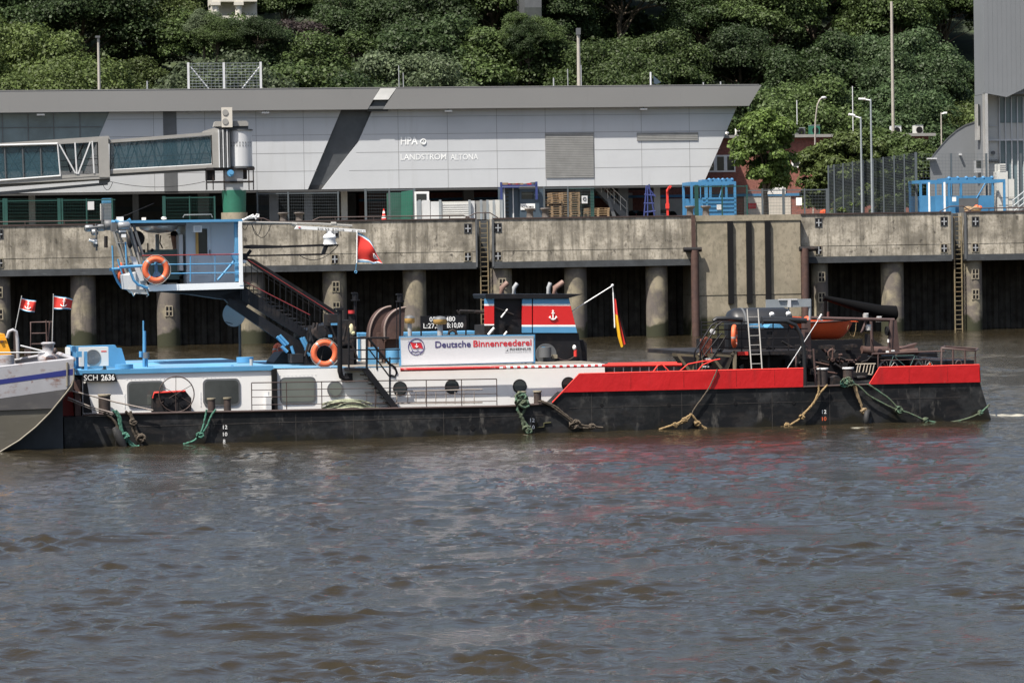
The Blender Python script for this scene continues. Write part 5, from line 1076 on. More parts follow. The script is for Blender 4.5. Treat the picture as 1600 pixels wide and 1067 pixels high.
m = MB(); m.rect(B, 425.5, 577, 433.5, 640, VD-.12, .14); P('vertical_fender', m, 'rubber')
m = MB(); m.rect(B, 416, 619, 424, 640, VD-.2, .2); m.tpx(B, (419, 612), (419, 625), VD-.1, .03); P('deck_fitting', m, 'lgrey')
m = MB(); m.ppx(B, [(626, 577.5), (790, 574)], VD-.22, .055, 8); P('red_rail', m, 'redold')
m = MB()
n_ = 30
for i in range(n_):
    k0, k1 = i/n_, (i+1)/n_; m.mt('redold' if i % 2 else 'white2'); m.tpx(B, (780+165*k0, 574.6-3.2*k0), (780+165*k1, 574.6-3.2*k1), VD-.24, .045)
P('striped_rail', m)
# side railing
m = MB()
for ya, yb in ((598, 592), (609.5, 603.5), (620.5, 615), (632.5, 626.5)): m.tpx(B, (393, ya), (776, yb), .08, .011 if ya > 600 else .016, n=6)
P('rail_bars', m, 'rail')
for x in (393, 447.5, 502.5, 586, 666, 721, 776): m = MB(); k = (x-393)/383; m.tpx(B, (x, 598-6*k), (x+.5, 642-7*k), .08, .014, n=6); P('rail_post', m, 'rail')
# bollards on the side deck
def boll(x, y0, y1, v, r, cap='conc2', parent=None):
    c = B.at(x, y1, v); t_ = B.at(x, y0, v)[2]; m = MB(); m.cyl((c[0], v, c[2]-.05), r, t_-c[2]+.05, 18); b_ = P('bollard', m, 'rail2'); m = MB(); m.cyl((c[0], v, t_), r+.02, .04, 18); P('bollard_cap', m, cap, None, b_)
M['rail2'] = mat('bollard_brown', (.06, .042, .035), .6, var=.3, vs=3, layers=[((.02, .018, .018), 2, .45, .6, .7)])
for x, y0, y1, r in [(163.5, 618, 645, .17), (330.5, 624, 643, .105), (355.5, 623, 642, .105), (816, 613.5, 633, .11), (840, 612.5, 631, .11)]: boll(x, y0, y1, .32, r)
for x, y0, y1 in [(1285.5, 577, 603), (1325.5, 576, 602)]: boll(x, y0, y1, .9, .155, 'white2')
# anchor winch
wn = MB(); wn.px(B, [(239, 650), (239, 618), (246, 612), (290, 611), (299, 622), (299, 648)], .18, .30); P('winch_housing', wn, 'blk2')
m = MB(); m.ppx(B, [(239, 622), (241, 613.5), (290, 611)], .16, .03, 5); P('winch_rim', m, 'fred')
c = B.at(274, 614, .2); m = MB(); m.torus((c[0]+.02, .12, c[2]-.03), .5, .016, n=32, k=6)
for k in range(6): a_ = k*math.pi/3+.5; m.tube((c[0], .12, c[2]-.03), (c[0]+.5*math.cos(a_), .12, c[2]-.03+.5*math.sin(a_)), .009, 5)
P('hand_wheel', m, 'rail')
m = MB()
for x, y, r in [(262, 628, .12), (286, 631, .10), (280, 617, .07), (254, 622, .06)]: c = B.at(x, y, .17); m.cyl((c[0], .11, c[2]), r, .08, 14, 'v'); m.cyl((c[0], .08, c[2]), r*.4, .05, 8, 'v')
P('winch_gear', m, 'blk')
# pale pipes lying along the side
m = MB(); m.tpx(B, (570, 613), (754, 608), .35, .02, n=5); m.tpx(B, (570, 631), (754, 628.5), .35, .02, n=5)
for x in (573, 588, 604, 620, 637, 650, 665, 681, 697, 711, 725, 741): m.tpx(B, (x, 612), (x, 631), .35, .014, n=5)
P('stowed_gangway', m, 'railp')
# roof details forward
def mushroom(x, y0, y1, w_, v, mm='blue'):
    c = B.at(x, y1, v); t_ = B.at(x, y0, v)[2]; r = w_/2/54; z = c[2]; h = t_-z; m = MB(); m.cyl((c[0], v, z), r*.62, h*.5, 20); m.cyl((c[0], v, z+h*.45), r, h*.5, 24); return P('roof_vent', m, mm)
mushroom(194, 568.5, 582, 28, .95); mushroom(383, 557, 574, 27, 3.6)
m = MB(); m.px(B, [(117, 583), (117, 541), (180, 539), (183, 544), (190, 544), (197, 568), (204, 582)], 2.2, .35); m.rect(B, 113, 541, 119, 583, 1.9, 1.2); P('forward_casing', m, 'blue')
m = MB(); m.rect(B, 105.5, 543, 110, 560, 1.9, .5); P('white_lamp', m, 'white2')
m = MB(); m.rect(B, 132, 549, 136.5, 578, 1.0, .12); m.rect(B, 120, 549, 128, 558, .95, .2); P('lamp_bracket', m, 'blue')
m = MB(); m.ppx(B, [(157, 585), (159, 578), (165, 576), (168, 583)], .7, .025, 5); P('lifting_eye', m, 'blk')
for x, v in [(363, .9), (392, .9)]:
    m = MB(); c = B.at(x, 573, v); m.px(B, [(x-7, 577.5), (x-1.5, 570), (x+1.5, 570), (x+6, 577)], v, .04); P('lifting_eye', m, 'blue')
m = MB(); m.tpx(B, (392.5, 561), (392.5, 571), .9, .05); P('small_lamp', m, 'alu')
m = MB(); m.tpx(B, (224, 501), (224, 583), 2.0, .022); m.tpx(B, (225.5, 517), (225.5, 583), 1.98, .05); m.tpx(B, (229.5, 560), (229.5, 583), 1.9, .03); m.tpx(B, (220, 549), (220, 558), 2.0, .05); P('antenna_pole', m, 'blue')
m = MB(); c = B.at(228.5, 560, 1.8); m.cyl((c[0], 1.8, c[2]), .09, .17, 14); P('antenna_drum', m, 'dgrey')
# satellite dish
c = B.at(365.5, 491, 5.6); m = MB(); m.tpx(B, (374.5, 508), (375, 562), 5.8, .035); P('dish_pole', m, 'dgrey')
m = MB(); r_ = .345; n_ = 28; ctr = Vector(c); dn = Vector((-.45, -1, .12)).normalized(); e1 = dn.cross(Vector((0, 0, 1))).normalized(); e2 = e1.cross(dn)
vs = []
for j in range(5):
    for i in range(n_): q = r_*j/4; vs.append(ctr+(e1*math.cos(2*math.pi*i/n_)+e2*math.sin(2*math.pi*i/n_)*1.08)*q-dn*.07*(1-(j/4)**2))
m.add(vs, [(j*n_+i, j*n_+(i+1) % n_, (j+1)*n_+(i+1) % n_, (j+1)*n_+i) for j in range(4) for i in range(n_)], True); m.add([v_-dn*.03 for v_ in vs], [(j*n_+i, j*n_+(i+1) % n_, (j+1)*n_+(i+1) % n_, (j+1)*n_+i) for j in range(4) for i in range(n_)], True); P('satellite_dish', m, 'dish')
m = MB(); m.tpx(B, (363, 506), (352, 503), 5.3, .015, v2=5.0); m.tpx(B, (372, 504), (376, 511), 5.75, .03); P('dish_arm', m, 'dgrey')
# ---------------------------------------------------------------- boom with stairs up to the wheelhouse
V1, V2 = 3.9, 5.5
def both(fn):
    for v_ in (V1, V2): fn(v_)
for v_ in (V1, V2):
    m = MB(); m.px(B, [(356, 477), (358, 466), (378, 475), (436, 512), (500, 553), (470, 557), (429, 527)], v_, .16); P('lower_boom', m, 'blk')
    m = MB(); m.px(B, [(377, 444), (392, 455), (480, 517), (505, 515), (528, 530), (505, 548), (481, 533), (378, 469)], v_, .10); P('stair_stringer', m, 'blk')
dz = 46
for v_, x0, y0, x1, y1 in [(V1, 376, 437, 484, 492), (V2, 384, 404, 527, 494)]:
    m = MB(); m.tpx(B, (x0, y0), (x1, y1), v_, .014); P('red_handrail', m, 'railred')
    m = MB()
    for i in range(17): k = i/16; x = x0+(x1-x0)*k; y = y0+(y1-y0)*k; m.tpx(B, (x, y), (x, y+30), v_, .014, n=4)
    m.tpx(B, (x0, y0+9), (x1, y1+9), v_, .012, n=4); P('balusters', m, 'blk')
m = MB(); m.px(B, [(381, 402), (396, 405), (532, 490), (530, 503), (505, 484), (392, 413)], V2+.05, .05); P('stair_side_panel', m, 'blk')
m = MB()
for i in range(14): k = i/13; c = B.at(385+(505-385)*k, 447+(530-447)*k, V1+.2); m.box(c[0]-.13, c[0]+.13, V1+.1, V2, c[2]-.02, c[2]+.01)
P('stair_tread', m, 'blk2')
# foot of the boom: hinge, hydraulics, clutter
m = MB(); m.px(B, [(478, 578), (482, 520), (505, 512), (530, 505), (552, 508), (556, 578)], 3.6, 2.2); P('boom_foot', m, 'blk')
m = MB(); r2 = random.Random(4)
for x, y, w_, h_, vv in [(465, 560, 18, 14, 3.2), (497, 520, 20, 22, 3.3), (523, 500, 22, 18, 3.5), (545, 520, 20, 40, 3.2), (487, 574, 34, 8, 2.8), (540, 560, 26, 30, 2.9), (512, 571, 40, 12, 2.7)]:
    m.rect(B, x-w_/2, y-h_/2, x+w_/2, y+h_/2, vv, .6)
for k in range(14): x = r2.uniform(478, 556); y = r2.uniform(498, 560); m.tpx(B, (x, y), (x+r2.uniform(-12, 12), y+r2.uniform(8, 30)), 3.0+r2.uniform(-.2, .4), r2.uniform(.02, .06))
c = B.at(499, 520, 3.1); m.cyl((c[0], 3.0, c[2]), .19, .4, 18, 'v'); P('hinge_machinery', m, 'blk2')
m = MB()
for x0, y0, x1, y1 in [(433, 526, 446, 540), (437, 524, 450, 538), (440, 541, 449, 550), (470, 528, 480, 548), (474, 527, 482, 544), (477, 545, 484, 556), (455, 541, 459, 553)]: m.tpx(B, (x0, y0), (x1, y1), 3.5, .05)
m.rect(B, 518, 505, 531, 508, 2.9, .1); m.rect(B, 514, 523, 519, 527, 2.9, .1); P('blue_fittings', m, 'blue')
m = MB(); m.px(B, [(428, 566), (440, 551), (470, 548), (494, 566), (494, 576), (428, 574)], 4.3, 1.2); P('hydraulic_bed', m, 'blk')
m = MB(); m.ppx(B, [(531, 483), (531, 580), (533, 588), (539, 592), (547, 591)], .5, .075, 10); m.rect(B, 526, 481, 537, 485, .4, .25); m.rect(B, 541, 583, 551, 595, .45, .3); P('davit_pipe', m, 'blk')
m = MB(); m.tpx(B, (555, 462), (555, 575), 3.4, .045); m.tpx(B, (549, 490), (549, 500), 3.3, .09); m.rect(B, 551, 457, 559, 459, 3.3, .25); m.tpx(B, (555, 459), (555, 468), 3.4, .09, n=10); m.tpx(B, (555, 468), (555, 470), 3.4, .13, n=12); P('signal_mast', m, 'blk')
m = MB(); m.tpx(B, (625, 464), (625, 575), 3.2, .03); m.rect(B, 621, 459, 629, 461, 3.1, .25); m.tpx(B, (625, 461), (625, 470), 3.2, .09, n=10); m.tpx(B, (625, 470), (625, 472), 3.2, .13, n=12); m.tpx(B, (620, 472), (620, 575), 3.3, .015); P('signal_mast', m, 'blk')
m = MB(); m.tpx(B, (549, 485), (549, 490), 3.25, .10, n=10); P('red_lamp', m, 'redold')
m = MB(); c = B.at(549, 514, 2.8); m.ell(c, .07, .04, .16, 10); m.ell(c+Vector((.05, 0, -.12)), .07, .05, .06, 8); P('pale_cloth', m, 'ochre2')
# platform and stair down to the side deck
m = MB(); m.rect(B, 545, 575.5, 576, 578.5, .0, .75); m.px(B, [(566, 577), (577, 577), (626, 640), (615, 640)], -.0, .07); m.px(B, [(566, 577), (577, 577), (626, 640), (615, 640)], .55, .07); P('deck_stair', m, 'blk')
m = MB()
for k in range(8): c = B.at(574+k*6, 585+k*7.2, .1); m.box(c[0]-.12, c[0]+.1, .07, .55, c[2]-.02, c[2])
P('stair_tread', m, 'blk2')
m = MB()
for vv in (.04, .62):
    m.ppx(B, [(573, 528), (573, 577)], vv, .035, 6); m.ppx(B, [(576, 529), (608, 568), (617, 574), (620, 582), (617, 588), (609, 586)], vv, .035, 6); m.ppx(B, [(545, 528), (608, 528)], vv, .03, 6); m.ppx(B, [(545, 547), (625, 546)], vv, .02, 6); m.ppx(B, [(576, 545), (610, 590)], vv, .02, 6); m.ppx(B, [(609, 558), (609, 640)], vv, .025, 6); m.ppx(B, [(589, 547), (589, 577)], vv, .025, 6); m.ppx(B, [(545, 561), (625, 560)], vv, .02, 6); m.ppx(B, [(545, 512), (545, 577)], vv, .03, 6)
P('stair_rail', m, 'blk')
# ---------------------------------------------------------------- wheelhouse
A1, A2 = 3.55, 6.2
def wz(y, x=300): return B.at(x, y, A1)[2]
zr0, zr1 = wz(347.5), wz(343.5); zf0, zf1 = wz(454), wz(444)
ua, ub = B.at(198, 346, A1)[0], B.at(379, 346, A1)[0]; uc = B.at(233, 450, A1)[0]
wh = MB(); wh.prism([(ua, zr1), (ub, zr1), (ub, zr0), (ua+.08, zr0)], A1, A1+.12); wh.prism([(ua, zr1), (ub, zr1), (ub, zr0), (ua+.08, zr0)], A2-.12, A2); wh.box(ua, ua+.12, A1+.12, A2-.12, zr0, zr1); wh.px(B, [(197, 346), (203, 341), (206, 346)], A1, .1); w0 = P('wheelhouse_roof_edge', wh, 'blue')
m = MB(); m.box(ua+.1, ub-.02, A1+.12, A2-.12, zr0+.01, zr1-.015); P('wheelhouse_roof', m, 'white2')
m = MB(); m.prism([(uc, zf0), (ub, zf0+.03), (ub, zf1+.03), (uc-.05, zf1)], A1, A1+.08); P('sill_beam', m, 'white2'); m = MB(); m.box(uc-.1, ub-.01, A1+.09, A2, zf0, zf0+.1); P('wheelhouse_floor', m, 'blk2')
m = MB(); m.rect(B, 373.5, 346, 379, 446, A1-.01, .1); P('white_post', m, 'white2')
m = MB(); m.rect(B, 367, 346, 373.2, 440, A1+.15, .1); m.tpx(B, (340, 438), (371, 402), A1+.3, .035); m.tpx(B, (366, 395), (370, 405), A1+.25, .12); P('blue_post', m, 'blue')
m = MB(); m.px(B, [(236, 455), (379, 451), (379, 470), (352, 468), (300, 460)], A1+.4, 1.6); m.px(B, [(345, 462), (380, 452), (395, 468), (380, 484), (358, 474)], V1+.05, .3); P('under_floor_frame', m, 'blk')
# cabin box behind the gallery
VW = A1+.75; uw0 = B.at(291, 400, VW)[0]; uw1 = B.at(367, 400, VW)[0]
m = MB(); d0, d1 = B.at(303.5, 400, VW)[0], B.at(326, 400, VW)[0]; g0, g1 = B.at(307.5, 400, VW)[0], B.at(324.5, 400, VW)[0]; gz0, gz1 = B.at(316, 397, VW)[2], B.at(316, 357.5, VW)[2]
m.box(uw0, g0, VW, A2-.1, zf0+.1, zr0); m.box(g1, uw1, VW, A2-.1, zf0+.1, zr0); m.box(g0, g1, VW+.001, A2-.1, zf0+.1, gz0); m.box(g0, g1, VW+.001, A2-.1, gz1, zr0); P('cabin_wall', m, 'cabinw')
m = MB(); m.box(d0, d0+.015, VW-.015, VW, zf0+.1, gz1+.1); m.box(d1+.08, d1+.095, VW-.015, VW, zf0+.1, gz1+.1); m.box(d0+.1, d1-.03, VW-.02, VW, wz(432), wz(404)); dr = P('door', m, 'cabinw')
m = MB(); m.box(d1+.02, d1+.04, VW-.07, VW-.03, gz0-.05, gz0+.12); P('handle', m, 'blk', None, dr)
m = MB(); m.box(g0, g1, VW+.06, VW+.08, gz0, gz1); P('pane', m, 'gwin', None, dr)
m = MB(); m.box(g0-.03, g0+.05, VW-.03, VW+.02, gz0, gz1); P('yellowed_frame', m, 'ochre', None, dr)
m = MB(); m.rect(B, 302.5, 352.5, 315.5, 363, A1+.2, .15); fl_ = P('floodlight', m, 'white2'); m = MB(); m.rect(B, 304.5, 354.5, 313.5, 361, A1+.19, .02); P('lens', m, 'lgrey', None, fl_)
# glazed front: mullions leaning forward, near and far side
def lean(v_, dx): 
    return [(202+dx, 350, v_), (232+dx, 452, v_)]
bars = [(A1+.05, 0, .035, 'bridge'), (A1+.9, -10, .035, 'dgrey'), (A1+1.8, -20, .035, 'dgrey'), (A2-.1, -27, .05, 'bridge')]
for v_, dx, r_, mm in bars:
    m = MB(); m.tube(B.at(202+dx, 350, v_), B.at(231+dx*.95, 452, v_), r_, 6); P('window_bar', m, mm)
m = MB(); a, b, c, d = B.at(202, 350, A1+.05), B.at(231, 450, A1+.05), B.at(205, 450, A2-.1), B.at(175, 350, A2-.1)
m.add([a, b, c, d], [(0, 1, 2, 3)]); m.add([q+Vector((.02, 0, 0)) for q in (a, b, c, d)], [(0, 1, 2, 3)]); P('front_glass', m, 'clear')
m = MB(); m.tube(a.lerp(b, .62), d.lerp(c, .62), .03, 5); m.tube(a, d, .05, 5); m.tube(b, c, .06, 5); m.tube(a.lerp(b, .3), d.lerp(c, .3), .025, 5); P('window_crossbar', m, 'dgrey')
m = MB(); m.px(B, [(214, 425), (226, 425), (233, 452), (203, 452), (200, 430)], A1+.2, 1.6); m.px(B, [(203, 400), (212, 402), (226, 438), (219, 440)], A1+.08, .06); P('lower_front_panel', m, 'lgrey')
m = MB(); m.px(B, [(197, 352), (204, 352), (220, 400), (213, 402)], A1+.08, .05); m.px(B, [(207, 352), (211, 352), (232, 420), (228, 422)], A1+.08, .05); P('wiper_rail', m, 'dgrey')
m = MB(); m.px(B, [(206, 348), (291, 347), (291, 352), (213, 354), (207, 352)], A1+.25, 1.8); P('ceiling', m, 'dgrey')
m = MB(); c = B.at(248, 352, A1+1.2); m.lathe((c[0], A1+1.2, c[2]-.16), [(.0, -.08), (.35, -.05), (.55, .04), (.62, .18)], 20); P('ceiling_lamp', m, 'alu')
# interior
m = MB(); m.rect(B, 239, 390, 280, 437, A1+1.2, .9); m.rect(B, 222, 394, 250, 400, A1+1.0, .9); P('console', m, 'consoleg')
m = MB(); m.rect(B, 280, 367, 286, 423, A1+.8, .5); P('cabinet', m, 'lgrey'); m = MB(); m.rect(B, 243.5, 366, 249, 391, A1+2.2, .1); P('inner_post', m, 'lgrey')
m = MB(); m.tpx(B, (231, 380), (231, 394), A1+1.0, .02); m.rect(B, 221, 390, 227, 395, A1+1, .2); m.ppx(B, [(236, 390), (239, 392)], A1+1, .05); m.ppx(B, [(251, 368), (250, 380), (254, 388)], A1+1.9, .02); P('instruments', m, 'blk')
m = MB(); c = B.at(214, 373, A1+.6); m.lathe((c[0], A1+.6, c[2]), [(.0, -.05), (.16, -.03), (.24, .06)], 18, 'v'); c = B.at(203, 378, A1+.3); m.ell(c, .09, .07, .2, 10); P('searchlight_back', m, 'blk2')
m = MB(); m.rect(B, 236, 405, 278, 442, A1+1.9, .1); P('rear_wall', m, 'dgrey')
# railings of the gallery
m = MB(); m.tpx(B, (222, 399.5), (374, 397.5), A1+.02, .018); P('red_handrail', m, 'railred')
m = MB(); m.tpx(B, (236, 413.5), (374, 412), A1+.03, .018); m.tpx(B, (266, 427.5), (374, 426), A1+.03, .018); m.tpx(B, (297.5, 398), (297.5, 440), A1+.03, .02); m.tpx(B, (336, 398), (336, 440), A1+.03, .012); P('gallery_rail', m, 'blue')
m = MB(); m.ppx(B, [(187, 417.5), (222, 415.5)], A1-.1, .045); m.ppx(B, [(202, 420, A1-.1), (209, 438, A1-.1), (216, 445, A1-.1), (231, 450, A1-.05)], A1, .04); m.ppx(B, [(171, 421), (188, 420)], A2-.2, .045); m.ppx(B, [(176, 422), (184, 440), (190, 449), (201, 452)], A2-.2, .04); m.ppx(B, [(175.5, 384), (177, 421)], A2-.2, .03); m.ppx(B, [(196, 378), (198, 416)], A1-.05, .03); m.ppx(B, [(184, 405), (190, 425), (197, 443)], A2-.5, .03); m.ppx(B, [(224, 408), (235, 436)], A1+.1, .05); P('bumper_rail', m, 'blue')
m = MB(); m.px(B, [(233, 444), (242, 424), (247, 424), (257, 433), (256, 437), (245, 431), (237, 446)], A1+.02, .06); m.ell(B.at(243.5, 409, A1+.05), .045, .04, .05, 8); m.tpx(B, (243.5, 410), (244.5, 428), A1+.05, .05); P('ring_holder', m, 'blue')
m = MB(); m.px(B, [(201, 452), (233, 452), (230, 460), (206, 458)], A1+.1, .5); P('front_foot', m, 'alu')
m = MB(); m.ppx(B, [(204, 453), (209, 462), (212, 457)], A1+.1, .025); m.ppx(B, [(228, 450), (232, 461), (229, 463)], A1, .025); P('foot_pipe', m, 'alu')
# lamps on the front corner
for i, (x, y, r_, L_, v_, mm) in enumerate([(139, 357, .10, .26, A2-.6, 'lampm'), (148, 363, .09, .2, A2-.7, 'lampm'), (158, 356, .10, .25, A1+1.5, 'lampm'), (170, 352, .15, .30, A1+1.0, 'dgrey'), (193, 353, .12, .36, A1-.1, 'lampm')]):
    m = MB().mt(mm); c = B.at(x, y, v_); m.lathe((c[0]-L_/2, v_, c[2]), [(r_*.5, 0), (r_, L_*.12), (r_, L_*.9), (r_*.7, L_)], 16, 'u'); m.mt('gwin').cyl((c[0]-L_/2-.01, v_, c[2]), r_*.7, .02, 14, 'u'); P('searchlight', m)
m = MB(); m.tpx(B, (134, 357), (205, 349), A1+1.2, .04); m.tpx(B, (150, 350), (151, 392), A1+1.4, .03); m.tpx(B, (160, 322), (160, 350), A1+1.3, .035); m.tpx(B, (148, 372), (150, 386), A1+1.4, .07)
m.ppx(B, [(140, 374), (147, 377), (151, 379)], A1+1.4, .05); m.ppx(B, [(182, 360), (190, 364), (198, 369)], A1-.05, .06); m.rect(B, 175, 348, 183, 362, A1+.4, .3); P('lamp_bracket', m, 'dgrey')
m = MB(); m.ppx(B, [(139, 375), (147, 377)], A1+1.3, .035); m.rect(B, 146, 374, 152, 381, A1+1.3, .06); m.rect(B, 186, 360, 197, 363, A1-.15, .1); m.rect(B, 190, 366, 197, 371, A1-.15, .1); P('white_bracket', m, 'white2')
m = MB(); m.tpx(B, (165.5, 369), (165.5, 387), A1+1.0, .055); P('hanging_horn', m, 'blk2')
m = MB(); m.tpx(B, (174, 347), (182, 348), A1+.8, .06); m.tpx(B, (172, 345), (175, 358), A1+1.0, .05); m.tpx(B, (180, 345), (188, 349), A1+.3, .05); P('blue_bracket', m, 'blue')
m = MB().mt('white3'); m.rect(B, 223, 340, 228, 344, A1+1, .2); m.mt('alu').ell(B.at(256, 341, A1+1), .09, .09, .05, 8); m.mt('lwhite').rect(B, 184, 339, 193, 346, A1+1.5, .3); P('roof_lamps', m)
m = MB(); m.ppx(B, [(286, 340), (288, 336), (330, 335), (332, 340)], A1+1.3, .018); P('roof_rail', m, 'wire')
m = MB(); m.ppx(B, [(150, 352, A1+1.2), (200, 335, A1+2), (240, 318, A1+3)], 3, .008, 4); P('aerial_wire', m, 'blk')
# radar and mast booms aft of the wheelhouse
m = MB(); m.ppx(B, [(378, 347.5), (430, 348.5), (500, 350), (550, 353)], A1+.9, .035, 8); m.tpx(B, (456, 350), (464, 351), A1+.9, .06); m.tpx(B, (517, 350), (525, 350), A1+.9, .06); P('folded_mast', m, 'bridge')
m = MB()
for y in (0, 5, 9): m.tpx(B, (378, 345-y*.15), (396+y, 336+y*.3), A1+.8+y*.03, .03)
m.tpx(B, (400, 335), (405, 336), A1+.9, .02); m.tpx(B, (398, 338), (400, 343), A1+.9, .02); P('folded_aerial', m, 'white2')
m = MB(); m.px(B, [(381, 384), (393, 382.5), (440, 384), (505, 381.5), (529, 382), (529, 384), (512, 386), (504, 385), (440, 387.5), (393, 389), (381, 388)], A1+.8, .14); m.px(B, [(384, 398.5), (420, 398), (503, 396), (507, 385), (513, 385), (508, 397.5), (503, 399), (420, 400.5), (386, 401)], A1+.8, .12); m.tpx(B, (385, 400), (392, 391), A1+.85, .05); m.rect(B, 380, 396, 387, 407, A1+.7, .3); P('radar_arm', m, 'blk')
c = B.at(515, 382, A1+.87); s_ = .019
m = MB(); m.lathe((c[0], A1+.87, c[2]), [(.20, 0), (.175, .17), (.20, .2), (.20, .215), (.17, .28), (.08, .33), (.08, .40)], 20); m.px(B, [(521, 370), (527, 381), (516, 381), (516, 370)], A1+.75, .15); P('radar_pedestal', m, 'white2')
m = MB(); m.px(B, [(461, 357.5), (464, 352.5), (571, 359), (571.5, 363.5), (460, 357.8)], A1+.8, .12); sc_n = P('radar_scanner', m, 'white2')
def ttilt(s, x0, x1, y0, h, m_): 
    n_ = len(s)
    for i, ch in enumerate(s):
        if ch == ' ': continue
        xa = x0+(x1-x0)*i/n_; w_ = (x1-x0)/n_*.78; yy = y0+(xa-x0)*.055
        text_mb(m_, B, ch, xa, xa+w_ if ch != 'I' else xa+w_*.35, yy, yy+h, A1+.79, 'lblack', .01, .004)
m = MB(); ttilt('SWISS RADAR', 496, 539, 355.8, 3.6, m); ttilt('JFS 364 C', 549, 570, 359.2, 2.6, m); m.mt('fred').px(B, [(466, 355), (470, 355.2), (468, 357)], A1+.78, .02); P('lettering', m, None, None, sc_n)
m = MB(); m.path(catenary(B.at(469, 400, A1+.8), B.at(528, 384, A1+.8), .25), .012, 5); m.path(catenary(B.at(393, 349, A1+.9), B.at(410, 347, A1+.9), .38), .01, 5); m.path(catenary(B.at(393, 349, A1+.95), B.at(424, 350, A1+.9), .42), .01, 5); m.path(catenary(B.at(378, 353, A1+.9), B.at(388, 349, A1+.9), .15), .01, 5); P('cable', m, 'blk')
m = MB(); m.ell(B.at(381, 409, A1+.5), .09, .08, .05, 10); P('white_dome', m, 'white2')
# ---------------------------------------------------------------- midships roof gear
m = MB(); vq = 5.2
def cowl(x0, x1, yt, yb, v_, w_):
    """quarter-round scoop: curved back, open front, mouth to the right"""
    a = B.at(x0, yb, v_); b = B.at(x1, yt, v_); L_ = b[0]-a[0]; Hh = b[2]-a[2]; out = []; n = 14
    prof = [(a[0], a[2])]+[(a[0]+L_*(1-math.cos(t*math.pi/2))**1.0, a[2]+Hh*.30+Hh*.70*math.sin(t*math.pi/2)) for t in [i/n for i in range(n+1)]]
    m = MB(); k = len(prof); vs = [(p[0], v_, p[1]) for p in prof]+[(p[0], v_+w_, p[1]) for p in prof]; inn = [(p[0]+.04, v_+.03, p[1]-.03) for p in prof]+[(p[0]+.04, v_+w_-.03, p[1]-.03) for p in prof]
    m.add(vs, [(i, i+1, k+i+1, k+i) for i in range(k-1)], True); m.add(inn, [(i, i+1, k+i+1, k+i) for i in range(k-1)], True)
    for vv in (v_, v_+w_-.02): m.prism([(p[0], p[1]) for p in prof]+[(b[0]-.02, b[2]-Hh*.02), (b[0]-L_*.1, a[2]+Hh*.35), (b[0]-L_*.15, a[2])], vv, vv+.02)
    P('ventilation_cowl', m, 'brown'); m = MB(); m.path([(p[0], v_-.01, p[1]) for p in prof], .035, 6); P('cowl_rim', m, 'cowlrim')
cowl(578, 611, 479, 546, 4.6, .5); cowl(601, 634, 480.5, 530, 3.6, .5)
m = MB(); m.rect(B, 604, 520, 626, 570, 4.2, .7); m.rect(B, 592, 520, 600, 560, 4.0, .3); P('cowl_trunk', m, 'brown')
for x0, y0, x1, y1, v_ in [(560, 521, 585, 573, 6.5), (628, 519, 753, 570, 6.0)]:
    m = MB(); m.rect(B, x0, y0, x1, y0+4, v_-.03, 1.6); m.rect(B, x0, y0, x0+3, y1, v_-.03, .1); P('hatch_trim', m, 'blue'); m = MB(); m.rect(B, x0+.5, y0+3.8, x1-.5, y1, v_, 1.5); P('white_hatch', m, 'white2')
m = MB(); c = B.at(614, 567, 2.9); m.cyl((c[0], 2.9, c[2]), .21, .42, 20); m.rect(B, 577, 543, 592, 573, 3.1, .4); P('blue_tank', m, 'blue')
for x, yt, yb, w_, v_ in [(640.5, 494, 530, 16, 3.0), (688.5, 495.5, 571, 21, 2.2)]:
    c = B.at(x, yb, v_); t_ = B.at(x, yt, v_)[2]; r_ = w_/2/53; m = MB(); m.cyl((c[0], v_, c[2]), r_*.42, t_-c[2]-.2, 18); vt_ = P('vent_stack', m, 'grey'); m = MB(); m.lathe((c[0], v_, t_-.21), [(r_*.8, 0), (r_, .02), (r_, .15)], 24); P('ochre_band', m, 'ochre', None, vt_); m = MB(); m.lathe((c[0], v_, t_-.06), [(r_*1.02, 0), (r_*.9, .05), (r_*.3, .085), (0, .09)], 24); P('cap', m, 'dgrey', None, vt_)
m = MB(); m.ppx(B, [(701, 523, 3), (702, 518, 3), (707, 516, 3), (712, 518, 3), (713, 523, 3)], 3, .045, 8); m.tpx(B, (718, 486), (770, 488), 3.2, .05); m.ppx(B, [(714, 485), (718, 491)], 3.2, .03); P('roof_pipes', m, 'blk2')
m = MB(); 
for x in (640, 668, 702, 745, 790, 822): m.rect(B, x-1, 560, x+1, 574, 1.4, .1)
m.tpx(B, (636, 566), (830, 563), 1.5, .015); m.rect(B, 640, 571, 830, 573, 1.6, 1.0)
for k in range(12): x = 650+k*15; m.ppx(B, [(x, 566), (x+2, 570), (x+5, 570)], 1.45, .02, 5)
P('roof_clutter', m, 'rail'); m = MB(); m.rect(B, 684, 560, 695, 572, 2.0, .2); P('vent_foot', m, 'brown')
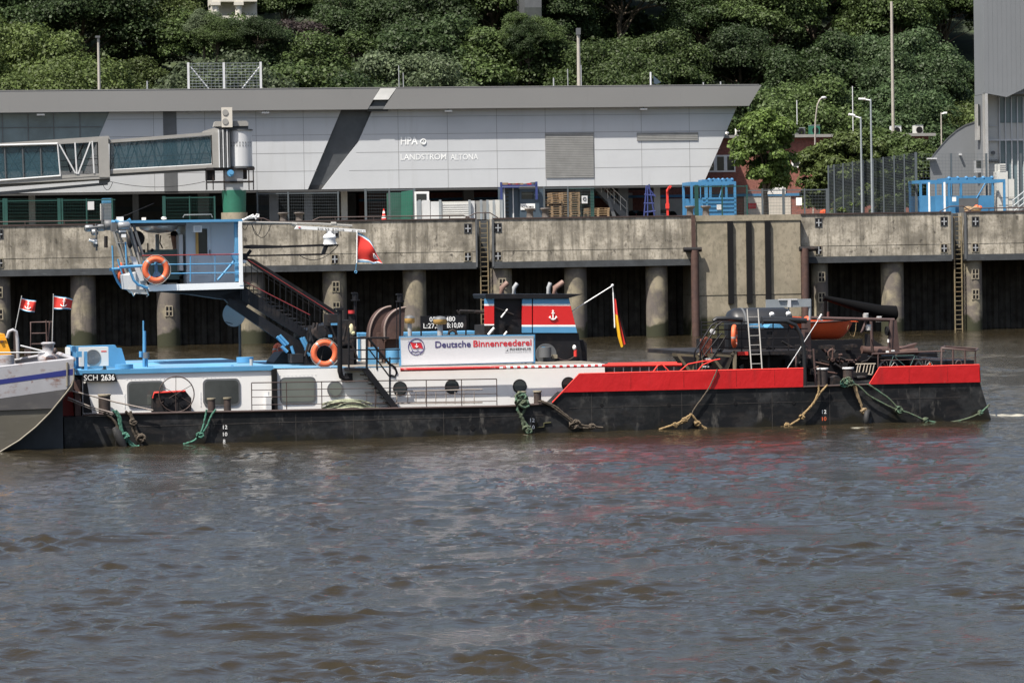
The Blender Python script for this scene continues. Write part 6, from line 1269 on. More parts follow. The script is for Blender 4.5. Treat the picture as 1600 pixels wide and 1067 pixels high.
# funnel
VF1, VF2 = 3.0, 4.3
m = MB(); m.px(B, [(772, 467), (889, 466), (902, 520), (903, 525), (772, 528)], VF1+.1, VF2-VF1-.2); m.px(B, [(790, 522), (904, 520), (911, 567), (790, 570)], VF1+.05, VF2-VF1-.1); P('funnel_casing', m, 'blk')
m = MB(); m.px(B, [(758, 461), (760, 459.5), (912, 459.5), (888, 466), (760, 467)], VF1-.1, VF2-VF1+.2); P('funnel_top', m, 'blk')
m = MB(); m.px(B, [(888, 569), (902, 532), (911, 531), (917, 537), (917, 567)], VF1+.3, 1.8); P('rounded_housing', m, 'blk2')
def flagpanel(xl, xr, yb, v_, rt=None):
    ys = [467, 475, 477.8, yb-12.5 if yb > 515 else yb-2, yb-9.5 if yb > 515 else yb, yb]; ms = ['blue', 'lwhite', 'fredp', 'lwhite', 'blue']
    m = MB()
    for i in range(5):
        if ys[i+1] <= ys[i]: continue
        def rx(y): return xr+(y-467)*(rt if rt else 0)
        m.mt(ms[i]); m.px(B, [(xl, ys[i]), (rx(ys[i]), ys[i]), (rx(ys[i+1]), ys[i+1]), (xl, ys[i+1])], v_, .06)
    return m
P('funnel_panel', flagpanel(757.5, 772, 508.5, VF1-.03)); P('funnel_panel', flagpanel(816, 831, 520, VF1-.03)); P('funnel_panel', flagpanel(833, 889, 520, VF1-.03, 13/53)); fp = P('anchor_emblem', anchor_mb(MB(), B, 864, 493, 16, VF1-.035))
for x0, y0, x1, y1, v_ in [(783, 459, 791, 444, 3.6), (802, 459, 806, 445, 4.1), (856, 459, 858, 444, 4.1), (866, 459, 878, 443, 3.6)]:
    mm = 'exhaust' if v_ < 4 else 'grey'; r_ = .085 if v_ < 4 else .065
    m = MB(); b = B.at(x0+1, 450, v_); m.path([B.at(x0+1, y0, v_), b, B.at(x1+2, y1-2, v_)], r_, 12); P('exhaust_pipe', m, mm)
m = MB(); m.tpx(B, (793, 483), (783, 496), 3.0, .025); m.tpx(B, (772, 512), (763, 523), 3.0, .04); m.tpx(B, (792, 518), (786, 526), 3.0, .03); P('white_pipe', m, 'white2')
m = MB(); m.tpx(B, (762, 502), (800, 500), 3.3, .10, n=12); m.rect(B, 806, 497, 816, 522, 3.3, .8); m.rect(B, 775, 500, 778, 525, 3.2, .2); m.tpx(B, (742, 487), (768, 489), 3.1, .05); m.tpx(B, (768, 489), (770, 505), 3.1, .05); m.tpx(B, (773, 480), (803, 492), 3.0, .025); m.rect(B, 757, 508, 774, 530, 3.6, 1.2); c = B.at(793, 517, 3.1); m.cyl((c[0], 3.1, c[2]), .16, .2, 14, 'v'); P('funnel_machinery', m, 'blk2')
m = MB(); c = B.at(848, 550, VF1); m.cyl((c[0], VF1-.25, c[2]-.15), .19, .3, 16); c = B.at(852, 543, VF1); m.cyl((c[0]+.02, VF1-.02, c[2]-.2), .32, .05, 20, 'v'); P('filter_drum', m, 'dgrey'); m = MB(); m.rect(B, 847.5, 542, 852, 547, VF1-.3, .1); P('blue_box', m, 'blue')
m = MB(); m.rect(B, 863, 554, 871, 560, VF1-.1, .15); P('junction_box', m, 'conc2'); m = MB(); m.path(catenary(B.at(871, 558, VF1-.1), B.at(899, 555, VF1-.1), .12), .012, 5); P('cable', m, 'rail')
m = MB(); m.tpx(B, (894, 486), (957, 446.5), VF1+.3, .018); m.ell(B.at(957, 446, VF1+.3), .045, .045, .045, 8); P('ensign_staff', m, 'white2')
# ---------------------------------------------------------------- aft well deck
zq = B.at(1000, 585, 3)[2]
m = MB(); m.ppx(B, [(945, 571.5), (1065, 570)], .45, .05, 6); m.ppx(B, [(950, 569), (1060, 567.5)], W-.6, .05, 6); P('red_rail', m, 'fred'); m = MB()
for x in (960, 974, 987, 1000, 1014, 1027, 1040, 1053): m.tpx(B, (x, 573), (x, 583), .5, .018, n=5)
P('rail_stanchions', m, 'alu'); m = MB(); m.px(B, [(945, 574), (1010, 579), (1064, 577), (1064, 582), (945, 583)], .7, .2); m.rect(B, 946, 573, 1064, 581, 1.2, 3); P('well_coaming', m, 'blk')
m = MB(); m.ppx(B, [(1020, 582), (1028, 571), (1034, 569), (1045, 580)], .3, .025, 5); m.ppx(B, [(1062, 580), (1075, 569), (1095, 565), (1112, 563)], .3, .02, 5); m.ppx(B, [(1088, 582), (1098, 570), (1115, 563), (1125, 561)], .25, .02, 5); P('red_hose', m, 'fred')
# V-shaped anchors / hoppers
for x, v_ in [(1076, 1.4), (1128, .9)]:
    m = MB(); m.px(B, [(x-18, 552), (x+18, 555), (x+17, 559), (x+8, 581), (x, 581), (x-17, 557)], v_, .5); h_ = P('hopper', m, 'olive')
    m = MB(); m.px(B, [(x-12, 556), (x+12, 558), (x+3, 575)], v_-.02, .03); P('hopper_mouth', m, 'blk2', None, h_)
    m = MB(); m.ppx(B, [(x+16, 555), (x+20, 548), (x+20, 582)], v_, .06, 6); P('hopper_arm', m, 'olive', None, h_)
# machinery deck
m = MB(); m.rect(B, 1098, 549, 1262, 555, 1.3, 5.5); m.rect(B, 1100, 555, 1104, 583, 1.5, .2); m.rect(B, 1200, 555, 1203, 583, 1.5, .2); P('platform', m, 'blk2')
m = MB(); m.rect(B, 1150, 556, 1262, 585, 3.2, 3.5); m.rect(B, 1262, 547, 1345, 602, 3.6, 1.5); m.rect(B, 1340, 558, 1440, 600, 4.2, 2.2); m.rect(B, 1300, 553, 1356, 565, 3.4, .3); m.rect(B, 1345, 556, 1430, 578, 4.5, 2); m.rect(B, 1120, 555, 1150, 582, 4.0, 2); m.rect(B, 1138, 506, 1232, 553, 3.7, .35); m.rect(B, 1232, 514, 1264, 553, 3.7, 1.0); m.rect(B, 1262, 531, 1348, 550, 3.75, .2); m.rect(B, 1104, 530, 1140, 553, 5.0, 1.0); P('engine_casing', m, 'blk')
m = MB(); r2 = random.Random(12)
for k in range(44):
    x = r2.uniform(1190, 1345); y = r2.uniform(514 if x < 1255 else 540, 590); v_ = r2.uniform(2.2, 3.4); w_ = r2.uniform(4, 14); h_ = r2.uniform(3, 10)
    if r2.random() < .5: m.rect(B, x-w_/2, y-h_/2, x+w_/2, y+h_/2, v_, .4)
    else: m.tpx(B, (x, y), (x+r2.uniform(-22, 22), y+r2.uniform(-10, 14)), v_, r2.uniform(.02, .06))
P('deck_machinery', m, 'blk2')
m = MB()
for k in range(16):
    x = r2.uniform(1262, 1350); y = r2.uniform(538, 590); m.tpx(B, (x, y), (x+r2.uniform(-20, 24), y+r2.uniform(-6, 8)), r2.uniform(2.4, 3.2), r2.uniform(.02, .055))
P('rusty_gear', m, 'brown')
m = MB()
for ya in (503, 515, 529, 543): m.tpx(B, (1095, ya+.5), (1262, ya-1.5), 1.35, .018, n=5)
for x in (1096, 1122, 1159, 1208, 1232): m.tpx(B, (x, 502), (x, 552), 1.35, .022, n=5)
for x in (1110, 1135, 1147, 1176, 1187, 1197, 1219, 1245): m.tpx(B, (x, 515), (x, 552), 5.5, .022, n=5)
for ya in (508, 522, 538): m.tpx(B, (1095, ya+.5), (1262, ya-1.5), 6.6, .018, n=5)
P('platform_rail', m, 'blk')
c = B.at(1141, 505, 4.6); e = B.at(1226, 503, 4.6); m = MB(); m.lathe((c[0]-.15, 4.6, c[2]-.1), [(.0, 0), (.3, .04), (.48, .12), (.56, .28), (.56, e[0]-c[0]+.1), (.5, e[0]-c[0]+.25), (.2, e[0]-c[0]+.35), (0, e[0]-c[0]+.36)], 32, 'u'); tk = P('air_tank', m, 'tank')
m = MB(); m.lathe((c[0]+.3, 4.6, c[2]-.1), [(.575, 0), (.575, .06)], 32, 'u'); P('tank_band', m, 'dgrey', None, tk)
m = MB(); m.ppx(B, [(1115, 502), (1120, 498), (1138, 498), (1160, 499.5)], 1.2, .07, 8); m.ppx(B, [(1190, 499), (1235, 500), (1260, 501)], 1.3, .085, 8); m.ppx(B, [(1192, 502), (1228, 502), (1243, 508), (1252, 525), (1256, 548), (1258, 604)], .3, .06, 8); P('dark_pipe', m, 'tank')
m = MB(); 
for dx in (0, 9): m.ppx(B, [(1086+dx, 578), (1085+dx, 552), (1088+dx, 545), (1112+dx, 508), (1120+dx, 503), (1140, 503)], 1.1-dx*.06, .028, 6); 
m.ppx(B, [(1095, 562), (1128, 520)], 1.0, .022); m.ppx(B, [(1100, 580), (1135, 524)], .9, .022); m.px(B, [(1096, 580), (1104, 580), (1132, 545), (1126, 545)], 1.4, .05); P('machinery_stair', m, 'blk'); m = MB()
for x, y in [(1109, 561), (1105, 573)]: m.rect(B, x-3, y-1, x+3, y+1, 1.0, .3)
P('stair_step', m, 'lgrey')
m = MB()
for k in range(9): x = 1095+k*2.1; m.ppx(B, [(x, 526+abs(k-4)), (x-1, 540), (x+r2.uniform(-2, 2), 556)], 1.15+.02*k, .022, 5)
P('hanging_hose', m, 'hosec')
m = MB(); m.px(B, [(1177, 506.5), (1190, 506), (1195, 512), (1178, 512)], 2.1, .5); m.px(B, [(1199, 512), (1204, 507), (1219, 506.5), (1225, 512)], 2.1, .6); m.rect(B, 1148, 570, 1149, 571, 2, .1); P('blue_hood', m, 'blue')
m = MB(); m.rect(B, 1153, 549.5, 1169, 555, 1.25, .06); P('red_plate', m, 'fred')
m = MB(); c = B.at(1113, 518, 1.3); m.cyl((c[0], 1.25, c[2]), .08, .06, 14, 'v'); P('white_lamp', m, 'lgrey')
m = MB(); m.rect(B, 1148, 557, 1153, 561, 3.15, .1); m.rect(B, 1157, 557.5, 1169, 561, 3.15, .1); m.px(B, [(1156, 572), (1162, 568), (1161, 577), (1157, 578)], 3.1, .05); P('grey_patches', m, 'grey')
# aft frames
m = MB(); m.rect(B, 1258, 500, 1267, 560, 1.5, .3); m.ppx(B, [(1267, 497), (1330, 498.5), (1397, 500)], 1.6, .055, 8); m.ppx(B, [(1393, 500), (1391, 552)], 1.6, .085, 6); m.px(B, [(1393, 500), (1401, 500), (1406, 552), (1399, 552)], 2.0, .25); m.ppx(B, [(1361, 500), (1363, 548)], 3.2, .05); m.ppx(B, [(1354, 500), (1346, 520)], 1.8, .04); m.ppx(B, [(1294, 487), (1293, 520)], 5, .035); P('aft_frame', m, 'railb')
m = MB(); 
a = B.at(1287, 465, 4.6); b = B.at(1374, 487, 4.6); c = B.at(1398, 490, 4.6); m.tube(a, b, .07, 14, .21); m.tube(b, c, .21, 20, .25); m.lathe((c[0]-.04, 4.6, c[2]), [(.25, 0), (.22, .05), (.16, .06), (.16, .1), (0, .1)], 20, 'u'); m.tpx(B, (1290, 463), (1289, 503), 4.6, .05); P('crane_boom', m, 'jet')
m = MB(); m.ppx(B, [(1262, 545), (1340, 548), (1420, 547)], 4.0, .13, 12); m.ppx(B, [(1346, 547), (1376, 551)], 3.6, .14, 12); m.px(B, [(1408, 544), (1434, 536), (1425, 547), (1412, 548)], 3.6, .3); m.ppx(B, [(1400, 552), (1433, 549)], 3.2, .11, 10); P('thick_pipe', m, 'brown')
m = MB(); m.px(B, [(1362, 522), (1368, 533), (1382, 541), (1408, 543), (1405, 549), (1362, 547)], 4.4, .6); m.ppx(B, [(1362, 548, 3), (1362, 530, 3), (1366, 552, 3), (1355, 563, 3), (1345, 566, 3)], 3, .018); P('curved_cradle', m, 'blk2')
m = MB().mt('alu'); 
for x, y in [(1352.5, 494), (1373, 499), (1357, 512)]: m.tpx(B, (x, y-3), (x, y+4), 1.7, .085, n=12); m.tpx(B, (x-3, y-3.5), (x+4, y-3.5), 1.7, .03)
m.mt('white2')
for x, y in [(1206, 491), (1232, 490)]: m.ell(B.at(x, y, 1.4), .09, .06, .07, 8); m.tpx(B, (x-3, y+2), (x+3, y+2), 1.4, .035)
m.rect(B, 1386, 548, 1389, 551, 1.5, .1); m.rect(B, 1393, 547, 1398, 549, 1.5, .1); m.tpx(B, (1388, 530), (1388, 535), 1.5, .03); P('deck_lamps', m)
m = MB(); c = B.at(1386.5, 517, 1.6); m.lathe((c[0], 1.6, c[2]), [(.06, -.05), (.10, 0), (.06, .05)], 18, 'u'); m.lathe((c[0]-.04, 1.6, c[2]), [(.14, 0), (.14, .06)], 18, 'u'); P('round_fitting', m, 'rubber')
m = MB(); m.ppx(B, [(1303, 547, 1), (1298, 546, 1), (1294, 550, 1), (1295, 556, 1)], 1, .035, 6); m.ppx(B, [(1301, 543, 1), (1301, 562, 1)], 1, .03, 6); m.torus(B.at(1301, 562, 1), .05, .02, n=10, k=5); P('hook', m, 'brown')
m = MB(); m.ppx(B, [(1271, 545), (1275, 604)], .6, .035, 6); m.ppx(B, [(1244, 556), (1244, 576)], .8, .03, 6); P('stanchion', m, 'railb')
# gantry sign board
m = MB(); m.tpx(B, (1265.5, 468), (1265.5, 500), 1.7, .045); m.tpx(B, (1232, 478), (1233, 492), 1.7, .02); P('board_post', m, 'wireg')
# stern rails
m = MB(); m.ppx(B, [(1362, 553), (1476, 548.5)], .3, .025); m.ppx(B, [(1376, 563), (1524, 559.5)], .3, .012); m.ppx(B, [(1372, 553), (1372, 575)], .3, .022); m.ppx(B, [(1471, 572), (1471, 545, .3), (1471, 543.5), (1524, 548), (1524, 570)], .3, .03, 6); m.ppx(B, [(1489, 545), (1489, 570)], .8, .03); m.ppx(B, [(1508, 546), (1508, 571)], .9, .03); m.ppx(B, [(1471, 543.5, .3), (1474, 542.5, 5), (1476, 541.5, W-.5)], .3, .03); m.ppx(B, [(1476, 541.5), (1528, 545)], W-.5, .03); m.ppx(B, [(1524, 548, .3), (1528, 545, W-.5)], .3, .03)
m.torus(B.at(1498, 568, .5), .09, .02, n=16, k=5); P('stern_rail', m, 'railb')
m = MB(); m.rect(B, 1376, 552, 1465, 575, 5.5, 2.0); m.rect(B, 1470, 563, 1522, 571, 1.2, 5); P('stern_box', m, 'blk')
m = MB(); m.rect(B, 1298, 590, 1302, 602, .8, .3); c = B.at(1310, 596, .9); m.lathe((c[0], 1.2, c[2]), [(.16, -.15), (.19, 0), (.16, .15)], 14, 'v'); m.rect(B, 1335, 582, 1356, 588, 1.2, .3); m.ell(B.at(1345, 590, 1.0), .2, .1, .07, 8); P('deck_fittings', m, 'blk2')
# ================================================================ loose things on the boat
# name boards
t = thing(B, B.at(155, 596, .5), 'registration_board', 'black board reading SCH 2636 on the front corner of the deckhouse', 'sign')
m = MB(); m.px(B, [(129, 583.5), (179.5, 583.5), (184, 596), (129.5, 596)], .50, .05); part(t, 'board', m, 'blk')
m = MB(); text_mb(m, B, 'SCH', 131, 152.5, 585.3, 594.2, .50, 'lwhite', .0); text_mb(m, B, '2636', 158, 179, 585, 594, .50, 'lwhite', .025); part(t, 'lettering', m)
V = 3.2
t = thing(B, B.at(692, 515, V), 'dimension_board', 'black board with white ship number, length and beam on thin legs', 'sign')
m = MB(); m.rect(B, 657.5, 493, 728.5, 515, V, .05); part(t, 'board', m, 'blk')
for x in (658, 728): m = MB(); m.tpx(B, (x, 494), (x, 572), V+.03, .025); part(t, 'leg', m, 'blk2')
m = MB(); text_mb(m, B, '05202480', 671, 711, 494.6, 502.2, V, 'lwhite', .01); text_mb(m, B, 'L:27,5', 661.5, 686, 504.8, 512.6, V, 'lwhite', .01); text_mb(m, B, 'B:10,00', 698.5, 723.5, 503.8, 511.8, V, 'lwhite', .01); part(t, 'lettering', m)
V = .95
t = thing(B, B.at(730, 572, V), 'company_banner', 'long white banner board with blue and red company lettering above the roof', 'sign')
m = MB(); q = [(625, 526.5), (834.5, 524), (834.5, 565.5), (626.5, 572)]; m.px(B, [(624, 525.5), (836, 522.5), (836, 566.5), (625, 573)], V+.01, .05); part(t, 'frame', m, 'blue')
m = MB(); m.px(B, [(626, 531), (833.5, 528.5), (833.5, 565), (627.5, 571)], V-.01, .04); part(t, 'panel', m, 'banner'); m = MB(); m.px(B, [(626, 527), (834, 524.5), (834, 528.5), (626, 531)], V-.012, .04); part(t, 'grey_edge', m, 'grey')
for x in (625.5, 834): m = MB(); m.tpx(B, (x, 560), (x, 578), V+.06, .05, n=4); part(t, 'post', m, 'blue')
m = MB()
def ttl(s_, x0, x1, y0, y1, sl, mm, off):
    n_ = len(s_); curx = x0; wd = {'i': .38, 'r': .62, 't': .62, 's': .8, 'm': 1.5, 'I': .4, 'c': .85, 'D': 1.25, 'B': 1.15}; tot = sum(wd.get(c_, 1) for c_ in s_)
    for c_ in s_:
        w_ = (x1-x0)*wd.get(c_, 1)/tot; yo = (curx-x0)*sl; asc = c_ in 'DBthdbiklfHRLOGITCSU' or c_.isdigit()
        # all glyphs keep the same scale; x-height letters are lower
        text_mb(m, B, c_, curx+w_*.07, curx+w_*.93, y0+yo, y1+yo, V-.014, mm, off, .004); curx += w_
text_mb(m, B, 'Deutsche', 680, 735.5, 532.4, 542.6, V-.014, 'violet', .018, .004)
text_mb(m, B, 'Binnenreederei', 739.5, 830.5, 530.6, 540.8, V-.014, 'lred', .018, .004)
text_mb(m, B, 'RHENUS', 797, 829.5, 543.4, 546.8, V-.014, 'lblack', .02, .004); text_mb(m, B, 'LOGISTICS', 797, 829.5, 548, 550.6, V-.014, 'lgr', 0, .004)
m.mt('lgr').rect(B, 789, 543.5, 795.5, 551, V-.014, .003); m.mt('banner').rect(B, 789.6, 544.1, 794.9, 550.4, V-.017, .003); m.mt('lblack').px(B, [(790.5, 548.8), (794, 548.2), (792.8, 544.8), (792, 547.5)], V-.02, .003); part(t, 'lettering', m)
m = MB(); c = B.at(650.5, 542, V-.015); m.mt('violet').torus(c, .235, .012, n=40, k=5, a0=R(-60), a1=R(238)); m.path([B.at(x, y, V-.015) for x, y in [(641, 551), (645, 548.5), (649, 550.5), (653, 548.5), (657, 550.5), (661, 548)]], .011, 5); m.path([B.at(x, y, V-.015) for x, y in [(644, 553), (650, 554.5), (657, 552.5)]], .011, 5); m.path([B.at(x, y, V-.015) for x, y in [(638.5, 533), (645, 549)]], .01, 5); m.path([B.at(x, y, V-.02) for x, y in [(640.5, 534.2), (648, 535.5), (657, 535), (661, 544.8)]], .007, 5)
m.mt('lred').prism([qq for qq in [(lambda p: (p[0], p[2]))(B.at(x, y, V-.02)) for x, y in [(640.8, 534.5), (647, 536), (652, 535), (658.5, 535.5), (661.5, 545), (655, 543.5), (650, 545), (645, 544.5)]]], V-.02, V-.012)
anchor_mb(m, B, 650.8, 540, 6.5, V-.02); part(t, 'emblem', m)
t = thing(B, B.at(1231, 480, 1.65), 'grey_board', 'plain grey board held above the aft platform, seen from behind', 'sign')
m = MB(); m.rect(B, 1197, 467.5, 1267, 480, 1.65, .04); part(t, 'board', m, 'wireg'); m = MB(); m.rect(B, 1217, 467, 1246, 469, 1.6, .04); m.rect(B, 1231, 468, 1236, 480, 1.6, .04); part(t, 'bracket', m, 'lgrey')
# air conditioner
t = thing(B, B.at(147, 573, 1.3), 'air_conditioner', 'white air conditioner box with round fan in front of the blue casing', 'air conditioner')
m = MB(); m.rect(B, 125.5, 542.5, 169.5, 572, 1.3, .35); bd = part(t, 'body', m, 'acw'); c = B.at(145, 558, 1.3)
m = MB(); m.mt('grey').cyl((c[0], 1.285, c[2]), .225, .02, 30, 'v'); m.mt('dgrey')
for r_ in (.05, .10, .15, .2): m.torus((c[0], 1.275, c[2]), r_, .005, n=28, k=4)
for k in range(17): x = c[0]-.2+k*.025; h_ = math.sqrt(max(0, .215**2-(x-c[0])**2)); m.tube((x, 1.28, c[2]-h_), (x, 1.28, c[2]+h_), .004, 4, caps=False)
part(t, 'fan_grille', m); m = MB(); m.rect(B, 158, 548, 166.5, 549.7, 1.295, .01); part(t, 'badge', m, 'fred')
for x in (129, 163): m = MB(); m.rect(B, x, 572, x+3, 582, 1.35, .25); part(t, 'foot', m, 'dgrey')
# life rings
def ring(px, py, Rr, r, v, ru, lab, tapes, rope=True):
    c = B.at(px, py, v); t = thing(B, c, 'life_ring', lab, 'life ring', 'orange life rings'); m = MB(); m.torus(c, Rr, r, ru, 40, 12); part(t, 'ring', m, 'orange')
    for a_ in tapes:
        m = MB(); m.torus(c, Rr, r*1.03, ru, 3, 12, R(a_-5), R(a_+5)); part(t, 'tape', m, 'reflect')
    if rope:
        m = MB(); 
        for k in range(4):
            a0 = tapes[k]; a1 = tapes[(k+1) % 4]; a1 += 360 if a1 < a0 else 0
            m.path([(c[0]+math.cos(R(a0+(a1-a0)*i/8))*ru*(Rr+r+.008+.02*math.sin(math.pi*i/8)), v-.06, c[2]+math.sin(R(a0+(a1-a0)*i/8))*(Rr+r+.008+.02*math.sin(math.pi*i/8))) for i in range(9)], .006, 4)
        part(t, 'grab_rope', m, 'roperope')
ring(243.5, 421.5, .315, .085, A1-.12, 1, 'faded orange life ring on the wheelhouse gallery', (45, 135, 225, 315))
ring(507, 552, .315, .085, 1.1, 1, 'bright orange life ring on the deckhouse roof at the foot of the boom', (55, 130, 235, 310))
ring(1147.5, 525.5, .285, .07, 1.15, .42, 'narrow looking orange life ring on the aft platform rail', (5, 185, 260, 300), False)
ring(434, 554, .28, .075, 6.4, .5, 'shaded orange life ring half hidden behind the boom foot', (60, 150, 240, 330), False)
ring(190, 428, .27, .07, A2+.1, .35, 'orange life ring on the far side of the wheelhouse, seen through the bumper rails', (60, 150, 240, 330), False)
# portable ladder
t = thing(B, B.at(1180, 578, .35), 'aluminium_ladder', 'aluminium ladder leaning on the aft platform rail', 'ladder')
for a, b in [((1167.5, 483), (1174.5, 580)), ((1184.5, 483), (1191, 580))]: m = MB(); m.tube(B.at(*a, 1.15), B.at(*b, .45), .022, 6); part(t, 'stile', m, 'ladm')
for i in range(6): m = MB(); y = 495.5+i*14.6; x = 1168.5+i*1.05; k = (y-483)/97; m.tube(B.at(x, y, 1.15-.7*k), B.at(x+16.5, y-.5, 1.15-.7*k), .014, 5); part(t, 'rung', m, 'ladm')
t = thing(B, B.at(1352, 584, 1.5), 'wooden_grate', 'small pale ladder-like grate lying on the aft deck', 'grate')
m = MB(); m.tpx(B, (1337, 569), (1368, 568.5), 1.5, .02); m.tpx(B, (1335, 583), (1362, 585.5), 1.5, .02); part(t, 'side_rail', m, 'rung2')
for x in (1341, 1345, 1351, 1356, 1361, 1366): m = MB(); m.tpx(B, (x, 569), (x-3, 584), 1.5, .018); part(t, 'slat', m, 'rung2')
# dinghy
def dinghy():
    t = thing(B, B.at(1280, 530, 2.9), 'orange_dinghy', 'orange hard plastic dinghy stowed on the machinery aft', 'dinghy')
    yb = 4.0; u0, u1 = B.at(1222, 510, yb)[0], B.at(1345, 510, yb)[0]; zt = B.at(1300, 503, yb)[2]; zk = B.at(1315, 531, yb)[2]; n = 24; ns = 9; L_ = u1-u0; vs = []; D_ = zt-zk
    for i in range(n+1):
        k = i/n; bw = .72*(1-max(0, (k-.55)/.45)**2.2)+.02; kz = zk+D_*max(0, (k-.78)/.22)**1.8*.85; sheer = zt+.02*math.sin(k*math.pi)*-1+.05*k
        for j in range(ns):
            q = -1+2*j/(ns-1); a_ = abs(q); vs.append((u0+L_*k, yb+.75+bw*math.copysign(min(1, a_**.6*1.02), q), kz+(sheer-kz)*a_**2.2))
    m = MB(); m.smooth = True; m.add(vs, [(i*ns+j, i*ns+j+1, (i+1)*ns+j+1, (i+1)*ns+j) for i in range(n) for j in range(ns-1)]); m.add(vs[:ns], [tuple(range(ns))], False); hl = part(t, 'hull', m, 'odinghy')
    m = MB()
    for j in (0, ns-1): m.path([Vector(vs[i*ns+j]) for i in range(n+1)], .03, 6)
    part(t, 'gunwale', m, 'railb')
    m = MB(); m.px(B, [(1226, 500), (1236, 494), (1252, 495), (1256, 506), (1226, 508)], yb+.4, .8); m.px(B, [(1266, 501), (1275, 494.5), (1296, 496), (1312, 502), (1266, 506)], yb+.3, .9); m.px(B, [(1318, 502), (1330, 499), (1342, 503)], yb+.5, .5); part(t, 'inner_mould', m, 'odinghy')
    m = MB(); m.path([B.at(*q_) for q_ in [(1326, 508, yb), (1324, 514, yb), (1329, 524, yb), (1334, 526, yb), (1337, 516, yb), (1338, 504, yb)]], .012, 5); part(t, 'grab_rope', m, 'ropet')
dinghy()
# bicycle behind the stern bulwark
def bike():
    v = 1.1; t = thing(B, B.at(1416, 590, v), 'bicycle', 'bicycle with thin wheels leaning behind the red stern bulwark', 'bicycle')
    wr = .325; c1, c2 = B.at(1388.5, 578, v), B.at(1444, 577, v)
    for c_ in (c1, c2):
        m = MB(); m.torus(c_, wr, .018, n=36, k=6); w_ = part(t, 'wheel', m, 'rubber'); m = MB(); m.torus(c_, wr-.02, .010, n=36, k=5); part(t, 'rim', m, 'alu')
        m = MB()
        for k in range(14): a_ = 2*math.pi*k/14; m.tube(c_, c_+Vector((math.cos(a_)*wr, 0, math.sin(a_)*wr)), .003, 3, caps=False)
        part(t, 'spokes', m, 'alu')
    m = MB(); hd = B.at(1396, 556, v); st_ = B.at(1430, 555, v); bbk = B.at(1420, 577, v)
    for a, b in [(hd, c1), (hd, st_), (hd, bbk), (st_, bbk), (st_, c2), (bbk, c2)]: m.tube(a, b, .011, 6)
    part(t, 'frame', m, 'biket'); m = MB(); m.tube(hd, B.at(1397, 551, v), .014, 6); m.path([B.at(1392, 550, v-.2), B.at(1397, 551, v), B.at(1402, 549.5, v+.25)], .014, 5); part(t, 'handlebar', m, 'blk')
    m = MB(); s_ = B.at(1431, 551.5, v); m.tube(st_, s_, .014, 6); m.ell(s_+Vector((.02, 0, .02)), .14, .07, .035, 10); part(t, 'saddle', m, 'blk')
    m = MB(); m.path([B.at(1436, 558, v), B.at(1454, 558, v), B.at(1447, 572, v)], .012, 5); part(t, 'carrier', m, 'dgrey'); m = MB(); m.ell(B.at(1453, 569, v-.02), .035, .015, .03, 8); part(t, 'reflector', m, 'odinghy')
bike()
# boathook / white rods
for a, b, v_, lab, mm in [((1226, 582), (1283, 493), 1.0, 'long white rod leaning across the dark pipe in front of the dinghy', 'conc3')]:
    t = thing(B, B.at(*a, v_), 'deck_pole', lab, 'pole'); m = MB(); m.tpx(B, a, b, v_, .013, n=6); part(t, 'shaft', m, 'lgrey'); m = MB(); m.tpx(B, (1280, 498), (1284, 491), v_, .04); m.tpx(B, (1277, 498.5), (1285, 500.5), v_, .02); part(t, 'lamp_head', m, 'alu')
# fire extinguisher, fender balls
t = thing(B, B.at(898, 556, 2.9), 'fire_extinguisher', 'small red and white extinguisher on the side of the funnel casing', 'extinguisher')
m = MB(); m.tpx(B, (899, 546), (899, 557), 2.92, .05, n=12); part(t, 'bottle', m, 'fred'); m = MB(); c = B.at(897.5, 543, 2.9); m.ell(c, .06, .05, .08, 10); part(t, 'cover', m, 'lwhite')
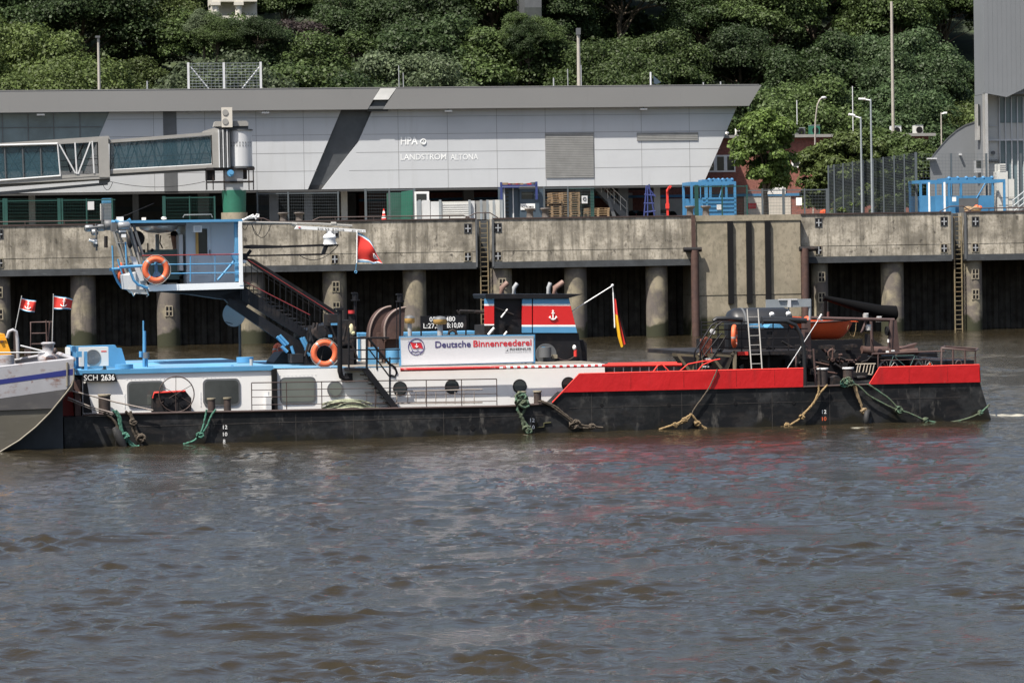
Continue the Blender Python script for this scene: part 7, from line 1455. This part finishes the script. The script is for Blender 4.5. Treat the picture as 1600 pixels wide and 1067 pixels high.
# person at the helm
def person():
    v = A1+1.7; P0 = B.at(274, 424, v); k = .0175
    t = thing(B, P0, 'person', 'person in dark cap and navy jacket sitting at the helm inside the wheelhouse', 'person')
    hd = B.at(271, 369, v); m = MB()
    bm = bmesh.new(); J = {'pel': (P0[0]+.08, v, P0[2]-.05), 'bel': (P0[0]+.10, v, P0[2]+.2), 'che': (P0[0]+.06, v, P0[2]+.45), 'nek': (P0[0]+.0, v, P0[2]+.66), 'hea': (hd[0], v, hd[2]-.06), 'top': (hd[0], v, hd[2]+.06),
         'sl': (P0[0]+.05, v-.2, P0[2]+.57), 'el': (P0[0]-.15, v-.24, P0[2]+.36), 'hl': (P0[0]-.42, v-.2, P0[2]+.33), 'sr': (P0[0]+.05, v+.2, P0[2]+.57), 'er': (P0[0]-.15, v+.24, P0[2]+.36), 'hr': (P0[0]-.42, v+.2, P0[2]+.33),
         'kl': (P0[0]-.35, v-.12, P0[2]), 'fl': (P0[0]-.33, v-.12, P0[2]-.42), 'kr': (P0[0]-.35, v+.12, P0[2]), 'fr': (P0[0]-.33, v+.12, P0[2]-.42)}
    rad = {'pel': .16, 'bel': .15, 'che': .17, 'nek': .065, 'hea': .09, 'top': .09, 'sl': .075, 'el': .05, 'hl': .035, 'sr': .075, 'er': .05, 'hr': .035, 'kl': .07, 'fl': .05, 'kr': .07, 'fr': .05}
    E = [('pel', 'bel'), ('bel', 'che'), ('che', 'nek'), ('nek', 'hea'), ('hea', 'top'), ('che', 'sl'), ('sl', 'el'), ('el', 'hl'), ('che', 'sr'), ('sr', 'er'), ('er', 'hr'), ('pel', 'kl'), ('kl', 'fl'), ('pel', 'kr'), ('kr', 'fr')]
    me = bpy.data.meshes.new('body'); ks = list(J); me.from_pydata([tuple(Vector(J[q_])-Vector(P0)) for q_ in ks], [(ks.index(a), ks.index(b)) for a, b in E], [])
    o = bpy.data.objects.new('body', me); COL.objects.link(o); o.parent = t; BASE[o.name] = BASE[t.name]; me.materials.append(M['skin'])
    sm = o.modifiers.new('skin', 'SKIN'); me.skin_vertices[0].data[0].use_root = True
    for i, q_ in enumerate(ks): me.skin_vertices[0].data[i].radius = (rad[q_], rad[q_]*.95)
    su = o.modifiers.new('s', 'SUBSURF'); su.levels = 2; su.render_levels = 2
    # face
    m = MB(); m.ell((hd[0]-.105, v, hd[2]-.03), .02, .015, .03, 8); m.ell((hd[0]-.09, v-.035, hd[2]), .012, .012, .008, 6); m.ell((hd[0]-.0, v-.09, hd[2]-.02), .02, .012, .03, 8); part(t, 'face_features', m, 'skin')
    m = MB(); m.ell((hd[0]+.02, v, hd[2]+.06), .115, .10, .10, 14); m.ell((hd[0]-.11, v, hd[2]+.05), .08, .08, .015, 10); part(t, 'cap', m, 'hair')
    m = MB()
    m.path([(P0[0]+.08, v, P0[2]-.1), (P0[0]+.10, v, P0[2]+.2), (P0[0]+.07, v, P0[2]+.45), (P0[0]+.03, v, P0[2]+.60)], [.20, .20, .22, .10], 14)
    for sg in (-1, 1):
        m.path([(P0[0]+.06, v+sg*.14, P0[2]+.54), (P0[0]+.04, v+sg*.22, P0[2]+.54), (P0[0]-.15, v+sg*.25, P0[2]+.36), (P0[0]-.36, v+sg*.2, P0[2]+.335)], [.10, .10, .075, .055], 10)
        m.path([(P0[0]+.05, v+sg*.1, P0[2]-.05), (P0[0]-.35, v+sg*.12, P0[2]), (P0[0]-.33, v+sg*.12, P0[2]-.42)], [.11, .085, .065], 10)
    part(t, 'jacket_and_trousers', m, 'cloth')
    for sg in (-1, 1):
        m = MB(); h_ = Vector((P0[0]-.44, v+sg*.2, P0[2]+.33)); m.ell(h_, .045, .035, .02, 10)
        for f_ in range(4): y = (f_-1.5)*.018; m.path([h_+Vector((-.03, y, 0)), h_+Vector((-.075, y, -.005)), h_+Vector((-.095+abs(f_-1.5)*.006, y, -.03))], [.009, .0085, .007], 6)
        m.path([h_+Vector((0, -sg*.035, 0)), h_+Vector((-.04, -sg*.055, -.01))], [.010, .008], 6); part(t, 'hand', m, 'skin')
    m = MB(); m.box(P0[0]-.1, P0[0]+.32, v-.25, v+.25, P0[2]-.22, P0[2]-.14); m.box(P0[0]+.27, P0[0]+.36, v-.24, v+.24, P0[2]-.14, P0[2]+.6); m.cyl((P0[0]+.1, v, P0[2]-.5), .05, .3, 12)
    single(B, 'helm_chair', m, 'blk', 'dark helm chair beneath the seated person', 'chair')
person()
# ---------------------------------------------------------------- flags
def cloth(F, o, ue, ve, nu, nv, fn, thick=.012):
    m = MB(); vs = []
    for j in range(nv+1):
        for i in range(nu+1): vs.append(fn(i/nu, j/nv))
    return vs, [(j*(nu+1)+i, j*(nu+1)+i+1, (j+1)*(nu+1)+i+1, (j+1)*(nu+1)+i) for j in range(nv) for i in range(nu)]
def flag_red(quad, v, name, lab, wave, ranch, staff, grp, ph=0, hanging=False):
    """quad: hoist-top, fly-top, fly-bottom, hoist-bottom in px"""
    t = thing(B, B.at(*quad[3], v), name, lab, 'flag', grp)
    a, b, c, d = [B.at(*q_, v) for q_ in quad]; n = 20; k = 18
    def f(i, j): top = a.lerp(b, i); bot = d.lerp(c, i); p = top.lerp(bot, j); p = p+Vector((0, math.sin(i*wave+j*1.2+ph)*.08*min(1, i*2.2), -math.sin(i*wave*.9+ph)*.02*i)); return p
    m = MB(); m.smooth = True
    for j in range(k):
        y = (j+.5)/k; m.mt('blue' if y < .05 or y > .95 else ('lwhite' if y < .11 or y > .89 else 'fred'))
        m.add([f(i/n, j/k) for i in range(n+1)]+[f(i/n, (j+1)/k) for i in range(n+1)], [(i, i+1, n+2+i, n+1+i) for i in range(n)])
        m.add([f(i/n, j/k)+Vector((0, .012, 0)) for i in range(n+1)]+[f(i/n, (j+1)/k)+Vector((0, .012, 0)) for i in range(n+1)], [(i, n+1+i, n+2+i, i+1) for i in range(n)])
    part(t, 'cloth', m)
    m = MB().mt('lwhite'); ci, cj, s_ = ranch
    def g(x, y): return f(ci+x*s_, cj+y*s_*(b-a).length/max(.1, (d-a).length))+Vector((0, -.012, 0))
    m.path([g(0, -.8), g(0, .8)], .012, 5); m.path([g(-.3, -.45), g(.3, -.45)], .010, 5); m.path([g(math.sin(q_)*.7, .15+math.cos(q_)*.65) for q_ in [-1.3+2.6*w_/8 for w_ in range(9)]], .014, 5); m.path([g(math.sin(q_)*.16, -.95+math.cos(q_)*.16) for q_ in [6.3*w_/8 for w_ in range(9)]], .009, 5)
    part(t, 'anchor_emblem', m)
    m = MB(); m.ppx(B, staff, v, .013, 6); part(t, 'staff', m, 'alu')
flag_red([(33.5, 465), (56, 470.5), (54, 489.5), (29.5, 483)], -.6, 'bow_flag', 'red anchor flag on the slanting staff, the left one of two over the barge bow', 5, (.52, .5, .26), [(34, 462), (24, 514)], 'small red anchor flags over the barge bow')
flag_red([(85, 461.5), (114, 467.5), (111.5, 484), (83.5, 483)], 1.5, 'bow_flag', 'red anchor flag on the upright staff, the right one of two over the barge bow', 6, (.52, .5, .24), [(83.5, 459), (83, 484), (81, 548)], 'small red anchor flags over the barge bow', 1)
# big limp flag on the radar
t = thing(B, B.at(557, 410, A1+.8), 'house_flag', 'large red house flag with blue edges hanging folded below the radar scanner', 'flag')
hp = [(558.5, 362.5), (558.5, 411)]; prof_t = [(558.5, 363), (566, 366), (577, 374), (583, 384), (588, 394), (597, 411)]; prof_b = [(558.5, 410), (566, 409.5), (575, 410), (584, 412.5), (590, 410), (597, 412)]
def fk(i, j):
    q_ = i*5; a0 = min(4, int(q_)); fr_ = q_-a0; tx = prof_t[a0][0]*(1-fr_)+prof_t[a0+1][0]*fr_; ty = prof_t[a0][1]*(1-fr_)+prof_t[a0+1][1]*fr_; bx = prof_b[a0][0]*(1-fr_)+prof_b[a0+1][0]*fr_; by = prof_b[a0][1]*(1-fr_)+prof_b[a0+1][1]*fr_
    return B.at(tx+(bx-tx)*j, ty+(by-ty)*j, A1+.8)+Vector((0, math.sin(i*9+j*2)*.07*i+math.sin(j*7+i*4)*.02, 0))
m = MB(); m.smooth = True; k = 20; n = 24
for j in range(k):
    y = (j+.5)/k; m.mt('blue' if y < .055 or y > .93 else ('lwhite' if y < .1 or y > .885 else 'fred'))
    m.add([fk(i/n, j/k) for i in range(n+1)]+[fk(i/n, (j+1)/k) for i in range(n+1)], [(i, i+1, n+2+i, n+1+i) for i in range(n)])
part(t, 'cloth', m); m = MB().mt('lwhite'); m.path([fk(.72+math.sin(q_)*.10, .52+math.cos(q_)*.16)+Vector((0, -.02, 0)) for q_ in [-1.8+3.2*w_/8 for w_ in range(9)]], .025, 5); m.path([fk(.60, .45)+Vector((0, -.02, 0)), fk(.85, .6)+Vector((0, -.02, 0))], .022, 5); part(t, 'anchor_emblem', m)
m = MB(); m.ppx(B, [(558, 361), (557.5, 411)], A1+.78, .018, 6); part(t, 'hoist', m, 'lwhite'); m = MB(); m.ppx(B, [(557, 410), (556, 422)], A1+.8, .01, 4); c = B.at(556, 425, A1+.8); m.torus(c, .035, .014, n=10, k=5); part(t, 'halyard', m, 'blue')
# german ensign hanging from the staff
t = thing(B, B.at(968, 500, VF1+.3), 'ensign', 'black, red and gold ensign hanging limp from the slanted staff', 'flag')
def fe(i, j):  # i across black-red-gold stripes, j down the hanging cloth
    L0 = [(958.5, 457), (961.5, 507)]; R0 = [(962, 462), (967, 485), (973, 508), (979, 536)]
    q_ = j*3; a0 = min(2, int(q_)); fr_ = q_-a0; rx = R0[a0][0]*(1-fr_)+R0[a0+1][0]*fr_; ry = R0[a0][1]*(1-fr_)+R0[a0+1][1]*fr_
    lx = 958.5+3*j+9*max(0, j-.62)/.38; ly = 457+50*min(1, j/.8)+36*max(0, j-.62)/.38
    return B.at(lx+(rx-lx)*i, ly+(ry-ly)*i, VF1+.3)+Vector((0, math.sin(i*8+j*3)*.05, 0))
m = MB(); m.smooth = True; n = 12; k = 26
def strip(i0, i1, j0, j1, mm):
    m.mt(mm); q_ = 6; w_ = 10
    m.add([fe(i0(j0+(j1-j0)*b/w_)+(i1(j0+(j1-j0)*b/w_)-i0(j0+(j1-j0)*b/w_))*a/q_, j0+(j1-j0)*b/w_) for b in range(w_+1) for a in range(q_+1)], [(b*(q_+1)+a, b*(q_+1)+a+1, (b+1)*(q_+1)+a+1, (b+1)*(q_+1)+a) for b in range(w_) for a in range(q_)])
bl = lambda y: max(0, 1-y*2.2); 
strip(lambda y: 0, lambda y: .7, .12, .3, 'fred'); strip(lambda y: 0, lambda y: .7, 0, .12, 'blk')
strip(lambda y: .7, lambda y: 1, 0, .3, 'blk')
strip(lambda y: 0, lambda y: .62, .3, .52, 'fred'); strip(lambda y: .62, lambda y: 1, .3, .52, 'blk')
strip(lambda y: 0, lambda y: .42, .52, 1, 'fgold'); strip(lambda y: .42, lambda y: .8, .52, 1, 'fred'); strip(lambda y: .8, lambda y: 1, .52, 1, 'blk')
part(t, 'cloth', m); m = MB(); m.ppx(B, [(957, 447), (958, 458)], VF1+.3, .01, 4); m.ppx(B, [(958, 457), (960.5, 512)], VF1+.27, .02, 6); part(t, 'hoist', m, 'lwhite')
# ---------------------------------------------------------------- ropes
def smooth_path(F, pts, v):
    P_ = [F.at(p[0], p[1], v if len(p) < 3 else p[2]) for p in pts]; out = []
    for i in range(len(P_)-1):
        p0 = P_[max(0, i-1)]; p1 = P_[i]; p2 = P_[i+1]; p3 = P_[min(len(P_)-1, i+2)]
        for k in range(6):
            t_ = k/6; out.append(.5*((2*p1)+(p2-p0)*t_+(2*p0-5*p1+4*p2-p3)*t_*t_+(3*p1-p0-3*p2+p3)*t_**3))
    return out+[P_[-1]]
def rope(paths, v, r, mm, lab, knots=(), name='mooring_rope'):
    m = MB()
    for i, p in enumerate(paths):
        q_ = smooth_path(B, p, v); n_ = len(q_); m.path(jit(q_, r*.18), [r*(1+.12*math.sin(k*2.4)) for k in range(n_)], 7)
    for x, y, s_ in knots:
        c = B.at(x, y, v-.03)
        for k in range(5):
            o_ = Vector((random.uniform(-1, 1), random.uniform(-.4, .4), random.uniform(-1, 1)))*s_*.6; m.path([c+o_+Vector((math.cos(a_)*s_, math.sin(a_*1.7+k)*s_*.5, math.sin(a_)*s_*random.uniform(.6, 1)))for a_ in [6.3*w_/9 for w_ in range(10)]], r*.9, 6)
    return single(B, name, m, mm, lab, 'rope', 'ropes hanging along the hull')
rope([[(176, 641), (184, 650), (187, 664), (192, 680), (197, 690)], [(181, 641), (188, 652), (190, 668), (195, 682)], [(195, 684), (203, 690), (212, 698), (222, 703)], [(200, 690), (208, 697), (218, 697)]], -.12, 0.038, 'ropeg', 'knotted light green rope hanging over the hull beside the barge', [(194, 681, .09)])
rope([[(196, 642), (205, 652), (207, 668), (211, 680), (216, 690), (222, 696)], [(204, 642), (208, 655), (212, 670), (218, 682)]], -.10, 0.038, 'roped', 'frayed brown rope hanging just right of the light green rope', [(219, 686, .1), (208, 660, .06)])
rope([[(162, 644), (176, 655), (184, 668), (188, 684)], [(168, 645), (180, 660), (186, 676)]], -.10, 0.034, 'roped', 'dark tangled rope hanging just left of the light green rope')
rope([[(323, 640), (320, 655), (317, 668), (311, 680), (302, 689), (286, 694)], [(337, 640), (330, 650), (322, 668), (312, 680)]], -.12, 0.030, 'ropeg', 'green rope slung from the paired bollards under the second window', [(313, 679, .07)])
rope([[(811, 626), (809, 640), (815, 652), (818, 666), (823, 674)], [(824, 627), (820, 640), (815, 650), (822, 664), (826, 672)], [(812, 650), (820, 660), (828, 672)]], -.14, 0.045, 'ropem2', 'thick pale green rope tied round the bollard right of the third porthole', [(816, 622, .14), (816, 629, .13), (824, 671, .08)])
rope([[(841, 627), (858, 632), (872, 642), (886, 652), (897, 662)], [(845, 626), (866, 634), (880, 645), (897, 658)], [(897, 660), (910, 664), (925, 666), (942, 668)], [(897, 662), (905, 668), (925, 669)]], -.10, 0.030, 'roped', 'dark slack rope from the small bollard down to the waterline', [(898, 662, .1), (925, 666, .06)])
rope([[(1121, 577), (1110, 602), (1097, 622), (1088, 634), (1081, 646)]], -.09, .022, 'roped', 'thin dark line running down the side of the red bulwark')
rope([[(1080, 647), (1070, 654), (1060, 661), (1048, 665), (1030, 671)], [(1080, 647), (1072, 658), (1058, 663)], [(1080, 647), (1088, 657), (1096, 665), (1112, 673)], [(1082, 649), (1092, 662), (1102, 670)]], -.12, 0.034, 'ropet', 'tan knotted rope with two legs, hanging from the thin dark line', [(1070, 656, .05), (1090, 661, .06), (1055, 664, .05)])
rope([[(1279, 602), (1279, 612), (1272, 628), (1262, 640), (1252, 652), (1238, 662), (1225, 667), (1198, 671)], [(1293, 601), (1280, 616), (1270, 632), (1254, 648)]], -.12, 0.032, 'ropet', 'long tan rope slung from the left aft bollard down to the water', [(1253, 651, .05), (1230, 665, .06)])
rope([[(1333, 601), (1338, 616), (1344, 630), (1348, 641), (1352, 648)], [(1337, 602), (1341, 618), (1347, 634)]], -.13, 0.030, 'ropet2', 'short dirty tan rope holding a black tyre fender near the stern', [(1350, 643, .07)])
rope([[(1322, 598), (1340, 602), (1358, 618), (1380, 630), (1400, 640), (1420, 645), (1445, 656), (1470, 660), (1500, 657), (1530, 646), (1546, 632)], [(1355, 600), (1368, 608), (1388, 622), (1403, 638)]], -.14, 0.028, 'ropem2', 'long mossy green rope looping along the stern hull', [(1405, 641, .08), (1447, 656, .05), (1532, 645, .05), (1322, 597, .10), (1327, 598, .08)])
rope([[(1318, 598), (1326, 595), (1332, 599)], [(1316, 600), (1324, 602), (1334, 598)]], -.1, 0.038, 'ropeg', 'turquoise rope bundle on the deck edge beside the right aft bollard', [(1321, 598, .09), (1327, 598, .07)])
m = MB()
for k in range(26):
    a0 = random.uniform(-4, 4); y0 = random.uniform(627, 638); L0 = random.uniform(18, 34); cx = 538+random.uniform(-8, 12)
    m.path(smooth_path(B, [(cx-L0, y0+4), (cx-L0*.4, y0-random.uniform(0, 3)), (cx+L0*.5, y0-random.uniform(0, 3)), (cx+L0*1.05, y0+3)], .25+random.uniform(-.08, .1)), .028, 6)
m.path(smooth_path(B, [(540, 634), (570, 636), (590, 637), (606, 640)], .2), .025, 6)
single(B, 'rope_coil', m, 'ropec', 'heap of coiled pale green rope on the side deck behind the railing', 'rope')
for pts, lab in [([(113, 611), (180, 628), (239, 641)], 'upper taut wire from the barge to the winch'), ([(106, 621), (140, 635), (176, 645)], 'lower taut wire from the barge to the hull corner')]:
    m = MB(); P_ = [B.at(*p, -.15) for p in pts]; m.path(P_, .022, 6); m.path([q_+Vector((0, .05, -.06)) for q_ in P_], .015, 6) if 'lower' in lab else None; single(B, 'coupling_wire', m, 'railp', lab, 'wire', 'taut wires between barge and push boat')
def tyre(px, py, Rr, r, v, ru, lab, rot=None):
    c = B.at(px, py, v); m = MB(); m.torus(c, Rr, r, ru, 28, 10); single(B, 'tyre_fender', m, 'rubber2', lab, 'fender', 'black tyre fenders on the hull')
tyre(1356, 654, .20, .085, -.14, .55, 'black tyre fender dipping into the water near the stern')
t = None
m = MB(); m.path([B.at(*q_, -.16) for q_ in [(178, 668), (184, 678), (190, 692), (196, 702)]], [.06, .13, .13, .07], 12); single(B, 'tyre_fender', m, 'rubber2', 'worn sausage shaped black fender hanging beside the green rope at the bow', 'fender', 'black tyre fenders on the hull')
# bow details beside the barge
m = MB(); m.rect(B, 98, 612, 117, 650, .9, .1); P('bow_plate', m, 'redsh'); m = MB(); m.add([(uL-.03, VD, zd-.1), (uL-.03, W-VD, zd-.1), (uL-.03, W-VD, zA), (uL-.03, VD, zA)], [(0, 1, 2, 3)]); P('bow_bulkhead', m, 'blk2')
m = MB(); m.rect(B, 117, 594, 126, 650, .35, .3); m.rect(B, 117, 611, 128, 615, .3, .4); P('push_post', m, 'brown')
# ---------------------------------------------------------------- barge at left
BV = -1.1; BW = 9.0
def bp(x, y, v=BV): p = B.at(x, y, v); return (p[0], p[2])
bg_ = thing(B, B.at(40, 700, BV), 'cargo_barge', 'scuffed grey and white cargo barge bow with a dark blue stripe at the left edge', 'barge')
gun = [(-140, 594), (0, 575.5), (60, 567), (115, 562)]
stem = [(115, 562), (115.5, 594), (108, 608), (96, 622), (78, 644), (56, 666), (30, 687), (0, 705), (-30, 720), (-60, 730)]
def band(top, bot, v0, th, nm, mm): m = MB(); m.px(B, top+bot[::-1], v0, th); return part(bg_, nm, m, mm)
m = MB(); m.prism([bp(*q_) for q_ in gun[::-1]+[(-140, 770), (-60, 740)]+stem[::-1][1:-1]], BV+.05, BV+.2); part(bg_, 'side_plating', m, 'bargel')
band([(-140, 594), (0, 575.5), (60, 567), (115, 562)], [(-140, 616), (0, 593), (60, 584.5), (115, 576)], BV, .06, 'upper_side', 'bargew')
band([(-140, 616), (0, 593), (60, 584.5), (115, 576)], [(-140, 628), (0, 600.5), (60, 592), (115, 585.5)], BV-.005, .06, 'blue_stripe', 'bstripe')
band([(-140, 628), (0, 600.5), (60, 592), (115, 585.5)], [(-140, 648), (0, 622.5), (60, 614), (104, 608), (115, 594)], BV, .06, 'lower_white_side', 'bargew')
band([(-140, 648), (0, 622.5), (60, 614), (104, 608)], [(-140, 660), (0, 641), (82, 638), (96, 622)], BV+.003, .06, 'grey_side', 'bargeg')
m = MB(); m.path([B.at(x, y, BV-.02) for x, y in [(115.5, 575), (115.5, 592), (112, 602), (104, 613), (96, 623), (78, 645), (56, 667), (30, 688), (0, 706), (-40, 722)]], .024, 6); m.ppx(B, [(105, 566), (105, 603)], BV-.02, .03, 6); part(bg_, 'stem_bar', m, 'stemb')
m = MB(); m.prism([bp(*q_, BV+.5) for q_ in [(114, 594), (116, 600), (106, 614), (92, 632), (70, 656), (45, 678), (12, 702), (-30, 726), (-60, 732), (-60, 700), (60, 640)]], BV+.5, BV+BW-.5); part(bg_, 'raked_bottom', m, 'bargeg2')
m = MB(); m.prism([bp(*q_, BV+1.0) for q_ in [(98, 622), (99, 712), (-80, 740), (-80, 690)]], BV+1.0, BV+BW-1); part(bg_, 'skeg', m, 'dkblue')
m = MB(); zg = B.at(60, 576, BV)[2]; m.prism([bp(-140, 610), bp(0, 590), bp(110, 574), bp(110, 578), bp(-140, 620)], BV+.2, BV+BW); part(bg_, 'foredeck', m, 'bargeg')
m = MB(); m.prism([bp(*q_, BV+BW) for q_ in [(10, 583), (70, 560), (115, 562), (115, 572), (10, 590)]], BV+BW, BV+BW+.1); m.add([B.at(115, 562, BV), B.at(115, 562, BV+.2), B.at(112, 556, 4.0), B.at(112, 560, 4.0), B.at(115, 580, BV)], [(0, 1, 2), (0, 2, 3), (0, 3, 4)]); part(bg_, 'far_bulwark', m, 'bargew')
m = MB(); m.path([B.at(*q_) for q_ in [(60, 567, BV+.05), (115, 561.5, BV+.05)]], .05, 6); m.path([B.at(-10, 575, BV+.05), B.at(60, 566.5, BV+.05)], .04, 6); m.path([B.at(115, 561.5, BV+.05), B.at(92, 553, 1.5)], .07, 6); m.path([B.at(23, 563, 1.5), B.at(62, 556, 1.5), B.at(92, 553, 1.5)], .05, 6); part(bg_, 'gunwale', m, 'bargew')
m = MB(); m.px(B, [(20, 563), (64, 556), (95, 554), (108, 563), (60, 568), (20, 574)], 1.5, .1); part(bg_, 'inner_bulwark', m, 'bargew')
m = MB(); c = B.at(75.5, 554, .2); m.lathe((c[0], .2, c[2]-.15), [(.30, 0), (.30, .1), (.16, .18), (.16, .42), (.20, .44), (.20, .48), (.14, .5)], 18); m.rect(B, 62, 552, 88, 557, .1, .4); bo = part(bg_, 'bollard', m, 'bargew')
m = MB(); c = B.at(10, 566, -.6); m.cyl((c[0], -.6, c[2]-.3), .22, .5, 20); m.tpx(B, (-14, 575), (24, 570), -.3, .03); part(bg_, 'bollard', m, 'bargew')
m = MB(); m.ppx(B, [(11, 528), (14, 518), (20, 515.5), (25, 518), (27, 530), (28, 560)], .6, .05, 8); part(bg_, 'bent_pipe', m, 'bargew')
m = MB(); m.ppx(B, [(72, 500), (73, 538)], .3, .02); m.ppx(B, [(78, 502), (74, 538)], .35, .025); part(bg_, 'rusty_rods', m, 'brown')
m = MB(); m.ppx(B, [(48, 560), (48, 503.5), (83, 503)], 3.0, .025, 5)
for y in (521, 537.5): m.tpx(B, (48, y), (73, y-.5), 3.0, .018)
m.ppx(B, [(82, 503), (82, 548)], 3.0, .02); part(bg_, 'bow_rail', m, 'railb')
m = MB(); m.tpx(B, (32, 540), (68, 549), .2, .025); m.tpx(B, (-5, 551), (80, 550.5), .1, .02); part(bg_, 'stay', m, 'lgrey')
m = MB(); m.px(B, [(22, 518), (27, 520), (28, 558), (22, 560)], 1.2, .1); m.rect(B, 40, 546, 47, 556, 1.5, .3); m.ell(B.at(86, 548, 0), .06, .05, .09, 8); part(bg_, 'deck_fittings', m, 'rail')
t = thing(B, B.at(0, 570, .3), 'yellow_hatch', 'yellow steel housing on the barge deck at the left edge', 'housing')
m = MB(); m.px(B, [(-20, 523), (7, 521.5), (20, 560), (24, 572), (-20, 574)], .3, 1.2); part(t, 'housing', m, 'yellow'); m = MB(); m.px(B, [(-20, 528), (7, 527), (10, 532), (-20, 533)], .27, .05); part(t, 'hood_edge', m, 'yellow'); m = MB(); m.rect(B, 1, 532, 5, 535, .25, .1); part(t, 'latch', m, 'brown')
